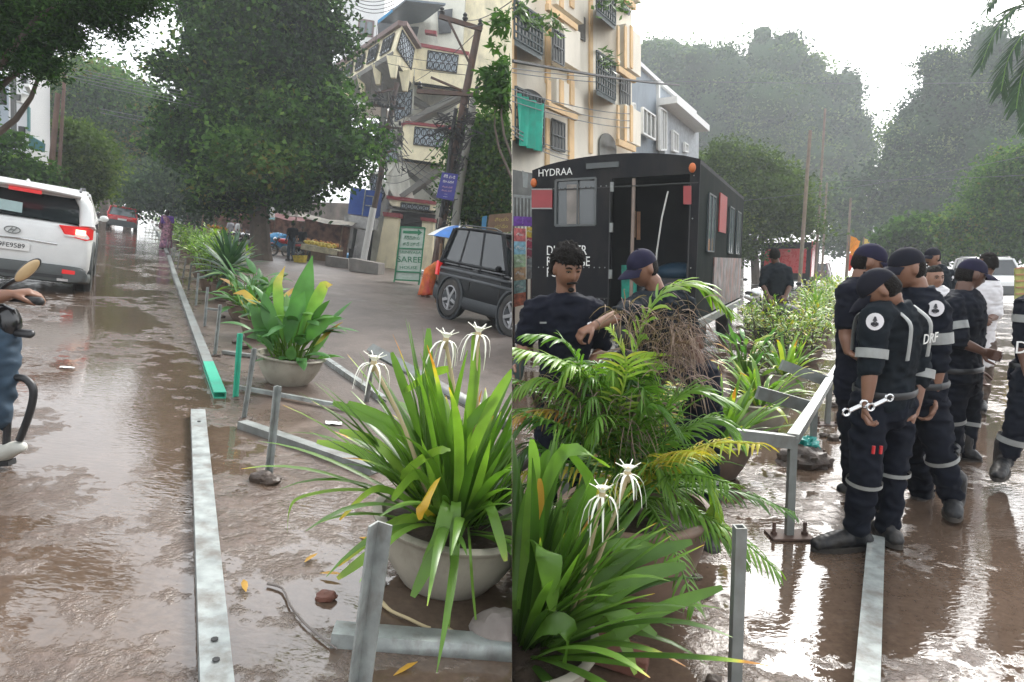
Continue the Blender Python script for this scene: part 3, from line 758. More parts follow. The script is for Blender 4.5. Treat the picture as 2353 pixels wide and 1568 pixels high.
lily("big spider lily in a cement bowl with yellowing tips, in front of the black jeep", 'L', 1022, 1325, .305, .27, 190, (.42, .82), .032, 31,
     custom=[([(985, 1195, 0), (960, 1165, -.1), (900, 1130, -.25), (850, 1128, -.35), (780, 1195, -.45)], .03, .6, grad(.6, .97, .6)),
             ([(1000, 1190, 0), (930, 1140, -.1), (800, 1125, -.15), (700, 1140, -.2), (668, 1165, -.22), (660, 1225, -.22)], .014, .7),
             ([(1010, 1200, 0), (930, 1190, -.2), (850, 1240, -.35), (776, 1300, -.45)], .036, .68, grad(.68, .98, .6)),
             ([(1020, 1205, 0), (950, 1190, -.25), (860, 1265, -.4), (775, 1330, -.5)], .045, .74, grad(.72, .88, .9)),
             ([(1000, 1200, 0), (975, 1150, -.3), (1000, 1105, -.4), (972, 1160, -.5), (967, 1195, -.5)], .055, .93, lambda q: .93 + .04 * q),
             ([(1040, 1190, 0), (1030, 1160, -.3), (1005, 1250, -.42), (948, 1372, -.5)], .062, .55),
             ([(1050, 1190, 0), (1048, 1155, -.3), (1045, 1250, -.38), (1042, 1310, -.4)], .045, .52),
             ([(1080, 1190, 0), (1120, 1160, -.25), (1145, 1220, -.35), (1162, 1290, -.4)], .045, .6, grad(.6, .85, .7)),
             ([(1040, 1200, 0), (1040, 1260, -.36), (1036, 1350, -.38), (1032, 1445, -.4)], .012, .62),
             ([(1075, 1200, 0), (1080, 1260, -.36), (1086, 1350, -.38), (1096, 1450, -.4)], .012, .62),
             ([(990, 1180, 0), (905, 1090, -.1), (830, 1040, -.1), (728, 1015, -.1)], .05, .66, grad(.62, .8, .7)),
             ([(980, 1180, 0), (905, 1060, -.1), (850, 1010, -.1), (780, 990, -.1)], .045, .76),
             ([(985, 1170, .1), (900, 1000, .1), (820, 950, .1), (765, 925, .1)], .05, .55),
             ([(995, 1170, .1), (930, 1010, .1), (880, 960, .1), (800, 925, .1)], .05, .6),
             ([(1045, 1150, 0), (1010, 950, 0), (985, 870, 0), (985, 755, .05)], .055, .5),
             ([(1060, 1150, 0), (1075, 980, -.05), (1092, 850, -.05), (1090, 765, -.05)], .05, .66),
             ([(1040, 1150, 0), (1000, 1000, .05), (985, 900, .05), (975, 850, .05)], .05, .45),
             ([(1010, 1150, .1), (960, 980, .1), (925, 880, .1), (900, 810, .1)], .045, .5),
             ([(1055, 1160, 0), (1080, 1050, -.1), (1130, 930, -.12), (1178, 850, -.12)], .05, .68),
             ([(1030, 1130, 0), (1060, 1010, -.1), (1100, 950, -.1), (1150, 900, -.1)], .05, .4),
             ([(1000, 1170, 0), (930, 1100, -.2), (990, 1040, -.3), (1035, 1035, -.3)], .045, .7),
             ([(1010, 1150, 0), (960, 1090, -.2), (920, 1120, -.35), (900, 1150, -.4)], .05, .66),
             ([(930, 900, .1), (990, 860, .05), (1040, 845, 0)], .04, .72),
             ],
     flowers=[(858, 838, -.05, 985, 1150), (1024, 785, 0, 1065, 1150), (1098, 772, -.05, 1075, 1150)], azr=(0, 2 * pi), el=(.25, 1.42), tint=(.22, .66))
def canna(label, side, px, py, R, H, n, Lr, Wr, hgt, seed, spread=.5, custom=(), tint=(.25, .7), potmat=M_pot, yellow=.15, mat=None):
    rng = random.Random(seed); loc = G(px, py, side)
    t = Thing("potted_broad_leaf_plant", label, "potted plant", side, loc, group="potted plants of the road median")
    pot_parts(t, R, H, potmat); mb = MB(); st = MB()
    for i in range(n):
        az = rng.uniform(0, 2 * pi); h = H * .8 + hgt * rng.random() ** 1.1 * .75; r0 = R * .5 * rng.random()
        lean_ = spread * rng.uniform(.3, 1) * (1 - .45 * (h / (H + hgt)))
        p = Vector((cos(az) * r0, sin(az) * r0, H * .8)); q = Vector((cos(az) * (r0 + lean_ * .22), sin(az) * (r0 + lean_ * .22), h))
        st.tint = .5; st.tube([p, p.lerp(q, .5) + Vector((0, 0, .02)), q], [.009, .008, .006], 6)
        L_ = rng.uniform(*Lr); Wd = rng.uniform(*Wr); el = rng.uniform(.3, 1.25); d = Vector((cos(az) * cos(el), sin(az) * cos(el), sin(el)))
        pts = [q.copy()]; droop = rng.uniform(.5, 1.6)
        for k in range(8): d = (d + Vector((0, 0, -droop / 9))).normalized(); q = q + d * (L_ / 8); pts.append(q.copy())
        ws = [Wd * max(.04, sin(pi * (k / 8) ** .8) ** .8) for k in range(9)]; ws[-1] = .004
        tt = rng.uniform(*tint); yl = rng.random() < yellow
        az2 = az + rng.uniform(-.8, .8); sidev = Vector((-sin(az2), cos(az2), rng.uniform(-.4, .4)))
        mb.blade(pts, ws, sidev, tt, .35, (lambda a_: (lambda u: min(1, a_ + .2 + .35 * u)))(tt) if yl else None)
    for c in custom:
        P = [t.L(W(q[0], q[1], loc.y + q[2])) for q in c[0]]; Q = []
        for i in range(len(P) - 1):
            for k in range(5): Q.append(P[i].lerp(P[i + 1], k / 5))
        Q.append(P[-1]); m_ = len(Q); ws = [c[1] * max(.05, sin(pi * (i / (m_ - 1)) ** .85)) for i in range(m_)]
        view = t.L(O_) - Q[m_ // 2]; mb.blade(Q, ws, (Q[-1] - Q[0]).cross(view).normalized(), c[2], .25, c[3] if len(c) > 3 else None)
    t.add(st, 'stems', M_shrub); t.add(mb, 'leaves', mat or M_canna, angle=180); return t
def agave(label, side, px, py, R, H, n, Ln, wd, seed, mat=None, potmat=M_potd, up=.35, name="potted_rosette_plant", droop=(.2, .7)):
    rng = random.Random(seed); loc = G(px, py, side)
    t = Thing(name, label, "potted plant", side, loc, group="potted plants of the road median")
    pot_parts(t, R, H, potmat); mb = MB()
    for i in range(n):
        k = (i + .5) / n; az = i * 2.399; el = -.35 + 1.75 * k
        strap(mb, rng, (0, 0, H + up * (.55 + .45 * k)), az, el, Ln * rng.uniform(.8, 1.1), wd, rng.uniform(*droop), rng.uniform(.3, .8), nseg=7, fold=.4)
    st = MB(); st.tube([(0, 0, H * .7), (0, 0, H + up)], [.03, .022], 8)
    t.add(st, 'stem', M_bark); t.add(mb, 'leaves', mat or M_agave, angle=180); return t
def shrub(label, side, px, py, R, H, rad, hgt, n, leaf, seed, mat=None, potmat=M_potd, tint=(.2, .8), stems=9, name="potted_shrub", lw=.34, spike=0.):
    rng = random.Random(seed); loc = G(px, py, side)
    t = Thing(name, label, "potted plant", side, loc, group="potted plants of the road median")
    if R: pot_parts(t, R, H, potmat)
    st = MB(); tips = []
    for i in range(stems):
        az = i * 2.399 + rng.uniform(-.3, .3); r = rad * (i + .5) / stems
        p = Vector((cos(az) * R * .3, sin(az) * R * .3, H * .8)); q = Vector((cos(az) * r, sin(az) * r, H + hgt * rng.uniform(.65, 1.0) * (1 - .35 * (r / rad) ** 2)))
        m_ = p.lerp(q, .5) + Vector((0, 0, .08 * hgt)); st.tube([p, m_, q], [.010, .007, .003], 6, smooth=3); tips.append((p, m_, q))
    mb = MB()
    for i in range(n):
        p, m_, q = rng.choice(tips); u = rng.random() ** .6
        c = p.lerp(m_, u * 2) if u < .5 else m_.lerp(q, u * 2 - 1)
        az = rng.uniform(0, 2 * pi); el = rng.uniform(-.5, 1.1); L_ = leaf * rng.uniform(.7, 1.3)
        d = Vector((cos(az) * cos(el), sin(az) * cos(el), sin(el))); c = c + d * rng.uniform(0, rad * .45) * (1 - spike)
        e = c + d * L_ * .5 + Vector((0, 0, .01)); f = c + d * L_ - Vector((0, 0, L_ * .12))
        mb.blade([c, e, f], [.004, L_ * lw, .003], Vector((-sin(az), cos(az), rng.uniform(-.6, .6))), rng.uniform(*tint) ** 1.0, .25)
    t.add(st, 'stems', M_bark); t.add(mb, 'leaves', mat or M_shrub, angle=180); return t
g1 = lambda q: .60 + .38 * q
canna("broad leaved canna with curled yellow leaves in a round cream bowl", 'L', 660, 880, .275, .25, 60, (.20, .34), (.06, .095), .56, 41, spread=1.0,
      custom=[([(672, 790, 0), (690, 720, -.02), (700, 660, -.02), (718, 588, 0)], .20, .5), ([(650, 790, 0), (640, 700, -.05), (638, 650, -.06), (655, 612, -.02)], .085, .75, g1),
              ([(690, 780, -.05), (722, 700, -.1), (745, 655, -.12), (764, 655, -.1)], .10, .8, g1), ([(690, 790, -.1), (720, 760, -.18), (750, 735, -.18), (785, 730, -.18)], .12, .45),
              ([(630, 790, -.1), (600, 750, -.15), (590, 720, -.16), (570, 700, -.16)], .12, .35), ([(660, 790, -.15), (668, 740, -.2), (690, 690, -.2), (700, 670, -.2)], .13, .55),
              ([(640, 790, -.15), (622, 740, -.2), (612, 700, -.2), (606, 670, -.2)], .12, .4), ([(625, 795, -.1), (605, 775, -.2), (592, 770, -.22), (566, 775, -.2)], .10, .3),
              ([(600, 700, 0), (580, 690, 0), (560, 672, 0), (536, 675, 0)], .06, .95, lambda q: .9 + .1 * q)], potmat=M_pot)
canna("leafy plant in a small brown pot just behind the canna bowl", 'L', 592, 778, .22, .24, 34, (.22, .36), (.06, .10), .5, 42, potmat=M_potd, spread=.9)
canna("wide leaved green plant between the blue green agave and the canna", 'L', 556, 735, .22, .22, 38, (.26, .40), (.06, .10), .6, 43, potmat=M_potd, spread=1.1, yellow=.1)
canna("green plant with long soft leaves hugging the agave pot", 'L', 590, 715, .2, .22, 30, (.3, .42), (.07, .11), .55, 44, potmat=M_potd, spread=1.1, yellow=.05)
agave("blue green rosette plant in a dark pot among the shrubs", 'L', 516, 692, .24, .28, 60, .62, .075, 45, up=.35)
sh = [("bushy yellow green shrub left of the blue green rosette", 484, 672, .5, .75, 500), ("dense leafy shrub behind the blue green rosette", 500, 650, .55, .8, 500),
      ("yellow green shrub facing the line of slim posts", 462, 640, .5, .8, 480), ("green shrub beyond the rosette plant, toward the motorbike light", 475, 622, .55, .85, 480),
      ("shrub near the woman in the sari, on the side of the stalls", 440, 606, .5, .8, 420), ("low shrub right beside the woman in the sari", 425, 590, .5, .75, 380)]
for i, (lb, x, y, r, h, n) in enumerate(sh): shrub(lb, 'L', x, y, .22, .25, r, h, n, .13, 50 + i, mat=M_shrub)
for i, (x, y) in enumerate([(414, 574), (403, 560), (392, 548), (380, 536), (370, 527), (360, 519), (350, 512), (341, 506), (333, 501), (325, 497)]):
    shrub(ORD[i] + " small far shrub, counted from the woman in the sari towards the red car", 'L', x, y, .22, .2, .55, .85, 170, .17, 70 + i, stems=6)
# litter and stones
def stone(label, px, py, r, side, mat, seed, name="stone", flat=.55, cat="stone"):
    loc = G(px, py, side); mb = MB(); o_ = Vector((seed * 3.3, seed, 0))
    mb.blob(loc + Vector((0, 0, r * flat * .5)), (r, r * .75, r * flat), seg=20, rings=12, fn=lambda d: 1 + .28 * noise.noise(d * 1.7 + o_) + .12 * noise.noise(d * 4.5 + o_))
    return solo(name, label, cat, side, loc, mb, mat, angle=30)
stone("rough grey stone on the mud beneath the lily pot", 1148, 1475, .10, 'L', M_rock, 1, flat=.75)
stone("orange brown brick fragment lying in the mud left of the lily pot", 749, 1378, .038, 'L', M_brick, 5, name="brick_fragment", cat="brick")
stone("small pale pebble near the foot of the angle iron post", 880, 1345, .018, 'L', M_rock, 3)
stone("purple grey stone in the canna bowl", 665, 808, .07, 'L', pm("mauve_stone", (.25, .16, .2), .7), 4).location += Vector((0, 0, .26))
def twig(label, side, pts, r, mat=M_dry, name="dry_stalk"):
    P = [G(x, y, side) + Vector((0, 0, .012)) for x, y in pts]; mb = MB(); mb.tube(P, [r * 1.6] + [r] * (len(P) - 2) + [r * .6], 7, smooth=3)
    solo(name, label, "twig", side, P[0], mb, mat)
twig("dry pale stalk with a bulbous end lying in front of the lily bowl", 'L', [(878, 1393), (900, 1412), (940, 1430), (975, 1447), (990, 1450)], .006)
twig("short broken twig beside the grey stone", 'L', [(1026, 1456), (1055, 1470), (1080, 1478)], .009)
twig("long thin muddy string curving towards the angle iron post", 'L', [(615, 1348), (650, 1360), (668, 1400), (700, 1440), (735, 1470), (775, 1500)], .004, M_rock, name="muddy_string")
def scrap(label, side, px, py, w_, l_, mat, rz=.3, name="paper_scrap"):
    loc = G(px, py, side); mb = MB(); s_ = 5
    rows = [[mb.addv(loc + Matrix.Rotation(rz, 3, 'Z') @ Vector(((i / s_ - .5) * w_, (j / s_ - .5) * l_, .014 + .008 * noise.noise(Vector((i * .7 + px, j * .7, 0)))))) for i in range(s_ + 1)] for j in range(s_ + 1)]
    for a, b in zip(rows, rows[1:]):
        for i in range(s_): mb.face((a[i], a[i + 1], b[i + 1], b[i]))
    if side == 'L': mb.v = [(x, y, z - TL * (x - loc.x)) for x, y, z in mb.v]
    solo(name, label, "litter", side, loc, mb, mat)
scrap("white paper scrap on the mud behind the lily leaves", 'L', 767, 976, .11, .07, M_whitebd)
scrap("torn white wrapper beside the grey cross rail", 'L', 795, 1036, .15, .05, M_whitebd, -.2)
scrap("tiny white scrap floating on the wet road by the near rail", 'L', 155, 848, .10, .05, M_whitebd)
for i, (x, y, lb) in enumerate([(735, 1325, "fallen brown leaf above the brick fragment"), (700, 1300, "fallen leaf in the mud right of the bent post"), (860, 1250, "red brown leaf fallen against the angle iron post"), (960, 1530, "fallen leaf beyond the ridged rail"), (560, 1340, "dark leaf on the wet mud beside the near rail")]):
    loc = G(x, y, 'L'); mb = MB(); az = i * 1.3; d = Vector((cos(az), sin(az), 0)); P = [loc + d * .03 * k + Vector((0, 0, .014 + .006 * sin(k * 1.3))) for k in range(4)]
    mb.blade(P, [.003, .022, .02, .002], Vector((-sin(az), cos(az), 0)), .97, .3); solo("fallen_leaf", lb, "leaf", 'L', loc, mb, M_lily)
for i, (x, y) in enumerate([(510, 730), (545, 790), (560, 800), (620, 1110), (600, 1105), (470, 640), (700, 560)]):
    stone(["clod of mud by the second dark pot", "clod of mud left of the third post", "clod of mud behind the pale post", "clod of mud at the foot of the bent post", "clod of mud left of the bent post's foot", "clod of mud among the slim posts", "pale stone on the dry lane near the fruit cart"][i], x, y, .05 + .01 * (i % 3), 'L', M_mud, 10 + i, name="mud_clod", cat="mud clod")
# ============================================================ vehicles (local frame: +Y forward, x right, z up)
def sring(y, hw, z0, z1, e=4.5, n=28, taper=0.):
    out = []; zc, hz = (z0 + z1) / 2, (z1 - z0) / 2
    for i in range(n):
        a = 2 * pi * i / n; ca, sa = cos(a), sin(a)
        cx = math.copysign(abs(ca) ** (2 / e), ca); cz = math.copysign(abs(sa) ** (2 / e), sa)
        out.append(Vector((hw * cx * (1 - taper * max(0, cz)), y, zc + hz * cz)))
    return out
def wheel(t, x, y, r, wd, rimmat=M_rim, parent=None):
    s_ = 1 if x > 0 else -1
    M = Matrix.Translation((x, y, r)) @ Matrix.Rotation(s_ * pi / 2, 4, 'Y')
    mb = MB(); mb.lathe([(r * .62, -wd / 2), (r * .92, -wd / 2), (r, -wd * .36), (r, wd * .36), (r * .93, wd / 2), (r * .68, wd / 2), (r * .64, wd * .40), (r * .3, wd * .1)], 30, M)
    w_ = t.add(mb, 'wheel', M_tyre)
    mb = MB(); mb.lathe([(r * .1, wd * .1), (r * .66, wd * .25), (r * .66, wd * .44), (r * .60, wd * .46), (r * .56, wd * .3), (r * .12, wd * .2)], 30, M)
    for k in range(5):
        a = k * 2 * pi / 5
        mb.bar(M @ Vector((r * .08 * cos(a), r * .08 * sin(a), wd * .40)), M @ Vector((r * .60 * cos(a), r * .60 * sin(a), wd * .44)), r * .16, wd * .1, up=(s_, 0, 0))
    mb.lathe([(r * .14, wd * .3), (r * .14, wd * .46), (r * .02, wd * .48)], 14, M)
    t.add(mb, 'rim', rimmat, parent=w_)
def suv(name, label, side, loc, rz, L_, Wd, H, paint, clad, wb=.61, wr=.36, hood=.34, lean=True, group=None, rearslope=.18, nose=True, detail=1, belt=.60):
    t = Thing(name, label, "car", side, loc, rz, group, lean=lean)
    hw = Wd / 2; yb, yf = -L_ / 2, L_ / 2; zb = .24 * H / 1.7; zbelt = belt * H; zh = .585 * H
    st = [(yb, .86, zb + .22, zbelt - .10), (yb + .03, .93, zb + .14, zbelt - .03), (yb + .12, .985, zb + .04, zbelt), (yb + L_ * .25, 1, zb, zbelt + .01), (yb + L_ * .5, 1, zb, zbelt),
          (yb + L_ * .66, 1, zb, zh + .01), (yb + L_ * .8, .98, zb, zh - .03), (yb + L_ * .93, .94, zb + .05, zh - .12), (yf - .04, .86, zb + .12, zh - .20), (yf, .74, zb + .2, zh - .28)]
    mb = MB(); mb.loft([sring(a, hw * b, c, d, 6) for a, b, c, d in st]); body = t.add(mb, 'body', paint, angle=50)
    # cladding band round the bottom
    mb = MB(); mb.loft([sring(a, hw * b + .012, c - .02, c + (.26 if 2 < i < 8 else .30 if belt < .65 else .14) * H / 1.7, 6) for i, (a, b, c, d) in enumerate([(yb - .035, .90, zb + .12, 0), (yb - .03, .96, zb + .04, 0), (yb + .10, 1.0, zb, 0), (yb + L_ * .25, 1, zb - .02, 0), (yb + L_ * .5, 1, zb - .02, 0), (yb + L_ * .66, 1, zb - .02, 0), (yb + L_ * .8, .985, zb, 0), (yb + L_ * .93, .95, zb + .03, 0), (yf + .02, .86, zb + .08, 0)])])
    t.add(mb, 'lower_cladding', clad, angle=50)
    # glasshouse
    y0, y1 = yb + .10, yb + L_ * .70; y0t, y1t = yb + .10 + rearslope * 1.6, yb + L_ * .56; hwt = hw * .80; zt = H - .07
    B = [Vector((-hw * .965, y0, zbelt - .05)), Vector((hw * .965, y0, zbelt - .05)), Vector((hw * .965, y1, zbelt - .05)), Vector((-hw * .965, y1, zbelt - .05))]
    T_ = [Vector((-hwt, y0t, zt)), Vector((hwt, y0t, zt)), Vector((hwt, y1t, zt)), Vector((-hwt, y1t, zt))]
    mb = MB(); mb.loft([B, T_]); gl = t.add(mb, 'windows', M_glass, smooth=False)
    mb = MB()
    rs = []
    for k, (a, b, zz) in enumerate([(y0t - .10, .90, zt - .02), (y0t - .02, .99, zt + .01), (y0t + .5, 1.02, zt + .035), ((y0t + y1t) / 2, 1.02, zt + .045), (y1t - .2, 1.0, zt + .03), (y1t + .03, .96, zt)]):
        rs.append(sring(a, hwt * b + .02, zz - .035, zz + .035, 5))
    mb.loft(rs); roof = t.add(mb, 'roof', paint, angle=60)
    mb = MB()
    def pil(a, b, w_, ws=.03):
        mb.tube([a, b], [(w_, ws), (w_ * .9, ws)], 8, up=(1 if a.x > 0 else -1, 0, 0))
    for s_ in (-1, 1):
        i0, i1 = (1, 2) if s_ > 0 else (0, 3)
        pil(B[i0] + Vector((0, .02, 0)), T_[i0] + Vector((0, 0, 0)), .07, .06); pil(B[i1], T_[i1], .05, .04)
        for q in (.30, .63):
            a = B[i0].lerp(B[i1], q * .97); b = T_[i0].lerp(T_[i1], q); pil(a, b, .035, .012)
        mb.tube([B[i0] + Vector((0, 0, .05)), B[i1] + Vector((0, 0, .05))], [(.03, .03)] * 2, 8)
    t.add(mb, 'pillars', paint)
    if detail:
        mb = MB()
        for s_ in (-1, 1): mb.tube([Vector((s_ * hwt * .93, y0t + .1, zt + .05)), Vector((s_ * hwt * .93, y0t + .25, zt + .10)), Vector((s_ * hwt * .93, y1t - .3, zt + .10)), Vector((s_ * hwt * .93, y1t - .1, zt + .05))], .016, 6)
        t.add(mb, 'roof_rail', M_blackp)
        for s_ in (-1, 1):
            mb = MB(); mb.blob((s_ * (hw + .09), y1 - .15, zbelt + .04), (.07, .04, .055)); mb.bar((s_ * hw * .9, y1 - .15, zbelt), (s_ * (hw + .1), y1 - .15, zbelt + .02), .05, .03); t.add(mb, 'wing_mirror', paint)
    ya, yc = -L_ * wb / 2 - L_ * .01, L_ * wb / 2
    for x in (-1, 1):
        for y in (ya, yc):
            mb = MB(); M = Matrix.Translation((x * (hw - .02), y, wr + .01)) @ Matrix.Rotation(x * pi / 2, 4, 'Y')
            mb.lathe([(wr * 1.04, -.05), (wr * 1.18, -.03), (wr * 1.20, .035), (wr * 1.06, .045)], 30, M, closed=True)
            t.add(mb, 'wheel_arch', clad)
            wheel(t, x * (hw - .09), y, wr, .22)
    t.dim = dict(hw=hw, yb=yb, yf=yf, zb=zb, zbelt=zbelt, zt=zt, y0=y0, y0t=y0t, hwt=hwt, H=H); t.body = body
    return t
def panel(mb, pts, th, nrm):
    mb.prism([Vector(p) for p in pts], Vector(nrm) * th)
# ---- white SUV (rear view)
# orient so that heading follows the street
def heading(px_vp, py_vp): d = px2dir(px_vp, py_vp); return math.atan2(-d.x, d.y)
g = G(196, 664, 'L'); hd = heading(325, 490) + radians(2.0)
Wd, Ln, Hh = 1.62, 4.0, 1.53
off = Matrix.Rotation(hd, 3, 'Z') @ Vector((-Wd / 2 + .06, Ln * .31, 0))
loc = g + off; loc.z = gz(loc.x, 'L')
S = suv("white_suv", "white SUV seen from behind with lit tail lamps, driving away on the wet road", 'L', loc, hd, Ln, Wd, Hh, M_white, M_cladg, wb=.61, rearslope=.14, belt=.69)
d = S.dim; hw, yb, zbelt = d['hw'], d['yb'], d['zbelt']
mb = MB(); panel(mb, [(-hw * .84, yb + .05, zbelt + .01), (hw * .84, yb + .05, zbelt + .01), (hw * .70, yb + .27, d['zt'] - .07), (-hw * .70, yb + .27, d['zt'] - .07)], .05, (0, 1, 0)); rg = S.add(mb, 'rear_window', M_glass, smooth=False)
mb = MB(); panel(mb, [(-.34, yb + .035, zbelt + .06), (-.02, yb + .035, zbelt + .05), (-.02, yb + .06, zbelt + .19), (-.34, yb + .06, zbelt + .20)], .03, (0, 1, 0)); S.add(mb, 'glass_reflection_sheet', pm("painted_reflection_tint", (.30, .42, .42), .3), smooth=False, parent=rg)  # pale sheet paints a reflection onto the rear glass
mb = MB()
for s_ in (-1, 1): mb.tube([Vector((s_ * hw * .90, yb + .07, zbelt - .02)), Vector((s_ * hw * .86, yb + .16, zbelt + .25)), Vector((s_ * hw * .76, yb + .32, d['zt'] - .02))], [(.10, .075), (.085, .07), (.08, .06)], 12, up=(0, 1, 0), smooth=4)
mb.tube([Vector((-hw * .76, yb + .22, d['zt'] - .005)), Vector((0, yb + .16, d['zt'] + .02)), Vector((hw * .76, yb + .22, d['zt'] - .005))], [(.13, .045)] * 3, 12, up=(0, 0, 1), smooth=4)
S.add(mb, 'tailgate_frame', M_white, angle=60)
mb = MB(); mb.box((0, yb + .06, d['zt'] - .04), (.36, .06, .045)); S.add(mb, 'brake_light_strip', M_redl)
mb = MB(); mb.tube([(0, yb + .32, d['zt'] + .05), (0, yb + .26, d['zt'] + .11)], [(.05, .03), (.015, .012)], 8); S.add(mb, 'antenna_fin', M_white)
for s_ in (-1, 1):
    mb = MB(); z0 = zbelt - .12
    pts = [(s_ * hw * .50, yb - .012, z0 + .085), (s_ * hw * .93, yb + .01, z0 + .10), (s_ * hw * 1.0, yb + .14, z0 + .09), (s_ * hw * 1.0, yb + .12, z0 - .07), (s_ * hw * .90, yb - .0, z0 - .09), (s_ * hw * .60, yb - .012, z0 - .05)]
    c = [Vector(p) for p in pts]; mb.loft([[p + Vector((0, .08, 0)) for p in c], c, [p.lerp(sum(c, Vector()) / 6, .12) + Vector((0, -.022, 0)) for p in c]]); tl = S.add(mb, 'tail_light', M_redl, angle=20)
    mb = MB(); mb.box((s_ * hw * .82, yb - .028, z0 + .02), (.12, .03, .07)); S.add(mb, 'lit_lamp', M_lit, parent=tl)
    mb = MB(); mb.box((s_ * hw * .66, yb - .026, z0 - .045), (.12, .02, .025)); S.add(mb, 'reversing_lens', M_whitebd, parent=tl)
    mb = MB(); panel(mb, [(s_ * hw * .60, yb - .07, .35), (s_ * hw * .88, yb - .055, .35), (s_ * hw * .88, yb - .055, .40), (s_ * hw * .60, yb - .07, .41)][::s_], .03, (0, 1, 0)); S.add(mb, 'reflector', M_redl, smooth=False)
mb = MB(); mb.tube([(-hw * .55, yb - .005, .745), (0, yb - .02, .76), (hw * .50, yb - .005, .745)], .010, 6); S.add(mb, 'tailgate_trim', M_chrome)
mb = MB(); mb.box((-.16, yb - .022, .655), (.52, .02, .115)); pl = S.add(mb, 'number_plate', M_whitebd, smooth=False)
S.add(text_mb("TS09FE9589", .088, frameM((-.16, yb - .035, .655), (1, 0, 0), (0, 0, 1)), .003, sx=.95), 'lettering', M_dark, parent=pl, smooth=False)
mb = MB(); M = frameM((-.10, yb - .018, zbelt - .19), (1, 0, 0), (0, 0, 1))
n = 28; mb.tube([M @ Vector((.085 * cos(2 * pi * k / n), .045 * sin(2 * pi * k / n), .01)) for k in range(n + 1)], .007, 6)
mb.tube([M @ Vector(p) for p in ((-.045, -.03, .01), (-.02, .005, .01), (.0, .032, .01))], .007, 6); mb.tube([M @ Vector(p) for p in ((.0, -.032, .01), (.02, -.005, .01), (.045, .03, .01))], .007, 6); mb.tube([M @ Vector(p) for p in ((-.03, -.005, .01), (.03, .004, .01))], .007, 6)
S.add(mb, 'emblem', M_galvd)
mb = MB(); mb.loft([sring(yb - .02, hw * .95, .22, .46, 6), sring(yb - .055, hw * .92, .23, .45, 6), sring(yb - .06, hw * .88, .25, .43, 6)]); S.add(mb, 'rear_bumper', M_cladg, angle=50)
mb = MB(); mb.box((0, yb - .04, .30), (1.0, .06, .05)); S.add(mb, 'tow_recess', M_blackp, smooth=False)
mb = MB(); mb.box((.50, yb - .06, .26), (.13, .03, .035)); S.add(mb, 'exhaust_tip', M_chrome)
# ---- red hatchback far ahead
g = G(281, 527, 'L')
S = suv("red_car", "small red hatchback driving away down the middle of the wet road", 'L', Vector((g.x * (1 + 2 / g.y), g.y + 2, gz(g.x * (1 + 2 / g.y), 'L'))), heading(330, 488), 3.9, 1.72, 1.52, M_red, M_cladg, wb=.62, wr=.31, rearslope=.12)
d = S.dim; hw, yb, zbelt = d['hw'], d['yb'], d['zbelt']
mb = MB(); panel(mb, [(-hw * .78, yb + .05, zbelt), (hw * .78, yb + .05, zbelt), (hw * .66, yb + .22, d['zt'] - .07), (-hw * .66, yb + .22, d['zt'] - .07)], .05, (0, 1, 0)); S.add(mb, 'rear_window', M_glassl, smooth=False)
for s_ in (-1, 1): mb = MB(); mb.blob((s_ * hw * .80, yb + .02, zbelt - .1), (.16, .06, .07)); S.add(mb, 'tail_light', M_redl)
mb = MB(); mb.box((0, yb - .02, .66), (.5, .02, .11)); S.add(mb, 'number_plate', M_whitebd)
# ---- black jeep on the dry lane
a = G(1027, 733, 'L'); b = G(1168, 772, 'L')
dv = (b - a); dv.z = 0; dv.normalize(); hd = math.atan2(-dv.x, dv.y)
Ln = (b - a).length / .60; print('jeep', Ln); Wd = 1.62 * Ln / 4
rt = Matrix.Rotation(hd, 3, 'Z')
loc = a - rt @ Vector((Wd / 2 - .05, -Ln * .305 - .04, 0)); loc.z = gz(loc.x, 'L')
S = suv("black_jeep", "black jeep with alloy wheels parked on the dry lane beside the saree board", 'L', loc, hd, Ln, Wd, 1.78, M_dkpaint, pm("dark_grey_cladding", (.018, .022, .026), .6, var=.1), wb=.60, wr=.375, rearslope=.10)
d = S.dim; hw = d['hw']
mb = MB()
for z in (.80, .92): mb.tube([(hw + .012, d['yb'] + .15, z), (hw + .016, 0, z + .0), (hw + .008, d['yf'] - .4, z - .01)], [(.03, .012)] * 3, 8, up=(1, 0, 0))
S.add(mb, 'side_moulding', pm("grey_moulding", (.05, .055, .06), .5))
for y in (-.42, .52): mb = MB(); mb.box((hw + .006, y, .85), (.01, .012, .5)); S.add(mb, 'door_gap', M_slot)
for y in (-.25, .7): mb = MB(); mb.box((hw + .02, y, 1.0), (.03, .15, .03)); S.add(mb, 'door_handle', M_blackp)
mb = MB(); mb.loft([sring(d['yb'] - .09, hw * .8, .42, .62, 5), sring(d['yb'] + .15, hw * 1.0, .40, .64, 5)]); S.add(mb, 'rear_bumper', M_cladg)
mb = MB(); mb.box((hw * .93, d['yb'] + .02, .90), (.12, .08, .28)); S.add(mb, 'tail_light', M_redl)
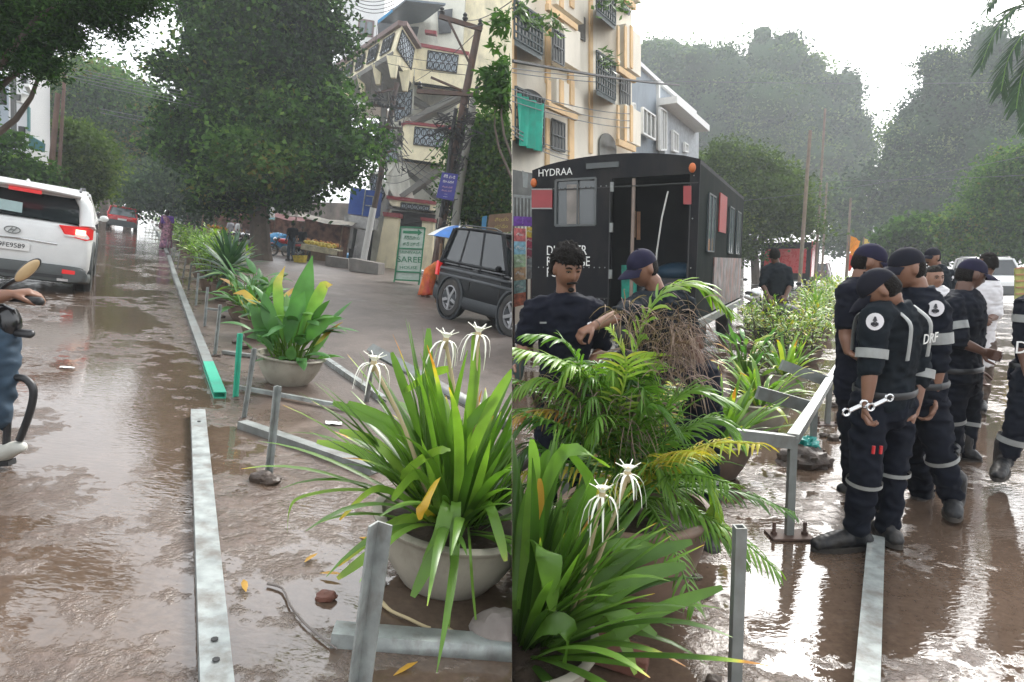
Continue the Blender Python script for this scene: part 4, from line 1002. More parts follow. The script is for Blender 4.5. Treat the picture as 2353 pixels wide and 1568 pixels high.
# ---- autorickshaw
def rickshaw(label, px, py, rz, s_=1.0):
    g = G(px, py, 'L'); t = Thing("auto_rickshaw", label, "auto rickshaw", 'L', g, rz)
    mb = MB(); mb.loft([sring(-1.2, .60, .35, .95, 5), sring(-.2, .65, .3, .95, 5), sring(.5, .60, .3, .85, 5), sring(1.15, .32, .35, .80, 4), sring(1.3, .18, .4, .7, 3)]); t.add(mb, 'body', M_dkpaint)
    mb = MB(); mb.loft([sring(-1.25, .60, 1.55, 1.68, 5), sring(-.9, .68, 1.6, 1.85, 4), sring(.4, .68, 1.62, 1.86, 4), sring(.75, .60, 1.6, 1.74, 4)]); t.add(mb, 'canopy', M_blackp)
    mb = MB(); mb.box((0, -1.1, 1.3), (1.15, .04, .6)); t.add(mb, 'rear_curtain', M_blackp)
    mb = MB(); panel(mb, [(-.52, .80, .92), (.52, .80, .92), (.50, .70, 1.58), (-.50, .70, 1.58)], -.02, (0, 1, 0)); t.add(mb, 'windscreen', M_glassl, smooth=False)
    mb = MB()
    for x in (-.58, .58): mb.tube([(x, .8, .9), (x * .95, .68, 1.65)], .03, 6); mb.tube([(x, -.9, .9), (x, -.9, 1.65)], .03, 6)
    t.add(mb, 'frame', M_blackp)
    for x, y in ((-.5, -.8), (.5, -.8), (0, 1.1)): 
        mb = MB(); mb.lathe([(.1, -.06), (.22, -.06), (.24, 0), (.22, .06), (.1, .06)], 20, Matrix.Translation((x, y, .24)) @ Matrix.Rotation(pi / 2, 4, 'Y')); t.add(mb, 'wheel', M_tyre)
    mb = MB(); mb.blob((0, 1.3, .75), (.09, .06, .09)); t.add(mb, 'headlight', M_chrome)
rickshaw("black auto rickshaw facing the viewer behind the median shrubs", 405, 528, heading(330, 488) + pi)
# ---- motorbikes
def motorbike(label, side, loc, rz, col, lit=False, cover=None, lean=True, group="motorbikes parked by the stalls", name="motorbike", sc_=1.):
    t = Thing(name, label, "motorbike", side, loc, rz, group, lean=lean)
    for y in (-.62, .66):
        mb = MB(); n = 26; mb.tube([(0, y + .27 * cos(2 * pi * k / n), .29 + .27 * sin(2 * pi * k / n)) for k in range(n + 1)], .05, 8, cap=False); w_ = t.add(mb, 'wheel', M_tyre)
        mb = MB(); mb.lathe([(.05, -.05), (.06, 0), (.05, .05)], 10, Matrix.Translation((0, y, .29)) @ Matrix.Rotation(pi / 2, 4, 'Y'))
        for k in range(6): a = k * pi / 3; mb.tube([(0, y, .29), (0, y + .24 * cos(a), .29 + .24 * sin(a))], .012, 5)
        t.add(mb, 'rim', M_rim, parent=w_)
    mb = MB(); mb.blob((0, .02, .40), (.13, .24, .17)); mb.tube([(0.1, -.1, .3), (.13, -.5, .3), (.13, -.85, .36)], [.03, .04, .045], 8); t.add(mb, 'engine', M_galvd)
    mb = MB(); mb.blob((0, .16, .78), (.15, .30, .13)); t.add(mb, 'fuel_tank', col)
    mb = MB(); mb.capsule([(0, -.05, .76), (0, -.40, .77), (0, -.72, .83)], [(.13, .05), (.14, .06), (.10, .05)], 10, up=(0, 0, 1)); t.add(mb, 'seat', M_blackp)
    mb = MB(); mb.capsule([(0, -.45, .68), (0, -.95, .74)], [(.11, .07), (.07, .05)], 10, up=(0, 0, 1)); mb.tube([(0, .66, .62), (0, .9, .56), (0, .98, .40)], [(.06, .02)] * 3, 8, up=(0, .5, 1)); t.add(mb, 'fender', col)
    mb = MB()
    for x in (-.07, .07): mb.tube([(x, .66, .29), (x, .44, .88)], .022, 7)
    mb.tube([(0, .44, .92), (0, -.2, .55), (0, -.62, .29)], .03, 7)
    mb.tube([(-.34, .30, .98), (-.14, .42, .98), (.14, .42, .98), (.34, .30, .98)], .013, 7, smooth=3); t.add(mb, 'frame', M_blackp)
    mb = MB(); mb.blob((0, .58, .82), (.09, .09, .10)); t.add(mb, 'headlight', M_lit if lit else M_chrome)
    mb = MB()
    for x in (-.3, .3): mb.blob((x, .34, 1.12), (.06, .012, .04)); mb.tube([(x * .8, .36, .98), (x, .35, 1.1)], .006, 5)
    t.add(mb, 'mirror', M_blackp)
    if cover:
        mb = MB(); mb.blob((0, -.1, .78), (.40, .85, .36), seg=26, rings=16, fn=lambda d: 1 + .22 * noise.noise(d * 3.1) + .1 * noise.noise(d * 8)); t.add(mb, 'cover', cover)
    return t
M_mblack = pm("black_motorbike_paint", (.012, .012, .014), .25, coat=.5); M_mred = M_red
M_cream = pm("cream_wall", (.80, .72, .50), .8, var=.12, scale=1.5, bump=.01, dirt=(.22, .20, .16), dscale=1.2, damt=.45)
M_offw = pm("offwhite_wall", (.68, .67, .58), .8, var=.12, scale=1.5, dirt=(.16, .15, .13), dscale=1.2, damt=.5)
M_sofft = pm("shade_grey_soffit", (.17, .165, .15), .85, var=.2, scale=1.2, dirt=(.08, .075, .07), dscale=.9)  # grey with the soffits' shade put into the colour, blotched at random
M_trim = pm("dark_red_trim", (.22, .03, .035), .6, var=.2)
M_whitew = pm("white_wall", (.66, .67, .68), .8, var=.06, scale=1)
M_bluew = pm("pale_blue_wall", (.38, .44, .50), .8, var=.08, scale=1, dirt=(.2, .22, .24), dscale=.8)
M_teal = pm("teal_sheet", (.03, .13, .14), .6, var=.2)
M_blue = pm("blue_sheet", (.02, .07, .30), .45, var=.15)
M_iron = pm("rusty_iron", (.075, .05, .042), .7, var=.3, scale=3, dirt=(.14, .06, .03), damt=.5)
M_cable = pm("black_cable", (.02, .02, .022), .6)
def bp(mb, pts, Y, dep, side='L'):
    """wall piece: pixel outline at depth Y (+ own dY), dep metres thick away from the street"""
    P = [W(q[0], q[1], Y + (q[2] if len(q) > 2 else 0)) for q in pts]; mb.prism(P, Vector((0, dep, 0)))
    return P
def jali(t, quad, Y, nx, ny, name='openwork_panel', parent=None, back=M_bluew, bar=M_slot, r=.42):
    """openwork block: frame, dark back and rings"""
    P = quad if Y is None else [W(q[0], q[1], Y + (q[2] if len(q) > 2 else 0)) for q in quad]   # tl tr br bl
    mb = MB(); mb.prism(P, Vector((0, .06, 0))); o = t.add(mb, name, back, world=True, smooth=False, parent=parent)
    mb = MB(); 
    pt = lambda u, v: (P[0].lerp(P[1], u)).lerp(P[3].lerp(P[2], u), v) - Vector((0, .03, 0))
    for i in range(nx):
        for j in range(ny):
            n = 9; mb.tube([pt((i + .5 + r * cos(2 * pi * k / n)) / nx, (j + .5 + r * sin(2 * pi * k / n)) / ny) for k in range(n + 1)], .028, 4)
        mb.tube([pt((i + .5) / nx, 0), pt((i + .5) / nx, 1)], .02, 4)
    mb.tube([pt(0, 0), pt(1, 0), pt(1, 1), pt(0, 1), pt(0, 0)], .035, 4)
    t.add(mb, 'lattice', bar, world=True, parent=o)
YT = 36.
M_win0 = pm('opening_shade_fill', (.07, .075, .08), .6, var=.4, scale=2)  # dark panel colour stands in for the shade inside the openings
t = Thing("stair_building", "cream building with zigzag outside stair, openwork parapets and red trim", "building", 'L', G(900, 612, 'L'), lean=0)
mb = MB(); bp(mb, [(1066, -60), (1230, -60), (1230, 600), (1018, 600)], YT + 4, 8); t.add(mb, 'side_wall', M_cream, world=True, smooth=False)
mb = MB(); bp(mb, [(935, -60), (1072, -60), (1062, 120), (1010, 600), (868, 600), (905, 215), (925, 100)], YT + 3.4, 3); t.add(mb, 'back_wall', M_offw, world=True, smooth=False)
# parapets of the landings
for (q, top, jl, nx, ny) in (([(956, 108), (967, 101), (1076, 121), (1068, 213), (952, 196)], [(952, 106), (966, 99), (1078, 119), (1076, 127), (966, 107), (953, 113)], [(984, 117), (1054, 128), (1049, 168), (980, 158)], 5, 2),
                             ([(926, 285), (934, 281), (1034, 295), (1020, 385), (923, 371)], [(922, 284), (934, 278), (1036, 290), (1035, 297), (934, 285), (923, 290)], [(954, 292), (1024, 301), (1019, 340), (950, 332)], 5, 2),
                             ([(890, 457), (1000, 470), (998, 492), (904, 480)], [(888, 449), (1001, 463), (1000, 471), (888, 457)], [(922, 466), (988, 474), (986, 486), (920, 479)], 5, 1)):
    mb = MB(); bp(mb, q, YT, .25); p_ = t.add(mb, 'parapet', M_cream, world=True, smooth=False)
    mb = MB(); bp(mb, top, YT - .08, .5); t.add(mb, 'coping', M_trim, world=True, smooth=False, parent=p_)
    jali(t, jl, YT - .05, nx, ny, parent=p_)
# landing floors and slanting flights between them
mb = MB()
for (a, b, c, d_) in (((952, 196, 0), (1068, 213, 0), (1066, 196, 3.4), (950, 183, 3.4)), ((923, 371, 0), (1020, 385, 0), (1020, 370, 3.4), (930, 360, 3.4)), ((890, 480, 0), (1000, 492, 0), (1000, 478, 3.4), (890, 470, 3.4))):
    P = [W(q[0], q[1], YT + q[2]) for q in (a, b, c, d_)]; mb.prism(P, Vector((0, 0, .18)))
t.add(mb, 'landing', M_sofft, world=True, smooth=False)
mb = MB()
for (a, b, dy) in (((1062, 220), (948, 282), .9), ((948, 285), (905, 330), .9), ((1012, 392), (925, 455), .9), ((930, 218), (1040, 285), 2.2), ((925, 385), (1008, 460), 2.2)):
    P0 = W(a[0], a[1], YT + dy); P1 = W(b[0], b[1], YT + dy); mb.bar(P0, P1, 1.3, .28, up=(0, 0, 1))
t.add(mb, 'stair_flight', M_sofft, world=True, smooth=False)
mb = MB()
for q in ([(925, 215), (952, 200), (948, 262), (922, 284), (900, 285)], [(905, 380), (930, 372), (950, 455), (890, 452)], [(862, 300), (905, 290), (920, 372), (890, 400), (868, 380)], [(845, 400), (870, 395), (905, 452), (888, 500), (858, 505)]): bp(mb, q, YT + .35, .15)
t.add(mb, 'stair_side', M_offw, world=True, smooth=False)
jali(t, [(866, 305), (902, 296), (916, 368), (872, 376)], YT + .3, 3, 4); jali(t, [(905, 220), (948, 206), (944, 262), (908, 280)], YT + .3, 3, 3); jali(t, [(850, 405), (868, 400), (885, 448), (862, 495)], YT + .3, 2, 5)
# gallery
gq = [(773, 158, 12), (924, 57, -3), (903, 130, -3), (769, 210, 12)]
mb = MB(); bp(mb, gq, YT, .2); bp(mb, [(924, 57, -3), (958, 110, -.2), (946, 192, -.2), (903, 130, -3)], YT, .2); gp = t.add(mb, 'gallery_parapet', M_cream, world=True, smooth=False)
mb = MB(); P = [W(*q[:2], YT + q[2]) for q in ((772, 156, 12), (925, 54, -3), (959, 108, -.2))]; mb.bar(P[0], P[1], .45, .22); mb.bar(P[1], P[2], .45, .22); t.add(mb, 'coping', pm("brown_coping", (.16, .10, .09), .7), world=True, smooth=False, parent=gp)
def wquad(q, u0, u1, v0, v1):
    P = [W(a, b, YT + c) for a, b, c in q]; f = lambda u, v: P[0].lerp(P[1], u).lerp(P[3].lerp(P[2], u), v) - Vector((0, .10, 0))
    return [f(u0, v0), f(u1, v0), f(u1, v1), f(u0, v1)]
M_ow = pm("pale_openwork", (.50, .55, .60), .7)
for k in range(5): jali(t, wquad(gq, .03 + k * .195, .16 + k * .195, .18, .70), None, 4, 1, parent=gp, back=M_ow)
jali(t, wquad([(924, 57, -3), (958, 110, -.2), (946, 192, -.2), (903, 130, -3)], .1, .9, .12, .7), None, 5, 3, parent=gp, back=M_ow)
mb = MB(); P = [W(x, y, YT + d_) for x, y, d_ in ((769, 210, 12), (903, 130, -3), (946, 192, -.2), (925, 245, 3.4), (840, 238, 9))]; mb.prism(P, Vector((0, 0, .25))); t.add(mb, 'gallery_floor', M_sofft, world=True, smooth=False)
for (x, y, d_) in ((903, 132, -3), (868, 152, .8), (832, 175, 5), (795, 196, 9), (930, 165, -1.2)):
    mb = MB(); c = W(x, y, YT + d_); mb.loft([[c + Vector((sx * .28, sy * .28, 0)) for sx, sy in ((-1, -1), (1, -1), (1, 1), (-1, 1))], [c + Vector((sx * .12, sy * .12, -1.0)) for sx, sy in ((-1, -1), (1, -1), (1, 1), (-1, 1))]]); t.add(mb, 'bracket', M_cream, world=True, smooth=False)
mb = MB(); bp(mb, [(775, 208, 12), (785, 208, 12), (785, 245, 12), (775, 245, 12)], YT, .3); bp(mb, [(878, 180, 2), (890, 180, 2), (880, 420, 2), (868, 420, 2)], YT, .3); t.add(mb, 'column', M_sofft, world=True, smooth=False)
# top storey roof sheet, doors, windows
mb = MB(); P = [W(x, y, YT + d_) for x, y, d_ in ((870, 52, 2), (932, 2, -1), (1024, 12, 1), (960, 60, 4))]; mb.prism(P, Vector((0, 0, .1))); t.add(mb, 'roof_sheet', pm("blue_edged_sheet", (.10, .13, .16), .5), world=True, smooth=False)
mb = MB(); bp(mb, [(868, 54), (932, 3), (932, -2), (868, 47)], YT + .4, .1); t.add(mb, 'roof_edge', M_tarp, world=True, smooth=False)
for q in ([(925, 60), (962, 62), (952, 112), (945, 110)], [(1005, 25), (1040, 20), (1036, 75), (1008, 78)], [(868, 55), (905, 40), (905, 90), (868, 100)]): mb = MB(); bp(mb, q, YT + 3.2, .1); t.add(mb, 'dark_opening', M_win0, world=True, smooth=False)
mb = MB(); bp(mb, [(976, 68), (1003, 71), (1002, 79), (976, 75)], YT + .5, .4); t.add(mb, 'coping', M_trim, world=True, smooth=False)
# gate pillars and dark ground floor opening
for q, cp_ in (([(884, 494), (916, 498), (905, 618), (862, 612)], [(879, 487), (920, 491), (919, 501), (881, 497)]), ([(970, 505), (996, 508), (992, 622), (966, 620)], [(966, 499), (1000, 503), (999, 511), (967, 507)])):
    mb = MB(); bp(mb, q, YT - .6, .7); g_ = t.add(mb, 'gate_pillar', M_cream, world=True, smooth=False); mb = MB(); bp(mb, cp_, YT - .7, .9); t.add(mb, 'pillar_cap', M_trim, world=True, smooth=False, parent=g_)
mb = MB(); bp(mb, [(900, 484), (1000, 493), (985, 620), (880, 620)], YT + 2.6, .3); t.add(mb, 'ground_floor_opening', M_slot, world=True, smooth=False)
mb = MB(); bp(mb, [(838, 510), (884, 494), (862, 614), (826, 606)], YT - .2, .3); t.add(mb, 'yard_wall', M_offw, world=True, smooth=False)
# far white building with a framed window
t = Thing("white_building", "white building with one brown framed window behind the gallery", "building", 'L', Vector((-14, 52, 2.1)), lean=0)
mb = MB(); bp(mb, [(790, -60), (885, -60), (880, 240), (778, 240)], 52, 5); t.add(mb, 'wall', M_whitew, world=True, smooth=False)
mb = MB(); bp(mb, [(824, 42), (860, 48), (857, 86), (821, 80)], 51.9, .1); w_ = t.add(mb, 'window', pm("brown_frame", (.13, .08, .08), .6), world=True, smooth=False)
mb = MB(); bp(mb, [(828, 47), (840, 49), (837, 78), (825, 76)], 51.85, .04); bp(mb, [(844, 50), (856, 52), (853, 81), (841, 79)], 51.85, .04); t.add(mb, 'pane', M_glassl, world=True, smooth=False, parent=w_)
# blue sheet shed and white kiosk, kerb blocks
t = Thing("blue_sheet_shed", "bright blue metal sheet cabin above the grimy white kiosk", "shed", 'L', Vector((-8.3, 35, 1.4)), lean=0)
mb = MB(); bp(mb, [(806, 430), (868, 440), (862, 500), (799, 491)], 35, 1.2); t.add(mb, 'sheet', M_blue, world=True, smooth=False)
mb = MB(); 
for a, b in (((840, 436), (832, 496)), ((842, 450), (858, 452)), ((840, 472), (858, 474)), ((858, 452), (856, 474))): mb.bar(W(*a, 34.95), W(*b, 34.95), .07, .05)
t.add(mb, 'frame', M_galv, world=True)
t = Thing("white_kiosk", "grimy white kiosk with open posts below the blue sheet cabin", "kiosk", 'L', Vector((-8.6, 34.6, 1.4)), lean=0)
mb = MB(); bp(mb, [(792, 492), (862, 503), (858, 528), (790, 520)], 34.5, 1); bp(mb, [(790, 520), (812, 524), (806, 572), (784, 568)], 34.5, 1); bp(mb, [(822, 526), (842, 530), (835, 606), (808, 603)], 34.5, .8); t.add(mb, 'wall', pm("grimy_white", (.45, .45, .45), .8, dirt=(.1, .1, .1), dscale=1.5, damt=.8), world=True, smooth=False)
mb = MB(); bp(mb, [(806, 524), (858, 530), (850, 600), (800, 596)], 35.6, .1); t.add(mb, 'dark_opening', M_slot, world=True, smooth=False)
for lb, q in (("long grey concrete block at the road edge by the fruit cart", [(748, 588), (800, 596), (800, 618), (748, 610)]), ("grey concrete block in front of the white kiosk", [(802, 593), (870, 606), (868, 632), (802, 622)])):
    P0 = G(q[2][0], q[2][1], 'L'); mb = MB(); bp(mb, q, P0.y, 1.3); solo("kerb_block", lb, "concrete block", 'L', P0, mb, M_pave, smooth=False)
# white and blue house at the far side of the wet lane
t = Thing("white_blue_house", "pale white and blue house with an air conditioner and teal awning", "house", 'L', Vector((-19, 24, 2.8)), lean=0)
mb = MB(); bp(mb, [(-120, 150), (20, 175), (20, 420), (-120, 420)], 24, .6); t.add(mb, 'blue_wall', M_bluew, world=True, smooth=False); mb = MB(); bp(mb, [(66, 250, 3), (108, 320, 5), (108, 420, 5), (66, 430, 3)], 24, .3); t.add(mb, 'side_wall', M_bluew, world=True, smooth=False)
mb = MB(); bp(mb, [(20, 158), (68, 168), (70, 440), (20, 440)], 23.6, 1.0); t.add(mb, 'wall', M_whitew, world=True, smooth=False)
mb = MB(); bp(mb, [(62, 244, 0), (100, 280, 4), (99, 318, 4), (62, 300, 0)], 23.2, .1); bp(mb, [(66, 310), (100, 330), (98, 350), (66, 340)], 23.3, .1); t.add(mb, 'awning', M_teal, world=True, smooth=False)
mb = MB(); mb.bar(W(60, 196, 23), W(102, 272, 26), .12, .1); mb.bar(W(64, 196, 23), W(100, 262, 26), .06, .1); t.add(mb, 'roof_edge', M_whitebd, world=True)
mb = MB(); bp(mb, [(30, 212), (50, 214), (49, 236), (30, 234)], 23.2, .4); ac = t.add(mb, 'air_conditioner', M_whitebd, world=True, smooth=False); mb = MB(); bp(mb, [(34, 216), (46, 217), (45, 231), (34, 230)], 23.15, .04); t.add(mb, 'grille', M_cladg, world=True, smooth=False, parent=ac)
mb = MB(); mb.bar(W(30, 120, 22.8), W(32, 330, 22.8), .12, .12); t.add(mb, 'drain_pipe', M_cladg, world=True)
for q in ([(48, 172), (57, 173), (56, 192), (48, 191)], [(42, 290), (54, 291), (53, 318), (42, 317)], [(0, 205), (8, 206), (8, 240), (0, 239)], [(4, 300), (14, 301), (14, 330), (4, 330)]):
    mb = MB(); bp(mb, q, 23.5, .15); t.add(mb, 'window', M_slot, world=True, smooth=False)
t = Thing("teal_roofed_stall", "small teal roofed stall with red goods by the wooden pole", "stall", 'L', Vector((-20, 27, 2.9)), lean=0)
mb = MB(); P = [W(x, y, 26 + d_) for x, y, d_ in ((102, 398, 0), (108, 382, 1.5), (146, 396, 1.5), (140, 408, 0))]; mb.prism(P, Vector((0, 0, .06))); t.add(mb, 'roof', M_tarp, world=True, smooth=False)
mb = MB(); bp(mb, [(106, 402), (140, 408), (140, 440), (104, 440)], 26.5, .8); t.add(mb, 'counter', pm("mixed_goods", (.3, .09, .08), .7, var=.7, scale=5), world=True, smooth=False)
# ============================================================ poles, cross arms, wires
def polething(label, pts, r, mat, Y, side='L', name="utility_pole", extra=None):
    P = [W(x, y, Y) for x, y in pts]; b = P[0].copy(); gzv = gz(b.x, side)
    if b.z > gzv: P[0] = P[0] + (P[0] - P[1]).normalized() * (b.z - gzv + .2)
    t = Thing(name, label, "pole", side, P[0], lean=0); mb = MB(); mb.tube(P, [r] + [r * .9] * (len(P) - 2) + [r * .8], 10); t.add(mb, 'shaft', mat, world=True); return t
M_wpole = pm("weathered_pole", (.14, .085, .065), .8, var=.3, scale=2, dirt=(.07, .05, .04))
polething("brown leaning pole with a stub arm next to the white and blue house", [(113, 440), (133, 215)], .10, M_wpole, 22)
polething("thin brown pole right behind the leaning brown pole", [(133, 440), (149, 168)], .07, M_wpole, 25)
t = polething("crowded slanting pole with a white painted foot near the kiosk", [(834, 602), (868, 440), (893, 290), (912, 190)], .14, M_iron, 31)
mb = MB(); mb.tube([W(834, 604, 30.9), W(858, 478, 30.9)], .155, 10); t.add(mb, 'painted_foot', M_whitebd, world=True)
mb = MB(); 
for a, b in (((846, 288), (922, 296)), ((856, 242), (930, 250)), ((852, 330), (912, 336)), ((862, 215), (905, 205)), ((856, 365), (905, 345))): mb.bar(W(*a, 30.8), W(*b, 30.8), .12, .10)
t.add(mb, 'cross_arm', M_iron, world=True)
rr = random.Random(5); mb = MB()
for k in range(46):
    c = (rr.uniform(845, 930), rr.uniform(215, 400)); P = [W(c[0] + rr.gauss(0, 9), c[1] + rr.gauss(0, 12), 30.7 + rr.uniform(-.3, .3)) for _ in range(4)]; mb.tube(P, rr.uniform(.014, .03), 5, smooth=3)
for k in range(30): mb.blob(W(rr.uniform(848, 925), rr.choice((286, 246, 240, 333)) + rr.uniform(-5, 3), 30.7), (.07, .07, .12), seg=8, rings=5)
t.add(mb, 'cable_tangle', M_cable, world=True)
t = polething("tall rusty iron pole with a braced cross arm in front of the cream wall", [(1012, 540), (1040, 380), (1070, 215), (1099, 68)], .13, M_iron, 20)
mb = MB(); mb.bar(W(1010, 38, 19.9), W(1108, 68, 19.9), .13, .12); mb.bar(W(958, 210, 19.9), W(1100, 219, 19.9), .13, .12); mb.bar(W(1030, 46, 19.8), W(1082, 152, 19.9), .06, .06); mb.bar(W(990, 178, 19.8), W(1060, 208, 19.9), .06, .06); t.add(mb, 'cross_arm', M_iron, world=True)
mb = MB()
for x, y in ((1016, 32), (1069, 46), (1104, 60), (1096, 214), (965, 204)): mb.lathe([(.03, 0), (.07, .04), (.09, .10), (.05, .14), (.07, .2), (.02, .26)], 10, Matrix.Translation(W(x, y + 4, 19.9)))
t.add(mb, 'insulator', M_cable, world=True)
mb = MB()
for k in range(60):
    u = rr.random(); cx, cy = lerp(1080, 1015, u), lerp(235, 540, u); P = [W(cx + rr.gauss(0, 8), cy + rr.gauss(0, 14), 19.8 + rr.uniform(-.2, .2)) for _ in range(4)]; mb.tube(P, rr.uniform(.01, .026), 5, smooth=3)
for k in range(34):
    c = (rr.uniform(1000, 1085), rr.uniform(265, 320)); P = [W(c[0] + rr.gauss(0, 14), c[1] + rr.gauss(0, 9), 19.7 + rr.uniform(-.3, .3)) for _ in range(4)]; mb.tube(P, rr.uniform(.01, .022), 5, smooth=3)
mb.tube([W(1048, 250, 19.8), W(1036, 330, 19.8), W(1026, 420, 19.8), W(1012, 500, 19.8)], .06, 8, smooth=3)
t.add(mb, 'cable_tangle', M_cable, world=True)
polething("grey concrete pole standing behind the rusty iron pole", [(1040, 560), (1058, 420), (1090, 222)], .15, pm("pole_concrete", (.22, .22, .20), .8, var=.2, scale=2), 22)
def wire(label, a, b, sag, r, side, n=1, spread=6, grp="overhead wires across the street", mat=None, Ya=None):
    """a, b: (px, py, Y)"""
    for i in range(n):
        A = W(a[0], a[1] + i * spread, a[2]); B = W(b[0], b[1] + i * spread * 1.15, b[2]); mb = MB(); L_ = (B - A).length
        mb.tube([A.lerp(B, k / 14) - Vector((0, 0, sag * L_ * 4 * (k / 14) * (1 - k / 14))) for k in range(15)], r, 5)
        solo("overhead_wire", (label if n == 1 else (('topmost', 'second', 'third', 'fourth')[i] if i < n - 1 else 'lowest') + ' ' + label), "wire", side, A, mb, mat or M_cablel, group=grp)
M_cablel = pm("grey_cable", (.16, .17, .17), .5)
wire("of the pale wires from the brown pole across the big tree", (140, 150, 22), (868, 285, 30.5), .012, .011, 'L', 5, 7)
wire("of the two wires low across the foliage to the slanting pole", (230, 250, 30), (860, 330, 30.5), .02, .012, 'L', 2, 9)
wire("of the dark wires between the slanting and rusty poles", (905, 250, 30.5), (1060, 214, 20), .02, .012, 'L', 3, 14, mat=M_cable)
wire("of the dark wires sagging below the middle parapet", (880, 400, 30.5), (1030, 300, 20), .05, .012, 'L', 2, 16, mat=M_cable)
wire("of the wires leaving the upper cross arm towards the top corner", (1070, 46, 19.9), (1190, -8, 9), .01, .008, 'L', 2, 14, mat=M_cable)
wire("diagonal wire crossing the upper parapet to the rusty pole", (948, 190, 33), (1100, 70, 20), .01, .012, 'L', 1, mat=M_cable)
wire("of the loose wires hanging above the white building", (815, -5, 25), (905, -8, 25), .12, .012, 'L', 4, 8, mat=M_cable)
wire("thin wire dropping from the far roof sheet to the gallery", (868, 50, 31), (848, 240, 31), .0, .012, 'L', 1, mat=M_cable)
wire("wire along the left of the gallery down to the slanting pole", (780, 165, 31), (770, 215, 31), .0, .012, 'L', 1, mat=M_cable)
# ============================================================ boards and signs
def board(name, label, quad, Y, mat, side='L', th=.03, cat="sign", group=None):
    """quad tl tr br bl in pixels (+dY)"""
    P = [W(q[0], q[1], Y + (q[2] if len(q) > 2 else 0)) for q in quad]
    t = Thing(name, label, cat, side, P[3], lean=0, group=group); mb = MB(); mb.prism(P, Vector((0, th, 0))); t.add(mb, 'board', mat, world=True, smooth=False)
    X = P[1] - P[0]; Yv = P[0] - P[3]; t.q = P
    def put(txt, u, v, size, m, sx=1., nm='lettering'):
        o = (P[0].lerp(P[1], u)).lerp(P[3].lerp(P[2], u), v) - Vector((0, .012, 0)); M = frameM(o, X, Yv)
        t.add(text_mb(txt, size * Yv.length, M, .006, sx=sx), nm, m, world=True, smooth=False)
    t.put = put; return t
M_gboard = pm("pale_green_board", (.42, .50, .44), .5, var=.08, dirt=(.25, .28, .24), damt=.3); M_gl = pm("green_lettering", (.01, .16, .07), .5, var=.1)
Yb = G(938, 652, 'L').y
t = board("saree_board", "tall pale green saree shop board with an arrow, standing at the road edge", [(921, 522), (977, 524), (964, 646), (907, 643)], Yb, M_gboard)
mb = MB()
q = t.q
for i in range(4): mb.bar(q[i] - Vector((0, .02, 0)), q[(i + 1) % 4] - Vector((0, .02, 0)), .06, .05)
for u in (.24, .66): a = (q[0].lerp(q[1], u)).lerp(q[3].lerp(q[2], u), u * 0 + .20); 
mb.bar(q[0].lerp(q[3], .40) - Vector((0, .02, 0)), q[1].lerp(q[2], .40) - Vector((0, .02, 0)), .04, .05); mb.bar(q[0].lerp(q[3], .84) - Vector((0, .02, 0)), q[1].lerp(q[2], .84) - Vector((0, .02, 0)), .04, .05)
for k in (2, 3): mb.bar(q[k], Vector((q[k].x - .05, q[k].y, gz(q[k].x, 'L') - .05)), .06, .06)
t.add(mb, 'frame', M_gl, world=True)
mb = MB(); o = q[0].lerp(q[1], .5).lerp(q[3].lerp(q[2], .5), .09); X = (q[1] - q[0]); Yv = (q[0] - q[3]); F_ = frameM(o - Vector((0, .012, 0)), X, Yv); aw = X.length
mb.prism([F_ @ Vector(p) for p in ((-.38 * aw, .05, 0), (.22 * aw, .05, 0), (.22 * aw, .12, 0), (.40 * aw, 0, 0), (.22 * aw, -.12, 0), (.22 * aw, -.05, 0), (-.38 * aw, -.05, 0))], F_.to_3x3() @ Vector((0, 0, -.006))); t.add(mb, 'arrow', M_gl, world=True, smooth=False)
t.put("శ్రీనివాస", .5, .20, .085, M_gl); t.put("శారీ హౌస్", .5, .32, .085, M_gl); t.put("SRINIVASA", .5, .47, .075, M_gl, 1.15); t.put("SAREE", .5, .61, .155, M_gl, 1.12); t.put("HOUSE", .5, .76, .08, M_gl, 1.35)
t.put("----------------", .5, .89, .04, M_gl, 1.1); t.put("--------------", .5, .95, .04, M_gl, 1.1)
Yp = 19.4
t = board("blue_sign", "blue sign with white script fixed to the leaning rusty iron pole", [(1016, 396), (1053, 401), (1042, 462), (1002, 454)], Yp, pm("deep_blue_board", (.02, .02, .20), .45))
M_pk = pm("pink_lettering", (.6, .35, .4), .5)
t.put("శ్రీ హరి", .5, .15, .15, M_wlet); t.put("సేవా సమితి", .5, .34, .12, M_wlet, .8)
for v in (.54, .68): t.put("తెలుగు నగర్", .5, v, .08, M_pk)
t.put("------", .5, .80, .07, M_wlet); t.put("------", .5, .90, .09, M_wlet)
t = board("brown_sign", "brown board with yellow script above the black jeep", [(1124, 494), (1190, 488), (1190, 532), (1118, 536)], 21.5, pm("brown_board", (.20, .12, .07), .6))
M_yl = pm("yellow_lettering", (.5, .42, .12), .5); t.put("తెలుగు", .45, .32, .28, M_yl); t.put("భవనం", .45, .7, .28, M_yl)
t.add((lambda m: (m.bar(t.q[3], Vector((t.q[3].x, t.q[3].y, gz(t.q[3].x, 'L'))), .08, .08), m)[1])(MB()), 'sign_post', M_iron, world=True)
mb = MB(); bp(mb, [(1108, 498), (1119, 496), (1116, 530), (1106, 530)], 21.8, .3); solo("blue_drum", "bright blue plastic container left of the brown board", "container", 'L', W(1110, 530, 21.8), mb, M_tarp)
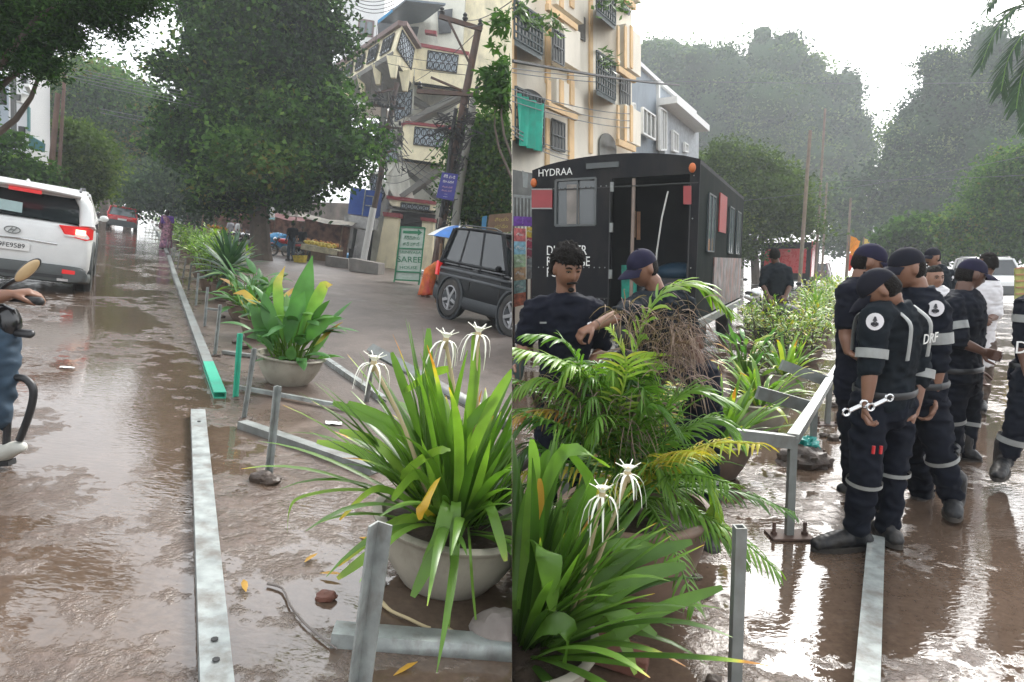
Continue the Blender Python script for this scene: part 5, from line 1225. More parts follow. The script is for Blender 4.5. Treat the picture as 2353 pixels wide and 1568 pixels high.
# umbrella
def umbrella(label, cx, cy, Y, Rr, hgt, mats, side='L'):
    c = W(cx, cy, Y); b = Vector((c.x, Y, gz(c.x, side))); t = Thing("street_umbrella", label, "umbrella", side, b)
    top = t.L(c); mb = MB(); mb.tube([(0, 0, 0), top], .02, 8); t.add(mb, 'shaft', M_galv)
    ns = 8
    for j in range(2):
        mb = MB()
        for s_ in range(ns):
            if s_ % 2 != j: continue
            rows = []
            for k in range(6):
                u = k / 5; rr_ = Rr * u; z = -hgt * (u ** 1.8); row = []
                for m_ in range(5):
                    a = 2 * pi * (s_ + m_ / 4) / ns; sagk = .06 * Rr * u * (1 - abs(m_ - 2) / 2) 
                    row.append(mb.addv(top + Vector((cos(a) * (rr_ - sagk), sin(a) * (rr_ - sagk), z))))
                rows.append(row)
            for a_, b_ in zip(rows, rows[1:]):
                for m_ in range(4): mb.face((a_[m_], a_[m_ + 1], b_[m_ + 1], b_[m_]))
        t.add(mb, 'canopy', mats[j], angle=180)
    mb = MB(); mb.lathe([(.02, 0), (.012, .08), (.004, .16)], 8, Matrix.Translation(top)); t.add(mb, 'finial', M_galv)
umbrella("blue and white street umbrella standing behind the black jeep", 1056, 519, 17, .80, .38, (M_whitebd, pm("umbrella_blue", (.02, .16, .5), .5)))
umbrella("red umbrella tip showing beyond the black jeep's roof", 1175, 538, 18, .45, .22, (M_red, M_red))
# stall, cart, goods
def stall(label, px, py, w_, h_, roofmat, goodsmat, rz=0., posts=M_wood):
    g = G(px, py, 'L'); t = Thing("roadside_stall", label, "stall", 'L', g, rz)
    for x in (-w_ / 2, w_ / 2):
        for y in (0, 1.5): mb = MB(); mb.tube([(x, y, 0), (x, y, h_)], .035, 7); t.add(mb, 'post', posts)
    mb = MB(); n = 8; rows = [[mb.addv(((i / n - .5) * (w_ + .6), (j / n) * 2.1 - .4, h_ + .12 * sin(i * .9 + j) * .5 + .25 * (j / n) + .05 * noise.noise(Vector((i, j, px))))) for i in range(n + 1)] for j in range(n + 1)]
    for a, b in zip(rows, rows[1:]):
        for i in range(n): mb.face((a[i], a[i + 1], b[i + 1], b[i]))
    t.add(mb, 'canopy', roofmat)
    mb = MB(); mb.box((0, .7, .42), (w_ * .92, 1.0, .84)); t.add(mb, 'counter', posts, smooth=False)
    rg = random.Random(px); mb = MB()
    for k in range(40): mb.blob((rg.uniform(-w_ * .42, w_ * .42), rg.uniform(.25, 1.1), .88 + rg.uniform(0, .12)), (.09, .09, .08), seg=7, rings=5)
    t.add(mb, 'goods', goodsmat, kind='stuff')
    mb = MB(); mb.box((0, 1.6, h_ / 2), (w_, .05, h_)); t.add(mb, 'back_cloth', pm("stall_cloth", (.22, .11, .08), .8, var=.7, scale=3), smooth=False)
    return t
M_goods = pm("orange_goods", (.65, .26, .05), .6, var=.5, scale=12); M_goody = pm("yellow_fruit", (.55, .42, .05), .5, var=.3, scale=10)
stall("tea stall with a patched tarpaulin roof and a white box sign on top", 722, 598, 2.4, 2.0, pm("patched_tarp", (.30, .27, .22), .7, var=.5, scale=2), M_goods)
t = board("box_sign", "square cream sign with dark letters on the tea stall roof", [(672, 458), (702, 462), (700, 492), (669, 488)], 30.5, pm("cream_sign", (.42, .40, .30), .6)); t.put("LSSG", .5, .4, .34, M_dark)
stall("shadowy stall with a yellow cloth left of the tea stall", 640, 579, 2.0, 2.0, pm("dark_red_cloth", (.10, .02, .02), .8), M_goods)
stall("stall with mixed goods behind the parked motorbikes", 560, 566, 2.6, 1.9, M_teal, pm("mixed_goods2", (.2, .12, .12), .7, var=.8, scale=9))
stall("far stall in the shade near the rickshaw", 505, 560, 2.4, 1.9, pm("dull_red_cloth", (.16, .05, .04), .8), M_goods)
g = G(730, 605, 'L'); t = Thing("fruit_cart", "push cart heaped with yellow fruit on a pale cloth at the road edge", "cart", 'L', g)
mb = MB(); mb.box((0, .4, .74), (1.7, .95, .06)); mb.box((0, -.08, .62), (1.7, .03, .22)); t.add(mb, 'tray', pm("cart_cloth", (.5, .45, .32), .7, var=.3), smooth=False)
mb = MB()
for x in (-.6, .6): mb.tube([(x, 0, 0), (x, 0, .72)], .03, 6); mb.tube([(x, .8, 0), (x, .8, .72)], .03, 6)
t.add(mb, 'frame', M_wood)
mb = MB(); rg = random.Random(3)
for k in range(60): mb.blob((rg.uniform(-.75, .55), rg.uniform(.0, .8), .80 + rg.uniform(0, .14)), (.08, .08, .07), seg=7, rings=5)
t.add(mb, 'fruit', M_goody)
for x in (-.5, .5):
    mb = MB(); n = 18; mb.tube([(x, .1 + .24 * cos(2 * pi * k / n), .26 + .24 * sin(2 * pi * k / n)) for k in range(n + 1)], .03, 6); t.add(mb, 'wheel', M_tyre)
g = G(690, 604, 'L'); mb = MB(); mb.loft([[g + Vector((sx * .2, sy * .2, 0)) for sx, sy in ((-1, -1), (1, -1), (1, 1), (-1, 1))], [g + Vector((sx * .25, sy * .25, .32)) for sx, sy in ((-1, -1), (1, -1), (1, 1), (-1, 1))]]); solo("plastic_crate", "yellow plastic crate at the feet of the two men by the fruit cart", "crate", 'L', g, mb, M_goody, smooth=False)
g = G(800, 600, 'L'); mb = MB(); mb.blob(g + Vector((0, 0, .2)), (.5, .4, .28), fn=lambda d: 1 + .25 * noise.noise(d * 4)); solo("blue_bundle", "small blue plastic bundle on the ground by the white kiosk", "bundle", 'L', g, mb, M_tarp)
# parked motorbikes in front of the stalls
motorbike("motorbike under a bright blue cover beside the stalls", 'L', G(634, 586, 'L'), 1.2, M_mblack, cover=M_tarp)
motorbike("dark motorbike with a white windshield parked by the stalls", 'L', G(552, 574, 'L'), 2.7, M_mblack)
motorbike("dark motorbike second from the blue covered one", 'L', G(570, 577, 'L'), 2.9, M_mblack)
motorbike("motorbike parked closest to the two standing men", 'L', G(655, 592, 'L'), 2.2, M_mred)
motorbike("motorbike with its headlamp lit riding along the far lane", 'L', G(478, 548, 'L'), heading(330, 488) + pi, M_mblack, lit=True, group="motorbikes on the road")
motorbike("small dark motorbike beyond the white SUV's mirror", 'L', G(222, 520, 'L'), heading(330, 488), M_mblack, group="motorbikes on the road")
mb = MB(); bp(mb, [(612, 475), (628, 476), (626, 500), (611, 500)], 33, .3); solo("white_box", "white metal box on a post behind the blue covered motorbike", "box", 'L', W(618, 500, 33), mb, M_whitebd, smooth=False)
stall("market stall far up the wet lane at the foot of the trees", 232, 492, 3., 2.2, M_goods, M_goods)
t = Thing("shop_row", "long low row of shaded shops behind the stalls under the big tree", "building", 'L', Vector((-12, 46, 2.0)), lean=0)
mb = MB(); bp(mb, [(395, 452, 14), (870, 470, -6), (870, 640, -6), (395, 580, 14)], 60, 4); t.add(mb, 'wall', pm("shade_painted_shop_wall", (.16, .13, .11), .8, var=.6, scale=.8, dirt=(.05, .05, .05), dscale=.7, damt=.8), world=True, smooth=False)  # shade under the trees is put into this dark wall colour
rq = random.Random(2)
for k in range(11):
    x = 410 + k * 40; yb_ = 630 - .1317 * (1176 - x); dz = 14 - 20 * (x - 395) / 475 - .5
    mb = MB(); bp(mb, [(x, yb_ - 52, dz), (x + 30, yb_ - 50, dz), (x + 30, yb_, dz), (x, yb_, dz)], 60, .3); t.add(mb, 'shop_opening', pm("shop_inside", rq.choice(((.015, .015, .02), (.10, .04, .03), (.03, .05, .09), (.05, .04, .03))), .8, var=.8, scale=3), world=True, smooth=False)
    mb = MB(); bp(mb, [(x - 2, yb_ - 66, dz), (x + 32, yb_ - 64, dz), (x + 32, yb_ - 53, dz), (x - 2, yb_ - 55, dz)], 59.9, .1); t.add(mb, 'shop_board', pm("shop_board_colour", rq.choice(((.3, .06, .05), (.08, .12, .25), (.35, .28, .08), (.25, .25, .25), (.05, .2, .12))), .6, var=.5, scale=4), world=True, smooth=False)
wire("of the wires from the slanting pole to the rusty iron pole's foot", (885, 300, 30.5), (1030, 420, 20), .03, .012, 'L', 3, 12, mat=M_cable)
wire("of the thin wires passing behind the top of the big tree's right side", (700, 60, 32), (1075, 150, 20), .02, .010, 'L', 2, 20, mat=M_cable)
# ============================================================ people
M_navy = pm("navy_uniform_cloth", (.0085, .0105, .017), .9, var=.25, scale=12, bump=.02, bscale=260, spec=.12)
M_navy2 = pm("dark_teal_uniform_cloth", (.0105, .0145, .019), .9, var=.25, scale=12, bump=.02, bscale=260, spec=.12)
M_navyp = pm("navy_polo_cloth", (.009, .0105, .018), .9, var=.2, scale=12, bump=.02, bscale=260, spec=.12)
M_cap = pm("dark_cap_cloth", (.012, .0125, .019), .85, var=.2, scale=20, spec=.12)
M_capp = pm("purple_navy_cap_cloth", (.018, .017, .036), .85, var=.2, scale=20, spec=.12)
M_boot = pm("black_leather_boot", (.007, .008, .010), .45, spec=.35, var=.3, scale=14, bump=.02, dirt=(.08, .065, .05), dscale=9, damt=.5)
M_sole = pm("boot_sole", (.03, .027, .024), .7, dirt=(.1, .08, .06), damt=.5)
M_refl = pm("reflective_tape", (.27, .28, .27), .35, var=.12, scale=20, dirt=(.2, .19, .17), dscale=14)
M_badge = pm("white_badge", (.72, .70, .72), .5, var=.05)
M_jean = pm("blue_jeans", (.030, .055, .085), .85, var=.25, scale=10, bump=.02, bscale=300)
M_shirtw = pm("white_shirt_cloth", (.62, .61, .62), .8, var=.08, scale=6)
M_brownp = pm("brown_trousers", (.085, .06, .045), .85, var=.2)
M_eye = pm("eye_white", (.30, .27, .25), .4, var=0); M_iris = pm("dark_iris", (.012, .008, .006), .2, var=0)
def head_fn(d):
    """unit direction (x right, y front, z up) -> radius factor"""
    k = 1.0
    if d.z < 0: k *= 1 - .10 * min(1, -d.z * 1.3) * (1 - max(0, d.y) * .6)
    g = lambda x, z, sx, sz: math.exp(-((d.x - x) / sx) ** 2 - ((d.z - z) / sz) ** 2)
    if d.y > 0:
        k += .20 * g(0, -.22, .11, .15) + .10 * g(0, -.02, .08, .18)      # nose
        k += .035 * g(0, .22, .5, .10)                                       # brow
        k -= .075 * (g(.34, .03, .17, .11) + g(-.34, .03, .17, .11))         # eye sockets
        k += .03 * (g(.42, -.25, .2, .16) + g(-.42, -.25, .2, .16))          # cheek bones
        k += .055 * g(0, -.50, .22, .05) + .06 * g(0, -.60, .20, .05) - .03 * g(0, -.55, .25, .022)  # lips
        k += .07 * g(0, -.84, .25, .14)                                      # chin
    return k
def hand(mb, wr, d, pn, s, curl=.5, side=1, spread=.12):
    """wrist, direction, palm normal; five fingers rooted in the palm"""
    d = d.normalized(); pn = (pn - d * pn.dot(d)).normalized(); sd = d.cross(pn) * side
    mb.capsule([wr - d * .01 * s, wr + d * .035 * s, wr + d * .075 * s], [(.024 * s, .017 * s), (.038 * s, .017 * s), (.040 * s, .014 * s)], 12, up=pn)
    for i, (o_, l) in enumerate(((.030, .072), (.010, .080), (-.010, .075), (-.029, .060))):
        p = wr + d * .080 * s + sd * o_ * s; q = d + sd * (o_ * spread * 8)
        pts = [p - d * .015 * s]; a = 0
        for k, f in enumerate((.46, .32, .24)):
            a += curl * (.55, .95, .75)[k]; dd = (q * cos(a) + pn * sin(a)).normalized(); pts.append(pts[-1] + dd * (l * f * s + (.015 * s if k == 0 else 0)))
        mb.capsule(pts, [.0098 * s, .0092 * s, .0085 * s, .0072 * s], 8)
    p = wr + d * .022 * s + sd * .028 * s; d1 = (sd * .75 + d * .6 + pn * .35).normalized(); d2 = (d * .85 + sd * .2 + pn * (.3 + curl * .5)).normalized()
    mb.capsule([p, p + d1 * .034 * s, p + d1 * .034 * s + d2 * .028 * s, p + d1 * .034 * s + d2 * .05 * s], [.013 * s, .0115 * s, .0105 * s, .0085 * s], 8)
def boot(mb, mbs, an, toe, s):
    """boot from ankle to toe point, sole flat on the ground"""
    d = toe - an; d.z = 0; L_ = max(d.length, .02); d.normalize(); zg = toe.z
    heel = Vector((an.x, an.y, zg)) - d * .06 * s
    tip = Vector((toe.x, toe.y, zg))
    U = Vector((0, 0, 1))
    mb.capsule([Vector((an.x, an.y, an.z + .13 * s)), Vector((an.x, an.y, an.z + .03 * s)), Vector((an.x, an.y, zg + .07 * s))], [(.062 * s, .062 * s), (.056 * s, .06 * s), (.05 * s, .06 * s)], 14)
    mb.capsule([heel + U * .055 * s, heel.lerp(tip, .45) + U * .062 * s, heel.lerp(tip, .75) + U * .05 * s, tip + U * .038 * s - d * .02 * s], [(.044 * s, .05 * s), (.047 * s, .056 * s), (.052 * s, .044 * s), (.044 * s, .034 * s)], 14, up=U, smooth=3)
    sd = d.cross(U); pr = []
    for k in range(22):
        a = 2 * pi * k / 22; u = .5 + .5 * cos(a); w_ = .050 * s * (1.0 if u > .4 else .85) * sin(a); q = heel - d * .005 + (tip - heel + d * .02 * s) * u * 1.0 - d * .03 * s * (1 - u)
        pr.append(q + sd * w_ * 1.05 - U * (.0))
    mbs.prism(pr, U * .028 * s)
def person(label, side, base, J, s=1.0, shirt=None, trousers=None, boots=None, skin=None, hat=None, hatm=None, hair='short', face=None, facedown=0., sleeve=1.0, bands=(), badge=None,
           name='person', group=None, facial=False, tuck=True, curl=(.7, .7), chest=1., rb=.012, vest=None, palm=None, hair_mat=None, gloves=False, headr=.93, extra=None, legs=True, loose=1.):
    """J: world points. keys head, neck(top of spine), pelvis, sh0 el0 wr0 sh1 el1 wr1 hip0 kn0 an0 toe0 hip1 ... ; face = world direction the face looks"""
    t = Thing(name, label, "person", side, base, 0, group, lean=0)
    J = {k: t.L(v) for k, v in J.items()}; skin = skin or M_skin; shirt = shirt or M_navy; trousers = trousers or shirt
    zax = (J['neck'] - J['pelvis']).normalized(); lat = (J['sh1'] - J['sh0']); lat = (lat - zax * lat.dot(zax)).normalized(); fr = zax.cross(lat)   # lat: image left->right
    if fr.dot(face) < 0 and abs(fr.normalized().dot(Vector(face).normalized())) > .3: fr = -fr
    face = Vector(face).normalized()
    # ---- skin: head, neck, arms below the sleeve, hands: one continuous surface
    hc = J['head']; up = (zax * .35 + Vector((0, 0, 1)) * .65).normalized() if 'hup' not in J else (J['hup'] - J['head']).normalized()
    fy = (face - up * face.dot(up)); fy.normalize(); 
    if facedown: fy2 = (fy * cos(facedown) - up * sin(facedown)); up = (up * cos(facedown) + fy * sin(facedown)); fy = fy2
    fx = fy.cross(up).normalized(); Hm = Matrix(((fx.x, fy.x, up.x), (fx.y, fy.y, up.y), (fx.z, fy.z, up.z)))
    hs_ = s * headr; mb = MB()
    mb.blob(hc, (.074 * hs_, .098 * hs_, .122 * hs_), Hm, seg=44, rings=34, fn=head_fn)
    mb.blob(hc + Hm @ Vector((0, -.012, .030)) * hs_, (.080 * hs_, .092 * hs_, .086 * hs_), Hm, seg=20, rings=12)
    for x in (-1, 1): mb.blob(hc + Hm @ Vector((x * .079, -.005, -.005)) * hs_, (.010 * hs_, .020 * hs_, .032 * hs_), Hm, seg=10, rings=8)
    nb = J['neck'] + zax * .0
    mb.capsule([hc + Hm @ Vector((0, -.015, -.06)) * hs_, hc.lerp(nb, .6) - fy * .01, nb - zax * .05], [.056 * s, .054 * s, .062 * s], 14)
    bands_o = []
    for i in (0, 1):
        if f'wr{i}' not in J: continue
        sh, el, wr = J[f'sh{i}'], J[f'el{i}'], J[f'wr{i}']
        mb.capsule([sh.lerp(el, .5), el, el.lerp(wr, .35), wr], [.040 * s, .038 * s, .038 * s, .025 * s], 12, smooth=2)
        if gloves is not True:
            d = (J[f'hd{i}'] - wr) if f'hd{i}' in J else (wr - el)
            pn = (palm[i] if palm else fr * .4 + (J['pelvis'] - wr) * .5)
            hand(mb, wr, d, Vector(pn), s, curl[i], 1 if i == 0 else -1)
    body = t.add(remesh(mb, .0068 * s, 2), 'body', skin)
    # face details
    mb = MB(); mi = MB(); br = MB()
    for x in (-1, 1):
        e = hc + Hm @ Vector((x * .029, .083, .004)) * hs_
        mb.blob(e, (.0105 * hs_, .007 * hs_, .0046 * hs_), Hm, seg=10, rings=7); mi.blob(e + Hm @ Vector((0, .0055, 0)) * hs_, (.0050 * hs_, .004 * hs_, .0044 * hs_), Hm, seg=8, rings=6)
        br.tube([hc + Hm @ Vector(q) * hs_ for q in ((x * .013, .0965, .024), (x * .028, .095, .031), (x * .046, .083, .026))], [(.0045 * hs_, .004 * hs_)] * 3, 6)
    for x in (-1, 1): br.tube([hc + Hm @ Vector(q) * hs_ for q in ((x * .016, .0925, .006), (x * .028, .0935, .0105), (x * .042, .084, .006))], .0026 * hs_, 5)
    ey = t.add(mb, 'eyes', M_eye, parent=body); t.add(mi, 'iris', M_iris, parent=body); 
    if facial:
        br.tube([hc + Hm @ Vector(q) * hs_ for q in ((-.030, .088, -.064), (-.014, .104, -.056), (0, .108, -.054), (.014, .104, -.056), (.030, .088, -.064))], [(.007 * hs_, .006 * hs_)] * 5, 8)
    t.add(br, 'eyebrows', M_hair, parent=body)
    if facial:
        mb = MB(); mb.blob(hc + Hm @ Vector((0, .084, -.102)) * hs_, (.020 * hs_, .012 * hs_, .014 * hs_), Hm, seg=12, rings=8, fn=lambda d: 1 + .15 * noise.noise(d * 5))
        t.add(mb, 'beard', M_hair, parent=body, angle=180)
    # hair / cap
    if hair:
        mb = MB(); big_ = 1.24 if hair == 'thick' else 1.05
        def hf(d):
            a = .10 if d.y > .35 else -.05
            hl = .34 if hair == 'thick' else .46
            inside = (d.y < -.12 and d.z > -.5) if hat else d.z > (hl if d.y > .1 else -.38 + max(0, d.y + .1) * 2.2)
            n_ = .05 * noise.noise(d * 7) + (.14 * noise.noise(d * 4.3 + Vector((2, 0, 0))) if hair == 'thick' else 0) + .05 * noise.noise(d * 16)
            if hat:
                q_ = smooth01(-.02, -.22, d.y + .05 * noise.noise(d * 5)) * smooth01(-.62, -.42, d.z + .08 * noise.noise(d * 9)) * smooth01(.35, .2, d.z)
                return .90 + .115 * q_ + n_ * .25 * q_
            return (big_ + n_) if inside else .86
        mb.blob(hc + Hm @ Vector((0, -.010, .006)) * hs_, (.080 * hs_, .100 * hs_, .124 * hs_), Hm, seg=48, rings=36, fn=hf)
        if hair == 'thick':
            rl = random.Random(3)
            for k in range(170):
                th = rl.uniform(0, 2 * pi); zz = rl.uniform(.30, 1); q_ = (1 - zz * zz) ** .5; d = Vector((cos(th) * q_, sin(th) * q_, zz)); p0_ = Vector((d.x * .085, d.y * .104 - .008, d.z * .128 + .010))
                dr = Vector((rl.gauss(0, .6) + d.x, rl.gauss(0, .5) + d.y, rl.gauss(-.1, .5) + .25)).normalized(); P_ = [p0_, p0_ + dr * .016, p0_ + dr * .028 + Vector((rl.gauss(0, .006), rl.gauss(0, .006), -.008))]
                mb.tube([hc + Hm @ (v_ * hs_) for v_ in P_], [.008 * hs_, .007 * hs_, .002 * hs_], 5)
        t.add(mb, 'hair', hair_mat or M_hair, angle=180, parent=body)
    if hat:
        mb = MB()
        mb.blob(hc + Hm @ Vector((0, -.006, .030)) * hs_, (.0805 * hs_, .104 * hs_, .100 * hs_), Hm, seg=34, rings=26, fn=lambda d: (1.0 + .03 * max(0, d.y)) if d.z > -.02 else .86)
        rows = []
        for k in range(6):
            u = k / 5; row = []
            for m_ in range(11):
                a = (m_ / 10 - .5) * 2.0; r = .098 + .105 * u * cos(a * .75); row.append(mb.addv(hc + Hm @ Vector((sin(a) * (.078 + .008 * u), cos(a) * (r - .006), .034 - .028 * u * u - .020 * abs(sin(a)) ** 2 * (1 + .5 * u))) * hs_))
            rows.append(row)
        rows2 = [[mb.addv(Vector(mb.v[i]) - up * .005 * hs_) for i in r] for r in rows]
        for A, B, f_ in ((rows, rows[1:], 1), (rows2, rows2[1:], -1)):
            for a_, b_ in zip(A, B):
                for m_ in range(10): q = (a_[m_], a_[m_ + 1], b_[m_ + 1], b_[m_]); mb.face(q if f_ > 0 else q[::-1])
        for m_ in range(10): mb.face((rows[-1][m_], rows[-1][m_ + 1], rows2[-1][m_ + 1], rows2[-1][m_]))
        mb.blob(hc + Hm @ Vector((0, -.006, .129)) * hs_, (.008 * hs_,) * 3, seg=8, rings=6)
        t.add(mb, 'cap', hatm or M_cap, angle=50)
    # ---- shirt
    P, N_ = J['pelvis'], J['neck']; w0 = (J['sh1'] - J['sh0']).length / 2; w0 = max(w0, .15 * s) * chest
    mb = MB(); secs = []
    for u, hwk, dk in ((-.16 if tuck else -.26, .92, .125), (-.05, .94, .13), (.15, .84, .115), (.4, .88, .12), (.65, 1.0, .13), (.85, 1.02, .115), (.97, .80, .09), (1.03, .40, .07)):
        c = P.lerp(N_, u) + fr * (.0 if u < .5 else .01); secs.append((c, w0 * hwk, dk * s * loose))
    rings = []
    for c, a, b in secs:
        rings.append([c + lat * (math.copysign(abs(cos(2 * pi * i / 22)) ** .85, cos(2 * pi * i / 22)) * a) + fr * (math.copysign(abs(sin(2 * pi * i / 22)) ** .9, sin(2 * pi * i / 22)) * b) for i in range(22)])
    mb.loft(rings)
    for i in (0, 1):
        if f'el{i}' not in J: continue
        sh, el = J[f'sh{i}'], J[f'el{i}']; wr = J.get(f'wr{i}', el)
        path = [sh - (J['sh1'] - J['sh0']) * (.16 if i == 1 else -.16), sh, sh.lerp(el, .5), el]; rr_ = [.078 * s, .076 * s, .064 * s, .056 * s]
        if sleeve < 1: path = path[:2] + [sh.lerp(el, sleeve * .5), sh.lerp(el, sleeve)]; rr_ = [.078 * s, .076 * s, .068 * s, .064 * s]
        elif sleeve > 1: path.append(el.lerp(wr, sleeve - 1)); rr_.append(.050 * s)
        mb.capsule(path, [q * loose for q in rr_], 14, smooth=2)
    # collar
    cb = N_ - zax * .005; n = 18
    mb.tube([cb + lat * (.070 * s * cos(2 * pi * k / n)) + fr * (.066 * s * sin(2 * pi * k / n)) + zax * .012 for k in range(n + 1)], [(.010 * s, .020 * s)] * (n + 1), 8, cap=False, up=zax)
    sh_ = t.add(remesh(mb, rb * s, 3, .017 * s, 9, 1.3), 'shirt', shirt)
    if vest:
        mb = MB()
        for x in (-1, 1):
            for sg in (-1, 1):
                pts = [P.lerp(N_, u) + lat * (x * w0 * k) + fr * (sg * dd * s) for u, k, dd in ((.45, .50, .150), (.7, .50, .152), (.86, .48, .136), (.985, .46, .05))]
                mb.tube(pts, [(.017 * s, .005 * s)] * 4, 8, up=fr * sg, smooth=4)
        t.add(mb, 'shoulder_strap', M_refl, parent=sh_)
        t.vest_frame = (P, N_, lat, fr, w0)
    if tuck and legs:
        mb = MB(); c = P + zax * .015 * s; n = 24
        mb.tube([c + lat * (cos(2 * pi * k / n) * w0 * .975) + fr * (sin(2 * pi * k / n) * .137 * s * loose) for k in range(n + 1)], [(.005 * s, .019 * s)] * (n + 1), 8, cap=False, up=zax); t.add(mb, 'belt', M_blackp, parent=sh_)
    # ---- trousers
    if legs:
        mb = MB(); h0, h1 = J['hip0'], J['hip1']; hm = (h0 + h1) / 2
        w1 = max(w0 * .84, .15 * s)
        rings = [[c + lat * (cos(2 * pi * i / 20) * a) + fr * (sin(2 * pi * i / 20) * b) for i in range(20)] for c, a, b in ((P + zax * .09 * s, w1 * .94, .115 * s), (P, w1, .13 * s), (hm - Vector((0, 0, .06 * s)), w1 * .96, .13 * s), (hm - Vector((0, 0, .12 * s)), w1 * .8, .10 * s))]
        mb.loft(rings)
        for i in (0, 1):
            hp, kn, an = J[f'hip{i}'], J[f'kn{i}'], J[f'an{i}']
            mb.capsule([hp, hp.lerp(kn, .5), kn, kn.lerp(an, .5), an + (kn - an).normalized() * .05 * s], [.095 * s * loose, .088 * s * loose, .074 * s * loose, .070 * s * loose, .066 * s * loose], 16, smooth=2)
        t.add(remesh(mb, rb * s, 3, .019 * s, 7, 4.1), 'trousers', trousers)
        for i in (0, 1):
            if f'toe{i}' in J and boots is not False:
                mb, ms = MB(), MB(); boot(mb, ms, J[f'an{i}'], J[f'toe{i}'], s)
                bo = t.add(remesh(mb, .009 * s, 3, .004, 22), 'boot', boots or M_boot); t.add(ms, 'sole', M_sole, parent=bo, angle=40)
    # ---- tape bands: (a, b, u, radius)
    for a, b, u, r, w_ in bands:
        A, B = J[a], J[b]; d = (B - A).normalized(); c = A.lerp(B, u); mb = MB()
        mb.tube([c - d * w_ * s / 2, c, c + d * w_ * s / 2], [r * s] * 3, 22, cap=False); t.add(mb, 'reflective_band', M_refl)
    if badge:
        A, B, u, r = badge; c = J[A].lerp(J[B], u); nrm = (t.L(O_) - c); nrm.z *= .2; nrm = nrm.normalized(); c = c + nrm * r * s
        x = Vector((0, 0, 1)).cross(nrm).normalized(); y = nrm.cross(x); F_ = frameM(c, x, y); mb = MB()
        rows = [[mb.addv(F_ @ Vector((q * .040 * s * cos(2 * pi * k / 20), q * .044 * s * sin(2 * pi * k / 20), .004 - .018 * q * q * cos(2 * pi * k / 20) ** 2))) for k in range(20)] for q in (.05, .5, 1.0)]
        mb.face(rows[0])
        for a_, b_ in zip(rows, rows[1:]): mb.bridge(a_, b_)
        bd = t.add(mb, 'badge', M_badge, parent=sh_, angle=180)
        mb = MB(); mb.tube([F_ @ Vector(p) for p in ((0, .026 * s, .008), (0, .004 * s, .008))], [.004 * s, .011 * s], 6); mb.box((0, -.012 * s, .006), (.034 * s, .014 * s, .004), F_); mb.tube([F_ @ Vector((.012 * s * cos(k * .7), -.012 * s + .012 * s * sin(k * .7), .008)) for k in range(10)], .002, 4)
        t.add(mb, 'badge_mark', M_dark, parent=bd)
    t.J = J; t.fr = fr; t.lat = lat; t.zax = zax; t.sh = sh_; t.Hm = Hm; t.hs = hs_
    return t
def JJ(Y, **k):
    """joints given as (px, py, dY)"""
    return {a: W(b[0], b[1], Y + (b[2] if len(b) > 2 else 0)) for a, b in k.items()}
def small_person(label, side, px, py, h, face_az, shirt, trousers, skin=None, hair='short', pose=0., group="people at the stalls", s_=None, skirt=None):
    """whole standing figure, feet at pixel (px,py), h metres tall"""
    b = G(px, py, side); s = h / 1.72; up = Vector((sin(LEAN * .7), 0, cos(LEAN * .7))) if side == 'L' else Vector((0, 0, 1))
    f = Vector((sin(face_az), cos(face_az), 0)); r = Vector((f.y, -f.x, 0))
    P = lambda x, y, z: b + r * (x * s) + f * (y * s) + up * (z * s)
    J = dict(head=P(0, .02, 1.58), neck=P(0, 0, 1.42), pelvis=P(0, 0, .95), sh0=P(-.18, 0, 1.36), el0=P(-.23, -.02, 1.10), wr0=P(-.2, .12 + pose * .2, .92 + pose * .15), sh1=P(.18, 0, 1.36), el1=P(.23, -.03, 1.10), wr1=P(.22, .10, .88),
             hip0=P(-.09, 0, .90), kn0=P(-.10, .03, .50), an0=P(-.11, 0, .10), toe0=P(-.12, .17, 0), hip1=P(.09, 0, .90), kn1=P(.10, .02, .50), an1=P(.11, -.02, .10), toe1=P(.13, .15, 0))
    return person(label, side, b, J, s, shirt, trousers, M_boot, skin, hair=hair, face=f, sleeve=.8, tuck=False, rb=.02, group=group)
M_sari = pm("purple_patterned_sari", (.22, .11, .14), .7, var=.9, scale=14, dirt=(.10, .02, .16), dscale=6, damt=.8)
M_orange = pm("orange_red_sari", (.55, .14, .02), .7, var=.4, scale=5, dirt=(.45, .02, .05), dscale=3, damt=.9)
def drape(t, base, top, r0, r1, mat, name='sari', seed=0, fold=.06, seg=30, up=None):
    mb = MB(); base = Vector(base); top = Vector(top); R = []
    for k in range(9):
        u = k / 8; c = base.lerp(top, u); r = lerp(r0, r1, u ** .8)
        R.append([c + Vector((cos(2 * pi * i / seg) * r * (1 + fold * sin(i * 2.5 + seed + u)), sin(2 * pi * i / seg) * r * .85 * (1 + fold * sin(i * 2.5 + seed + u)), 0)) for i in range(seg)])
    mb.loft(R); return t.add(mb, name, mat, angle=180)
t = small_person("woman in a purple patterned sari stepping onto the median, seen from behind", 'L', 381, 573, 1.52, -.5, pm("violet_blouse", (.08, .03, .20), .7), M_sari, M_skind, group="people walking in the road")
b = t.L(G(381, 573, 'L')); upv = Vector((sin(LEAN * .7), 0, cos(LEAN * .7)))
drape(t, b + Vector((0, 0, .05)), b + upv * .98, .24, .15, M_sari); 
mb = MB(); mb.tube([b + upv * .85 + Vector((.12, .05, 0)), b + upv * 1.1 + Vector((.05, -.12, 0)), b + upv * 1.28 + Vector((-.12, -.05, 0)), b + upv * .8 + Vector((-.17, -.14, 0))], [(.10, .02), (.10, .02), (.08, .02), (.12, .02)], 10, smooth=4); t.add(mb, 'sari_end', M_sari)
mb = MB(); mb.blob(t.J['head'] + Vector((0, -.06, -.05)), (.07, .06, .09)); t.add(mb, 'hair_bun', M_hair)
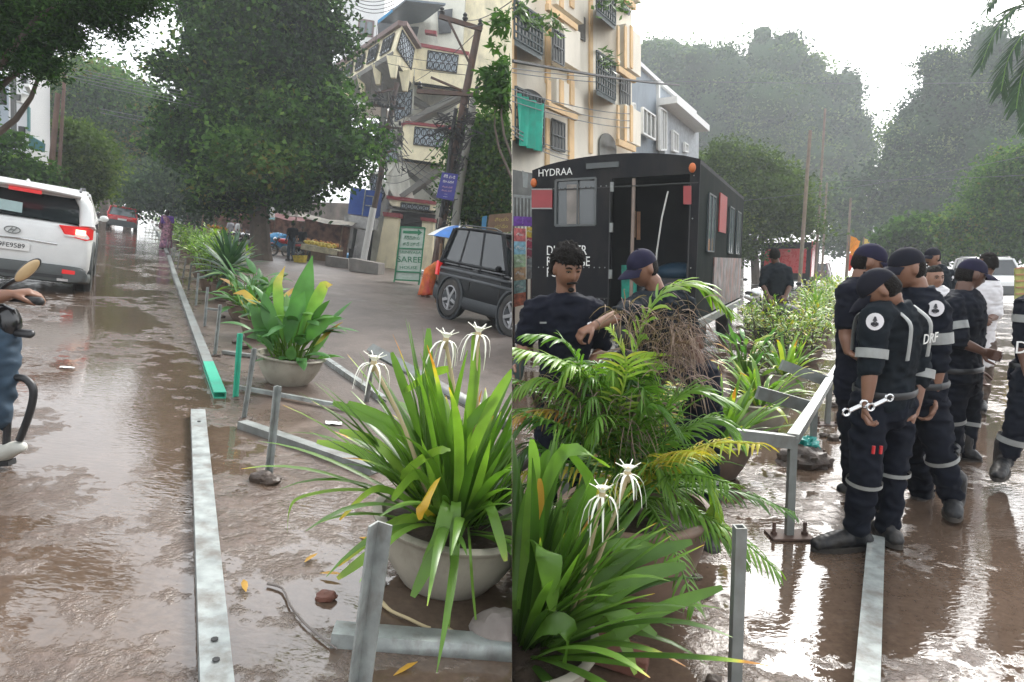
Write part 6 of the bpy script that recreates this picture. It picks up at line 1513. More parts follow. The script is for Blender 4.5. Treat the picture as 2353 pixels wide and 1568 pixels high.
small_person("man in dark blue shirt and jeans standing with his back turned by the fruit cart", 'L', 667, 600, 1.76, -.9, M_navy, M_jean, M_skind)
small_person("man with folded arms leaning beside the man in jeans", 'L', 690, 594, 1.62, 2.8, M_navyp, M_navy, M_skind, pose=1)
small_person("fruit vendor in a pale green shirt behind the cart", 'L', 745, 596, 1.55, 2.9, pm("pale_green_cloth", (.30, .45, .40), .8), M_brownp, M_skind)
for i, (x, y, h, a, c, lb) in enumerate([(527, 566, 1.6, 2., (.3, .3, .32), "rider in a grey shirt near the parked motorbikes"), (542, 572, 1.6, 1., (.5, .5, .5), "person in a pale shirt among the parked motorbikes"), (497, 553, 1.6, 2.5, (.35, .1, .1), "person in a dull red shirt beyond the dull red stall cloth"),
                                       (583, 580, 1.65, 3., (.04, .05, .10), "person in dark clothes in front of the teal canopy stall"), (458, 545, 1.6, 3., (.3, .12, .08), "person beside the auto rickshaw's right wheel"), (212, 500, 1.6, 0., (.35, .12, .10), "red shirted person far up the wet lane by the market stall"),
                                       (250, 500, 1.6, 1., (.5, .2, .08), "orange shirted person far up the wet lane by the market stall"), (232, 505, 1.6, 0., (.08, .1, .16), "dark shirted person far up the wet lane by the market stall")]):
    small_person(lb, 'L', x, y, h, a, pm("shirt_cloth", c, .8), M_navy, M_skind)
# woman bending beside the jeep
b = G(975, 682, 'L'); Y = b.y
J = JJ(Y, head=(1018, 600, .1), neck=(1008, 608, 0), pelvis=(988, 622, 0), sh0=(1002, 606, .1), el0=(1010, 622, .1), wr0=(1016, 640, .1), sh1=(1008, 612, -.1), el1=(1016, 628, -.1), wr1=(1022, 645, -.1),
       hip0=(984, 630, .08), kn0=(980, 655, .08), an0=(974, 674, .08), toe0=(968, 684, .05), hip1=(988, 632, -.08), kn1=(985, 656, -.1), an1=(980, 676, -.1), toe1=(974, 687, -.12))
t = person("person in an orange and red sari bending behind the black jeep", 'L', b, J, .95, M_orange, M_orange, M_skind, M_skind, face=Vector((1, 0, -.4)), sleeve=.6, rb=.02, group="people at the stalls", tuck=False)
drape(t, t.L(W(978, 678, Y)), t.L(W(990, 618, Y)), .22, .17, M_orange)
b = G(1000, 668, 'L'); mb = MB(); mb.box(b + Vector((0, 0, .3)), (.35, .35, .6)); solo("blue_tub", "tall pale blue tub between the bending woman and the jeep's bumper", "tub", 'L', b, mb, pm("pale_blue_plastic", (.15, .30, .42), .5), smooth=False)
# vendor table parts behind the jeep
for (x0, lb, m_) in ((1002, "brown wooden post under the street umbrella", M_wood), (1016, "pale wooden post under the street umbrella", M_dry)):
    mb = MB(); P0 = W(x0, 660, 16); P1 = W(x0 + 12, 560, 16); P0.z = gz(P0.x, 'L'); mb.tube([P0, P1], .04, 8); solo("wooden_post", lb, "post", 'L', P0, mb, m_)
# dark car behind the saree board
suv("parked_car", "dark car with pale windows mostly hidden behind the saree board", 'L', G(958, 622, 'L') + Vector((0, 2, 0)), 1.2, 3.9, 1.7, 1.5, M_dkpaint, M_cladg, detail=0)
# ---- rider at the edge of the frame
Yr = G(10, 1075, 'L').y
loc = G(-70, 1085, 'L'); hdg = heading(330, 488)
t = Thing("commuter_motorbike", "dark motorbike with round cream mirror and tubular leg guard cut by the frame edge", "motorbike", 'L', loc, hdg, lean=True)
def Wl(x, y, d=0.): return t.L(W(x, y, Yr + d))
M_mir = pm("cream_mirror_glass", (.55, .40, .22), .35, var=.1)
mc = Wl(64, 621); vdir = (t.L(O_) - mc).normalized(); xa = (Wl(88, 600) - Wl(38, 645)).normalized()
F_ = frameM(mc, xa, vdir.cross(xa)); 
mb = MB(); mb.blob(mc, (.080, .028, .016), F_.to_3x3(), seg=26, rings=14); mi = t.add(mb, 'mirror', M_blackp)
mb = MB(); mb.blob(mc + F_.to_3x3() @ Vector((0, 0, .008)), (.075, .024, .012), F_.to_3x3(), seg=26, rings=14); t.add(mb, 'mirror_glass', M_mir, parent=mi)
mb = MB(); mb.tube([Wl(50, 640), Wl(20, 652), Wl(-20, 690)], .009, 8, smooth=3); t.add(mb, 'mirror_stem', M_blackp)
mb = MB(); mb.tube([Wl(-140, 690, .15), Wl(-60, 682, .05), Wl(30, 688), Wl(60, 690)], .013, 10, smooth=3); hb = t.add(mb, 'handlebar', M_blackp)
mb = MB(); mb.capsule([Wl(52, 688), Wl(86, 692)], [.017, .019], 12); mb.blob(Wl(91, 693), (.02, .02, .02)); t.add(mb, 'grip', M_black, parent=hb)
mb = MB(); mb.tube([Wl(-30, 768), Wl(30, 764)], .011, 8); mb.capsule([Wl(34, 764), Wl(70, 768)], [(.020, .017), (.022, .018)], 12); t.add(mb, 'indicator', M_blackp)
mb = MB(); mb.tube([Wl(-60, 872), Wl(34, 868), Wl(62, 874), Wl(77, 900), Wl(68, 950), Wl(45, 1012)], .017, 12, smooth=5); mb.tube([Wl(18, 960), Wl(14, 1030)], .016, 10); t.add(mb, 'leg_guard', M_blackp)
mb = MB(); mb.bar(Wl(-60, 1066), Wl(28, 1062), .05, .025); t.add(mb, 'foot_rest', M_black)
mb = MB(); mb.blob(Wl(-90, 800, .2), (.17, .34, .18)); t.add(mb, 'fuel_tank', M_mblack)
mb = MB(); mb.blob(Wl(-90, 960, .2), (.17, .26, .20)); t.add(mb, 'engine', M_galvd)
for dy in (-.75, .75):
    c = Wl(-90, 900, .1); c.y += dy; c.z = .30; c.x = Wl(-95, 900).x; mb = MB(); n = 24; mb.tube([c + Vector((0, .27 * cos(2 * pi * k / n), .27 * sin(2 * pi * k / n))) for k in range(n + 1)], .05, 8, cap=False); t.add(mb, 'wheel', M_tyre)
mb = MB(); mb.capsule([Wl(-60, 740), Wl(8, 720), Wl(22, 745), Wl(8, 770)], [.05, .045, .05, .04], 12, smooth=3); t.add(mb, 'front_fairing', M_mblack)
b = G(-40, 1085, 'L')
J = JJ(Yr, head=(-150, 480, -.1), neck=(-150, 560, -.1), pelvis=(-150, 800, -.15), sh0=(-200, 590, -.1), el0=(-190, 680, 0), wr0=(-110, 690, .1), sh1=(-100, 590, -.1), el1=(-55, 690, -.1), wr1=(20, 678, -.02), hd1=(60, 672, .02),
       hip0=(-180, 810, 0), kn0=(-90, 790, .2), an0=(-100, 1010, .2), hip1=(-120, 800, -.15), kn1=(2, 776, 0), an1=(-8, 985, -.02))
p = person("motorbike rider in blue jeans and white shoes, gripping the handlebar at the frame edge", 'L', b, J, 1.05, M_navyp, M_jean, skin=M_skin, face=Vector((.2, 1, 0)), sleeve=.75, boots=False, palm=(Vector((0, 0, -1)), Vector((0, .3, -1))), curl=(.9, .9), hat=None)
mb = MB(); s1 = lambda x, y, d=0: p.L(W(x, y, Yr + d))
mb.capsule([s1(-20, 1045), s1(10, 1040), s1(35, 1030), s1(50, 1028)], [(.036, .036), (.042, .044), (.036, .034), (.028, .024)], 14, smooth=3); sh = p.add(remesh(mb, .008, 2), 'shoe', pm("white_shoe", (.55, .55, .50), .6, dirt=(.3, .28, .22)))
# ============================================================ east side: buildings
fd = px2dir(2060, 600); fd.z = 0; fd.normalize()            # direction of the street
Rc = O_ + px2dir(1450, 600) * (20 / px2dir(1450, 600).y); Rc.z = 0
nrm = Vector((fd.y, -fd.x, 0))
def onf(px, py, off=0.): 
    """pixel -> point on the facade plane, off metres proud of it"""
    return onplane(px, py, Rc + nrm * off, nrm)
M_ycream = pm("warm_cream_plaster", (.80, .74, .62), .8, var=.08, scale=1.2, dirt=(.34, .30, .24), dscale=.8, damt=.35)
M_ostr = pm("orange_plaster_strip", (.72, .50, .27), .75, var=.15, scale=2)
M_win = pm("window_shade_fill", (.10, .10, .09), .4, var=.4, scale=3)  # dark fill painted in place of unlit rooms and balconies
M_grill = pm("green_black_grille", (.035, .05, .05), .6, var=.3)
M_gcloth = pm("green_shade_cloth", (.015, .30, .21), .8, var=.2, scale=4, bump=.05, bscale=5)
t = Thing("apartment_building", "tall cream apartment block with orange strips and a green balcony cloth", "building", 'R', Vector((0.2, 14, 0)))
def fq(mb, q, th, off=0.):
    """quad/polygon on the facade between offsets off and off+th (metres proud)"""
    P = [onf(x, y, off) for x, y in q]; mb.prism(P, nrm * th); return P
mb = MB(); x0, x1 = 1150, 1452
fq(mb, [(x0, -300), (x1, -150), (x1, 640), (x0, 760)], -6, 0); t.add(mb, 'wall', M_ycream, world=True, smooth=False)
zx = lambda x: 1176.5 + x * .3663
zy = lambda y: y * .3663
def rect(x0, x1, y0, y1, slope=None):
    """zoomed picture rectangle whose top and bottom run with the facade"""
    def sl(x, y): # shift along the line to the vanishing point
        X0, Y0 = zx(x0), zy(y); k = (zx(x) - X0) / (2060 - X0); return (zx(x), Y0 + (600 - Y0) * k)
    return [sl(x0, y0), sl(x1, y0), sl(x1, y1), sl(x0, y1)]
# bays with side strips
def bay(xa, xb, ya, yb, d=.28, win=None):
    mb = MB(); fq(mb, rect(xa, xb, ya, yb), d); b_ = t.add(mb, 'bay', M_ycream, world=True, smooth=False)
    mb = MB(); w_ = (xb - xa) * .14
    fq(mb, rect(xa, xa + w_, ya - 1, yb), .04, d + .003); fq(mb, rect(xb - w_, xb, ya - 1, yb), .04, d + .003); fq(mb, rect((xa + xb) / 2 - 2, (xa + xb) / 2 + w_ * .9, ya, yb), .03, d + .003)
    fq(mb, rect(xa - 6, xb + 6, yb - 12, yb + 26), .10, d + .045); t.add(mb, 'strip', M_ostr, world=True, smooth=False, parent=b_)
bay(212, 384, -420, 40); bay(212, 384, 500, 655); bay(655, 752, -500, -60); bay(655, 752, 160, 425); bay(655, 752, 660, 885)
def recess(xa, xb, ya, yb, mat, nm, bars=0, off=.02, th=.03, parent=None):
    mb = MB(); fq(mb, rect(xa, xb, ya, yb), th, off); o = t.add(mb, nm, mat, world=True, smooth=False, parent=parent)
    if bars:
        mb = MB(); q = [onf(x, y, off + th + .03) for x, y in rect(xa, xb, ya, yb)]
        for k in range(bars + 1): mb.bar(q[0].lerp(q[1], k / bars), q[3].lerp(q[2], k / bars), .025, .02)
        for k in range(3): mb.bar(q[0].lerp(q[3], k / 2), q[1].lerp(q[2], k / 2), .03, .03)
        t.add(mb, 'bars', M_cladg, world=True, parent=o)
recess(240, 345, 150, 400, M_ycream, 'window_surround', off=.02, th=.35)
for a in ((255, 325, 175, 375), (250, 330, 745, 930), (680, 740, 470, 650), (695, 735, -90, 60)): recess(*a, M_win, 'window', bars=4, off=.40 if a[0] < 300 and a[2] < 300 else .05)
recess(384, 455, 60, 215, M_sofft, 'painted_balcony_shade');  # grey sheet paints the shade of a balcony recess
# orange edge strips
mb = MB(); 
for xa, xb, ya, yb in ((0, 18, -300, 880), (480, 498, -600, 960), (345, 378, 160, 560), (205, 232, 170, 520), (204, 226, 740, 1100), (350, 380, 720, 1000)): fq(mb, rect(xa, xb, ya, yb), .05, .004)
t.add(mb, 'strip', M_ostr, world=True, smooth=False)
def cage(xa, xb, ya, yb, arch=0, d=.7, mat=M_grill, nm='balcony_grille', back=M_win):
    mb = MB(); q0 = rect(xa, xb, ya, yb); fq(mb, q0, .03, .02); o = t.add(mb, nm + '_opening' if nm != 'balcony_grille' else 'balcony_opening', back, world=True, smooth=False)
    mb = MB(); q = [onf(x, y, d) for x, y in rect(xa - 10, xb, ya, yb)]; p = [onf(x, y, 0) for x, y in q0]
    for k in range(9): mb.bar(q[0].lerp(q[1], k / 8), q[3].lerp(q[2], k / 8), .03, .03)
    for k in range(6): mb.bar(q[0].lerp(q[3], k / 5), q[1].lerp(q[2], k / 5), .035, .03)
    for a, b in zip(q, p): mb.bar(a, b, .04, .04)
    mb.prism([q[3], q[2], p[2], p[3]], Vector((0, 0, -.12))); g_ = t.add(mb, nm, mat, world=True, parent=o)
    return q
cage(25, 190, 0, 240); cage(540, 648, 320, 560); cage(540, 648, -220, 60)
q = cage(32, 200, 545, 860)
mb = MB(); Q = [onf(x, y, .80) for x, y in rect(30, 200, 585, 905)]; n = 12; rows = []
for j in range(8):
    rows.append([mb.addv(Q[0].lerp(Q[1], i / n).lerp(Q[3].lerp(Q[2], i / n), j / 7) + nrm * (.06 * sin(i * 1.9 + j * .2))) for i in range(n + 1)])
for a, b in zip(rows, rows[1:]):
    for i in range(n): mb.face((a[i], a[i + 1], b[i + 1], b[i]))
t.add(mb, 'shade_cloth', M_gcloth, world=True, angle=180)
mb = MB(); c = [onf(zx(35 + 80 + 82 * cos(a)), zy(600 - 62 * sin(a)) + 0.36 * (zx(115 + 82 * cos(a)) - zx(33)) * .0 + 20 * (cos(a) + 1) / 2, .05) for a in [pi * k / 10 for k in range(11)]]; mb.prism(c, nrm * .04); t.add(mb, 'arch_opening', M_slot, world=True, smooth=False)
mb = MB(); c = [onf(zx(595 + 52 * cos(a)), zy(900 - 80 * sin(a)) + 14 * (cos(a) + 1) / 2, .03) for a in [pi * k / 10 for k in range(11)]] + [onf(zx(543), zy(980), .03), onf(zx(647), zy(1010), .03)]; mb.prism(c, nrm * .04); t.add(mb, 'arch_opening', M_win, world=True, smooth=False)
# hanging plants on the upper balconies
rgp = random.Random(9)
for k in range(6 * 45):
    c0 = ((60, 60), (130, 130), (250, 150), (580, 20), (710, 30), (600, 380))[k // 45]
    if k % 45 == 0: mb = MB()
    p = onf(zx(c0[0] + rgp.gauss(0, 32)), zy(c0[1] + rgp.gauss(0, 34)), .75); d = Vector((rgp.uniform(-1, 1), rgp.uniform(-1, 1), rgp.uniform(-.8, .5))).normalized()
    mb.blade([p, p + d * .10, p + d * .2], [.01, .09, .01], d.orthogonal(), rgp.uniform(.1, .5))
    if k % 45 == 44: t.add(mb, 'balcony_plant', M_shrub, world=True, angle=180)
# grey house
t = Thing("grey_house", "grey two storey house with a sloping roofline next to the cream apartment block", "house", 'R', Vector((5.4, 24, 0)))
Rg = Rc + fd * 1.2
def ong(px, py, off=0.): return onplane(px, py, Rg + nrm * (off - 1.2), nrm)
M_grey = pm("grey_plaster", (.30, .34, .38), .8, var=.08, scale=1.2, dirt=(.15, .17, .18), dscale=.8)
def gq_(mb, q, th, off=0.): mb.prism([ong(x, y, off) for x, y in q], nrm * th)
mb = MB(); gq_(mb, [(1440, 140), (1468, 144), (1510, 190), (1597, 262), (1597, 640), (1440, 660)], -5); t.add(mb, 'wall', M_grey, world=True, smooth=False)
mb = MB(); q = [ong(x, y, .05) for x, y in ((1462, 142), (1510, 186), (1597, 260))]; mb.bar(q[0], q[1], .16, .14); mb.bar(q[1], q[2], .16, .14); mb.bar(ong(1512, 190, .05), ong(1512, 345, .05), .14, .12); mb.bar(ong(1596, 262, .05), ong(1596, 360, .05), .12, .12); t.add(mb, 'white_edge', M_whitebd, world=True)
mb = MB(); gq_(mb, [(1513, 238), (1593, 305), (1593, 640), (1513, 640)], .25, .02); t.add(mb, 'porch_wall', pm("pale_grey_plaster", (.36, .38, .40), .8), world=True, smooth=False)
mb = MB(); gq_(mb, [(1514, 226), (1594, 292), (1594, 306), (1514, 242)], .7, .2); t.add(mb, 'porch_roof', M_whitebd, world=True, smooth=False)
for q in ([(1476, 248), (1504, 268), (1504, 322), (1476, 306)], [(1452, 238), (1458, 240), (1458, 298), (1452, 296)], [(1545, 300), (1557, 310), (1557, 350), (1545, 346)], [(1572, 328), (1580, 334), (1580, 350), (1572, 348)], [(1516, 248), (1530, 258), (1530, 345), (1516, 345)]):
    mb = MB(); gq_(mb, q, .06, .28); w_ = t.add(mb, 'window', M_win, world=True, smooth=False)
    mb = MB(); P = [ong(x, y, .36) for x, y in q]
    for k in range(4): mb.bar(P[k], P[(k + 1) % 4], .10, .06)
    for u in (.33, .66): mb.bar(P[0].lerp(P[1], u), P[3].lerp(P[2], u), .06, .05)
    t.add(mb, 'frame', M_whitebd, world=True, parent=w_)
# low shop front left of the truck with banner posts
t = Thing("street_shop", "shop front with thin bars beneath the cream apartment block, at the truck's side", "shop front", 'R', Vector((.35, 13, 0)))
mb = MB(); mb.prism([W(1178, 390, 13.2), W(1232, 400, 13.6), W(1232, 520, 13.6), W(1178, 520, 13.2)], Vector((0, .1, 0))); t.add(mb, 'dark_opening', M_win, world=True, smooth=False)
mb = MB()
for k in range(7): mb.bar(W(1180 + k * 8, 450, 13.0), W(1180 + k * 8, 620, 13.0), .03, .03)
mb.bar(W(1178, 450, 13.0), W(1232, 455, 13.0), .05, .05); mb.prism([W(1200, 392, 12.9), W(1214, 400, 12.9), W(1212, 432, 12.9), W(1202, 430, 12.9)], Vector((0, .03, 0))); t.add(mb, 'bars', M_galvd, world=True)
def banner(label, quad, Y, cols, txt=None):
    P = [W(x, y, Y) for x, y in quad]; t = Thing("shop_banner", label, "banner", 'R', Vector((P[3].x, Y, 0)), group="shop banners left of the truck")
    n = len(cols)
    for i, c in enumerate(cols):
        mb = MB(); a, b = i / n, (i + 1) / n; mb.prism([P[0].lerp(P[3], a), P[1].lerp(P[2], a), P[1].lerp(P[2], b), P[0].lerp(P[3], b)], Vector((0, .03, 0))); t.add(mb, 'banner_stripe', pm("banner_colour", c, .6, var=.5, scale=14), world=True, smooth=False)
    mb = MB(); F_ = None
    for i, (u, v, s_) in enumerate(((.5, .08, .05), (.5, .25, .06), (.5, .42, .05), (.5, .58, .06), (.5, .75, .05))):
        o = P[0].lerp(P[1], u).lerp(P[3].lerp(P[2], u), v) - Vector((0, .012, 0)); text_mb("తెలు", s_ * (P[0] - P[3]).length, frameM(o, P[1] - P[0], P[0] - P[3]), .004, mb)
    t.add(mb, 'lettering', M_wlet, world=True, smooth=False)
    mb = MB(); 
    for k in (3, 2): mb.tube([Vector((P[k].x, Y + .02, 0)), P[k] + Vector((0, .02, 0))], .02, 6)
    t.add(mb, 'stand', M_iron, world=True)
banner("narrow banner in red, pale blue and orange panels closest to the picture's middle seam", [(1181, 524), (1208, 526), (1208, 700), (1181, 706)], 11.5, [(.5, .12, .12), (.2, .4, .5), (.3, .42, .25), (.45, .28, .15), (.25, .38, .36), (.5, .15, .08)])
banner("purple topped banner with yellow letters between the narrow banner and the truck", [(1180, 497), (1222, 499), (1222, 520), (1180, 519)], 11.8, [(.12, .03, .28)])
banner("red and grey banner strip tight against the truck's side", [(1210, 522), (1224, 523), (1224, 640), (1210, 642)], 11.8, [(.5, .38, .05), (.45, .05, .10), (.35, .08, .12), (.3, .32, .34), (.3, .3, .3)])
# ============================================================ the black truck
M_trk = pm("black_truck_paint", (.006, .0065, .009), .6, var=.2, scale=2, dirt=(.035, .032, .028), dscale=1.5, damt=.5, spec=.15)
M_trks = pm("dark_green_side_paint", (.009, .014, .013), .9, var=.2, scale=2, dirt=(.035, .032, .028), dscale=1.5, damt=.4, spec=.04)
M_inner = pm("dark_truck_inside", (.010, .012, .018), .7)
A0 = G(1592, 853, 'R'); td = Vector((.43, .90, 0)).normalized(); tx = Vector((td.y, -td.x, 0))    # forward, right
t = Thing("black_truck", "big black response truck with an open rear door and white lettering", "truck", 'R', A0, math.atan2(-td.x, td.y))
TW, TLn, ZB, ZT = 2.52, 6.0, .62, 3.02
def tl(x, y): # pixel on the rear face plane -> local x,z
    p = onplane(x, y, A0, td); q = t.L(p); return q.x, q.z
def rear(q, mat, nm, y=-.01, th=.02, parent=None, smooth=False):
    mb = MB(); mb.prism([Vector((tl(*p)[0], y, tl(*p)[1])) for p in q], Vector((0, -th, 0))); return t.add(mb, nm, mat, parent=parent, smooth=smooth)
# shell: left wall+rear panels, right wall, roof
xl, _ = tl(1222, 600); TWd = -xl
mb = MB()
arch = [(xl + TWd * k / 12, ZT + .16 * sin(pi * k / 12) ** .7) for k in range(13)]
mb.prism([Vector((x, 0, z)) for x, z in [(xl, ZT - .06), *arch, (0, ZT - .06)]], Vector((0, TLn, 0)))
t.add(mb, 'roof', M_trk, smooth=False)
mb = MB(); mb.prism([Vector((xl, 0, ZB)), Vector((xl + .06, 0, ZB)), Vector((xl + .06, 0, ZT - .06)), Vector((xl, 0, ZT - .06))], Vector((0, TLn, 0))); t.add(mb, 'side_wall', M_trk, smooth=False)
mb = MB(); mb.prism([Vector((-.06, .03, ZB)), Vector((0, .03, ZB)), Vector((0, .03, ZT - .06)), Vector((-.06, .03, ZT - .06))], Vector((0, TLn, 0))); sw = t.add(mb, 'side_wall', M_trks, smooth=False, label="green black right side wall")
mb = MB(); mb.box((xl / 2, TLn, (ZB + ZT) / 2), (TWd - .1, .06, ZT - ZB - .1)); mb.box((xl / 2, TLn / 2, ZB + .04), (TWd - .08, TLn, .08)); mb.box((xl / 2, 2.4, (ZB + ZT) / 2), (TWd - .1, .04, ZT - ZB - .1)); t.add(mb, 'cabin_inside', M_inner, smooth=False)
# rear panels: left third with window, header, right post
xo0, _ = tl(1402, 600); xo1, _ = tl(1578, 600)
wx0, wz1 = tl(1278, 415); wx1, wz0 = tl(1368, 517)
mb = MB()
def rp(x0, x1, z0, z1): mb.box(((x0 + x1) / 2, .03, (z0 + z1) / 2), (x1 - x0, .06, z1 - z0))
zh = tl(1500, 405)[1]
rp(xl + .06, wx0, ZB, ZT - .06); rp(wx0, wx1, wz1, ZT - .06); rp(wx0, wx1, ZB, wz0); rp(wx1, xo0, ZB, ZT - .06); rp(xo0, xo1, zh, ZT - .06); rp(xo1, -.0601, ZB, ZT - .06); rp(-.06, -.001, ZB, ZT - .06)
t.add(mb, 'rear_panel', M_trk, smooth=False)
w_ = rear([(1278, 415), (1368, 415), (1368, 517), (1278, 517)], glassmat("grey_glass", (.06, .07, .075), .08), 'window', y=.03, th=.01)
mb = MB(); c = [Vector((x, -.01, z)) for x, z in ((wx0, wz0), (wx1, wz0), (wx1, wz1), (wx0, wz1))]
for k in range(4): mb.bar(c[k], c[(k + 1) % 4], .035, .03, up=(0, 1, 0))
mb.bar(c[0].lerp(c[1], .55), c[3].lerp(c[2], .55), .02, .02, up=(0, 1, 0)); t.add(mb, 'frame', M_cladg, parent=w_)
rear([(1302, 424), (1330, 424), (1330, 515), (1302, 515)], pm("pale_curtain", (.22, .20, .18), .8, var=.2), 'curtain', y=.012, th=.006, parent=w_)
rear([(1223, 437), (1270, 437), (1270, 478), (1223, 478)], pm("red_reflector_panel", (.27, .03, .035), .4, var=.1), 'red_panel', y=-.005)
rear([(1571, 428), (1589, 428), (1589, 470), (1571, 470)], pm("red_reflector_panel2", (.27, .03, .03), .4, var=.1), 'red_panel', y=-.005)
for q in ([(1223, 434), (1270, 434), (1270, 437), (1223, 437)], [(1223, 478), (1270, 478), (1270, 481), (1223, 481)]): rear(q, M_refl, 'reflective_strip', y=-.004)
mb = MB(); (px0, pz0), (px1, pz1) = tl(1455, 410), tl(1455, 760); mb.tube([(px0, .04, pz0), (px0, .04, ZB)], .028, 10); t.add(mb, 'grab_pole', pm("brown_pole", (.20, .15, .12), .4))
mb = MB(); mb.tube([(tl(1535, 440)[0], .0, tl(1535, 440)[1]), (tl(1522, 500)[0], -.03, tl(1522, 500)[1]), (tl(1509, 580)[0], .0, tl(1509, 580)[1]), (tl(1505, 640)[0], 0, tl(1505, 640)[1])], .014, 6); t.add(mb, 'rope', pm("white_rope", (.45, .45, .42), .8))
rear([(1408, 472), (1414, 472), (1414, 540), (1408, 540)], pm("pale_wood_batten", (.42, .26, .16), .6), 'batten', y=1.2); rear([(1417, 474), (1426, 474), (1426, 546), (1417, 546)], pm("orange_wood_batten", (.48, .25, .14), .6), 'batten', y=1.2)
rear([(1408, 610), (1444, 610), (1444, 690), (1408, 690)], pm("green_bottle_crate", (.02, .30, .22), .6, var=.4, scale=8), 'green_tarp', y=.5)
mb = MB(); mb.box((-.55, 1.2, 1.28), (.95, 1.2, .10)); mb.box((-.55, .62, 1.0), (.95, .05, .5)); t.add(mb, 'bench', pm("black_bench", (.02, .02, .024), .3)); 
mb = MB(); mb.blob((-.45, 1.0, 1.42), (.38, .3, .16)); t.add(mb, 'blue_sack', pm("blue_sack", (.012, .05, .09), .6))
for s_, x, y, sz in (("HYDRAA", 1276, 397, .155),): 
    X, Z = tl(x, y); t.add(text_mb(s_, sz, frameM((X, -.014, Z), (1, 0, 0), (0, 0, 1)), .006, sx=.92), 'lettering', M_wlet, smooth=False)
for i, s_ in enumerate(("DISASTER", "RESPONSE", "FORCE")):
    X, Z = tl(1256, 577 + i * 25); t.add(text_mb(s_, .21, frameM((X, -.014, Z), (1, 0, 0), (0, 0, 1)), .006, align='LEFT', sx=.75), 'lettering', M_wlet, smooth=False)
mb = MB(); mb.box((xl * .55, -.02, ZT - .0), (.5, .06, .08)); t.add(mb, 'roof_lamp', M_cladg); 
mb = MB(); mb.blob((-.10, -.05, ZT - .12), (.05, .05, .07)); t.add(mb, 'marker_lamp', pm("orange_marker", (.5, .12, .02), .4)); mb = MB(); mb.blob((xl + .05, -.05, ZT - .2), (.05, .05, .07)); t.add(mb, 'marker_lamp', pm("orange_marker2", (.5, .12, .02), .4))
mb = MB()
for z in (1.02, 1.5, 2.72):
    for k in range(14): mb.blob((lerp(xl + .12, xo0 - .08, k / 13), -.004, z), (.011, .008, .011), seg=6, rings=4)
for z in (.8, 1.5, 2.2, 2.8): mb.blob((xo1 + .06, -.004, z), (.011, .008, .011), seg=6, rings=4); mb.box((xo0 + .012, -.012, z - .1), (.05, .03, .14))
t.add(mb, 'rivets', M_galvd)
mb = MB()
for x0_, z0_, x1_, z1_ in ((xl + .02, 1.03, xo0, 1.03), (xl + .02, 2.70, -.02, 2.70), (xo0 - .02, .66, xo0 - .02, 2.68), (xo1 + .02, .66, xo1 + .02, 2.68)): mb.bar((x0_, -.004, z0_), (x1_, -.004, z1_), .014, .014, up=(0, 1, 0))
t.add(mb, 'panel_seam', M_slot)
for x in (xl + .25, -.18): mb = MB(); mb.box((x, -.10, .78), (.22, .05, .10)); t.add(mb, 'tail_lamp', M_redl)
# right side windows, posters, skirt, bumper
def sideq(y0, y1, z0, z1, mat, nm, off=.004, th=.02, parent=None):
    mb = MB(); mb.box((off + th / 2, (y0 + y1) / 2, (z0 + z1) / 2), (th, y1 - y0, z1 - z0)); return t.add(mb, nm, mat, parent=parent or None, smooth=False)
for y0, y1 in ((.75, 1.45), (3.35, 4.05), (4.6, 5.3)):
    w_ = sideq(y0, y1, 1.75, 2.62, M_glassl, 'window'); 
    mb = MB(); 
    for a, b in (((y0, 1.75), (y1, 1.75)), ((y1, 1.75), (y1, 2.62)), ((y1, 2.62), (y0, 2.62)), ((y0, 2.62), (y0, 1.75)), (((y0 + y1) / 2, 1.75), ((y0 + y1) / 2, 2.62))): mb.bar((.03, *a), (.03, *b), .022, .012, up=(1, 0, 0))
    t.add(mb, 'frame', M_cladg, parent=w_)
sideq(2.0, 2.9, 2.1, 2.75, pm("red_side_panel", (.30, .035, .035), .4), 'red_panel')
sideq(1.6, 5.8, .78, 1.66, pm("photo_poster", (.13, .12, .12), .5, var=1.2, scale=3.5, dirt=(.30, .10, .07), dscale=4, damt=.9), 'poster')
sideq(.1, 5.9, .62, .74, M_galvd, 'side_bumper', th=.06)
mb = MB(); mb.box((xl / 2, 2.9, .52), (TWd * .8, 5.6, .18)); mb.box((xl / 2, -.10, .55), (TWd * .96, .14, .2)); t.add(mb, 'chassis', M_black, smooth=False)
for x in (xl + .2, -.2):
    for y in (1.2, 5.0): wheel(t, x, y, .44, .26)
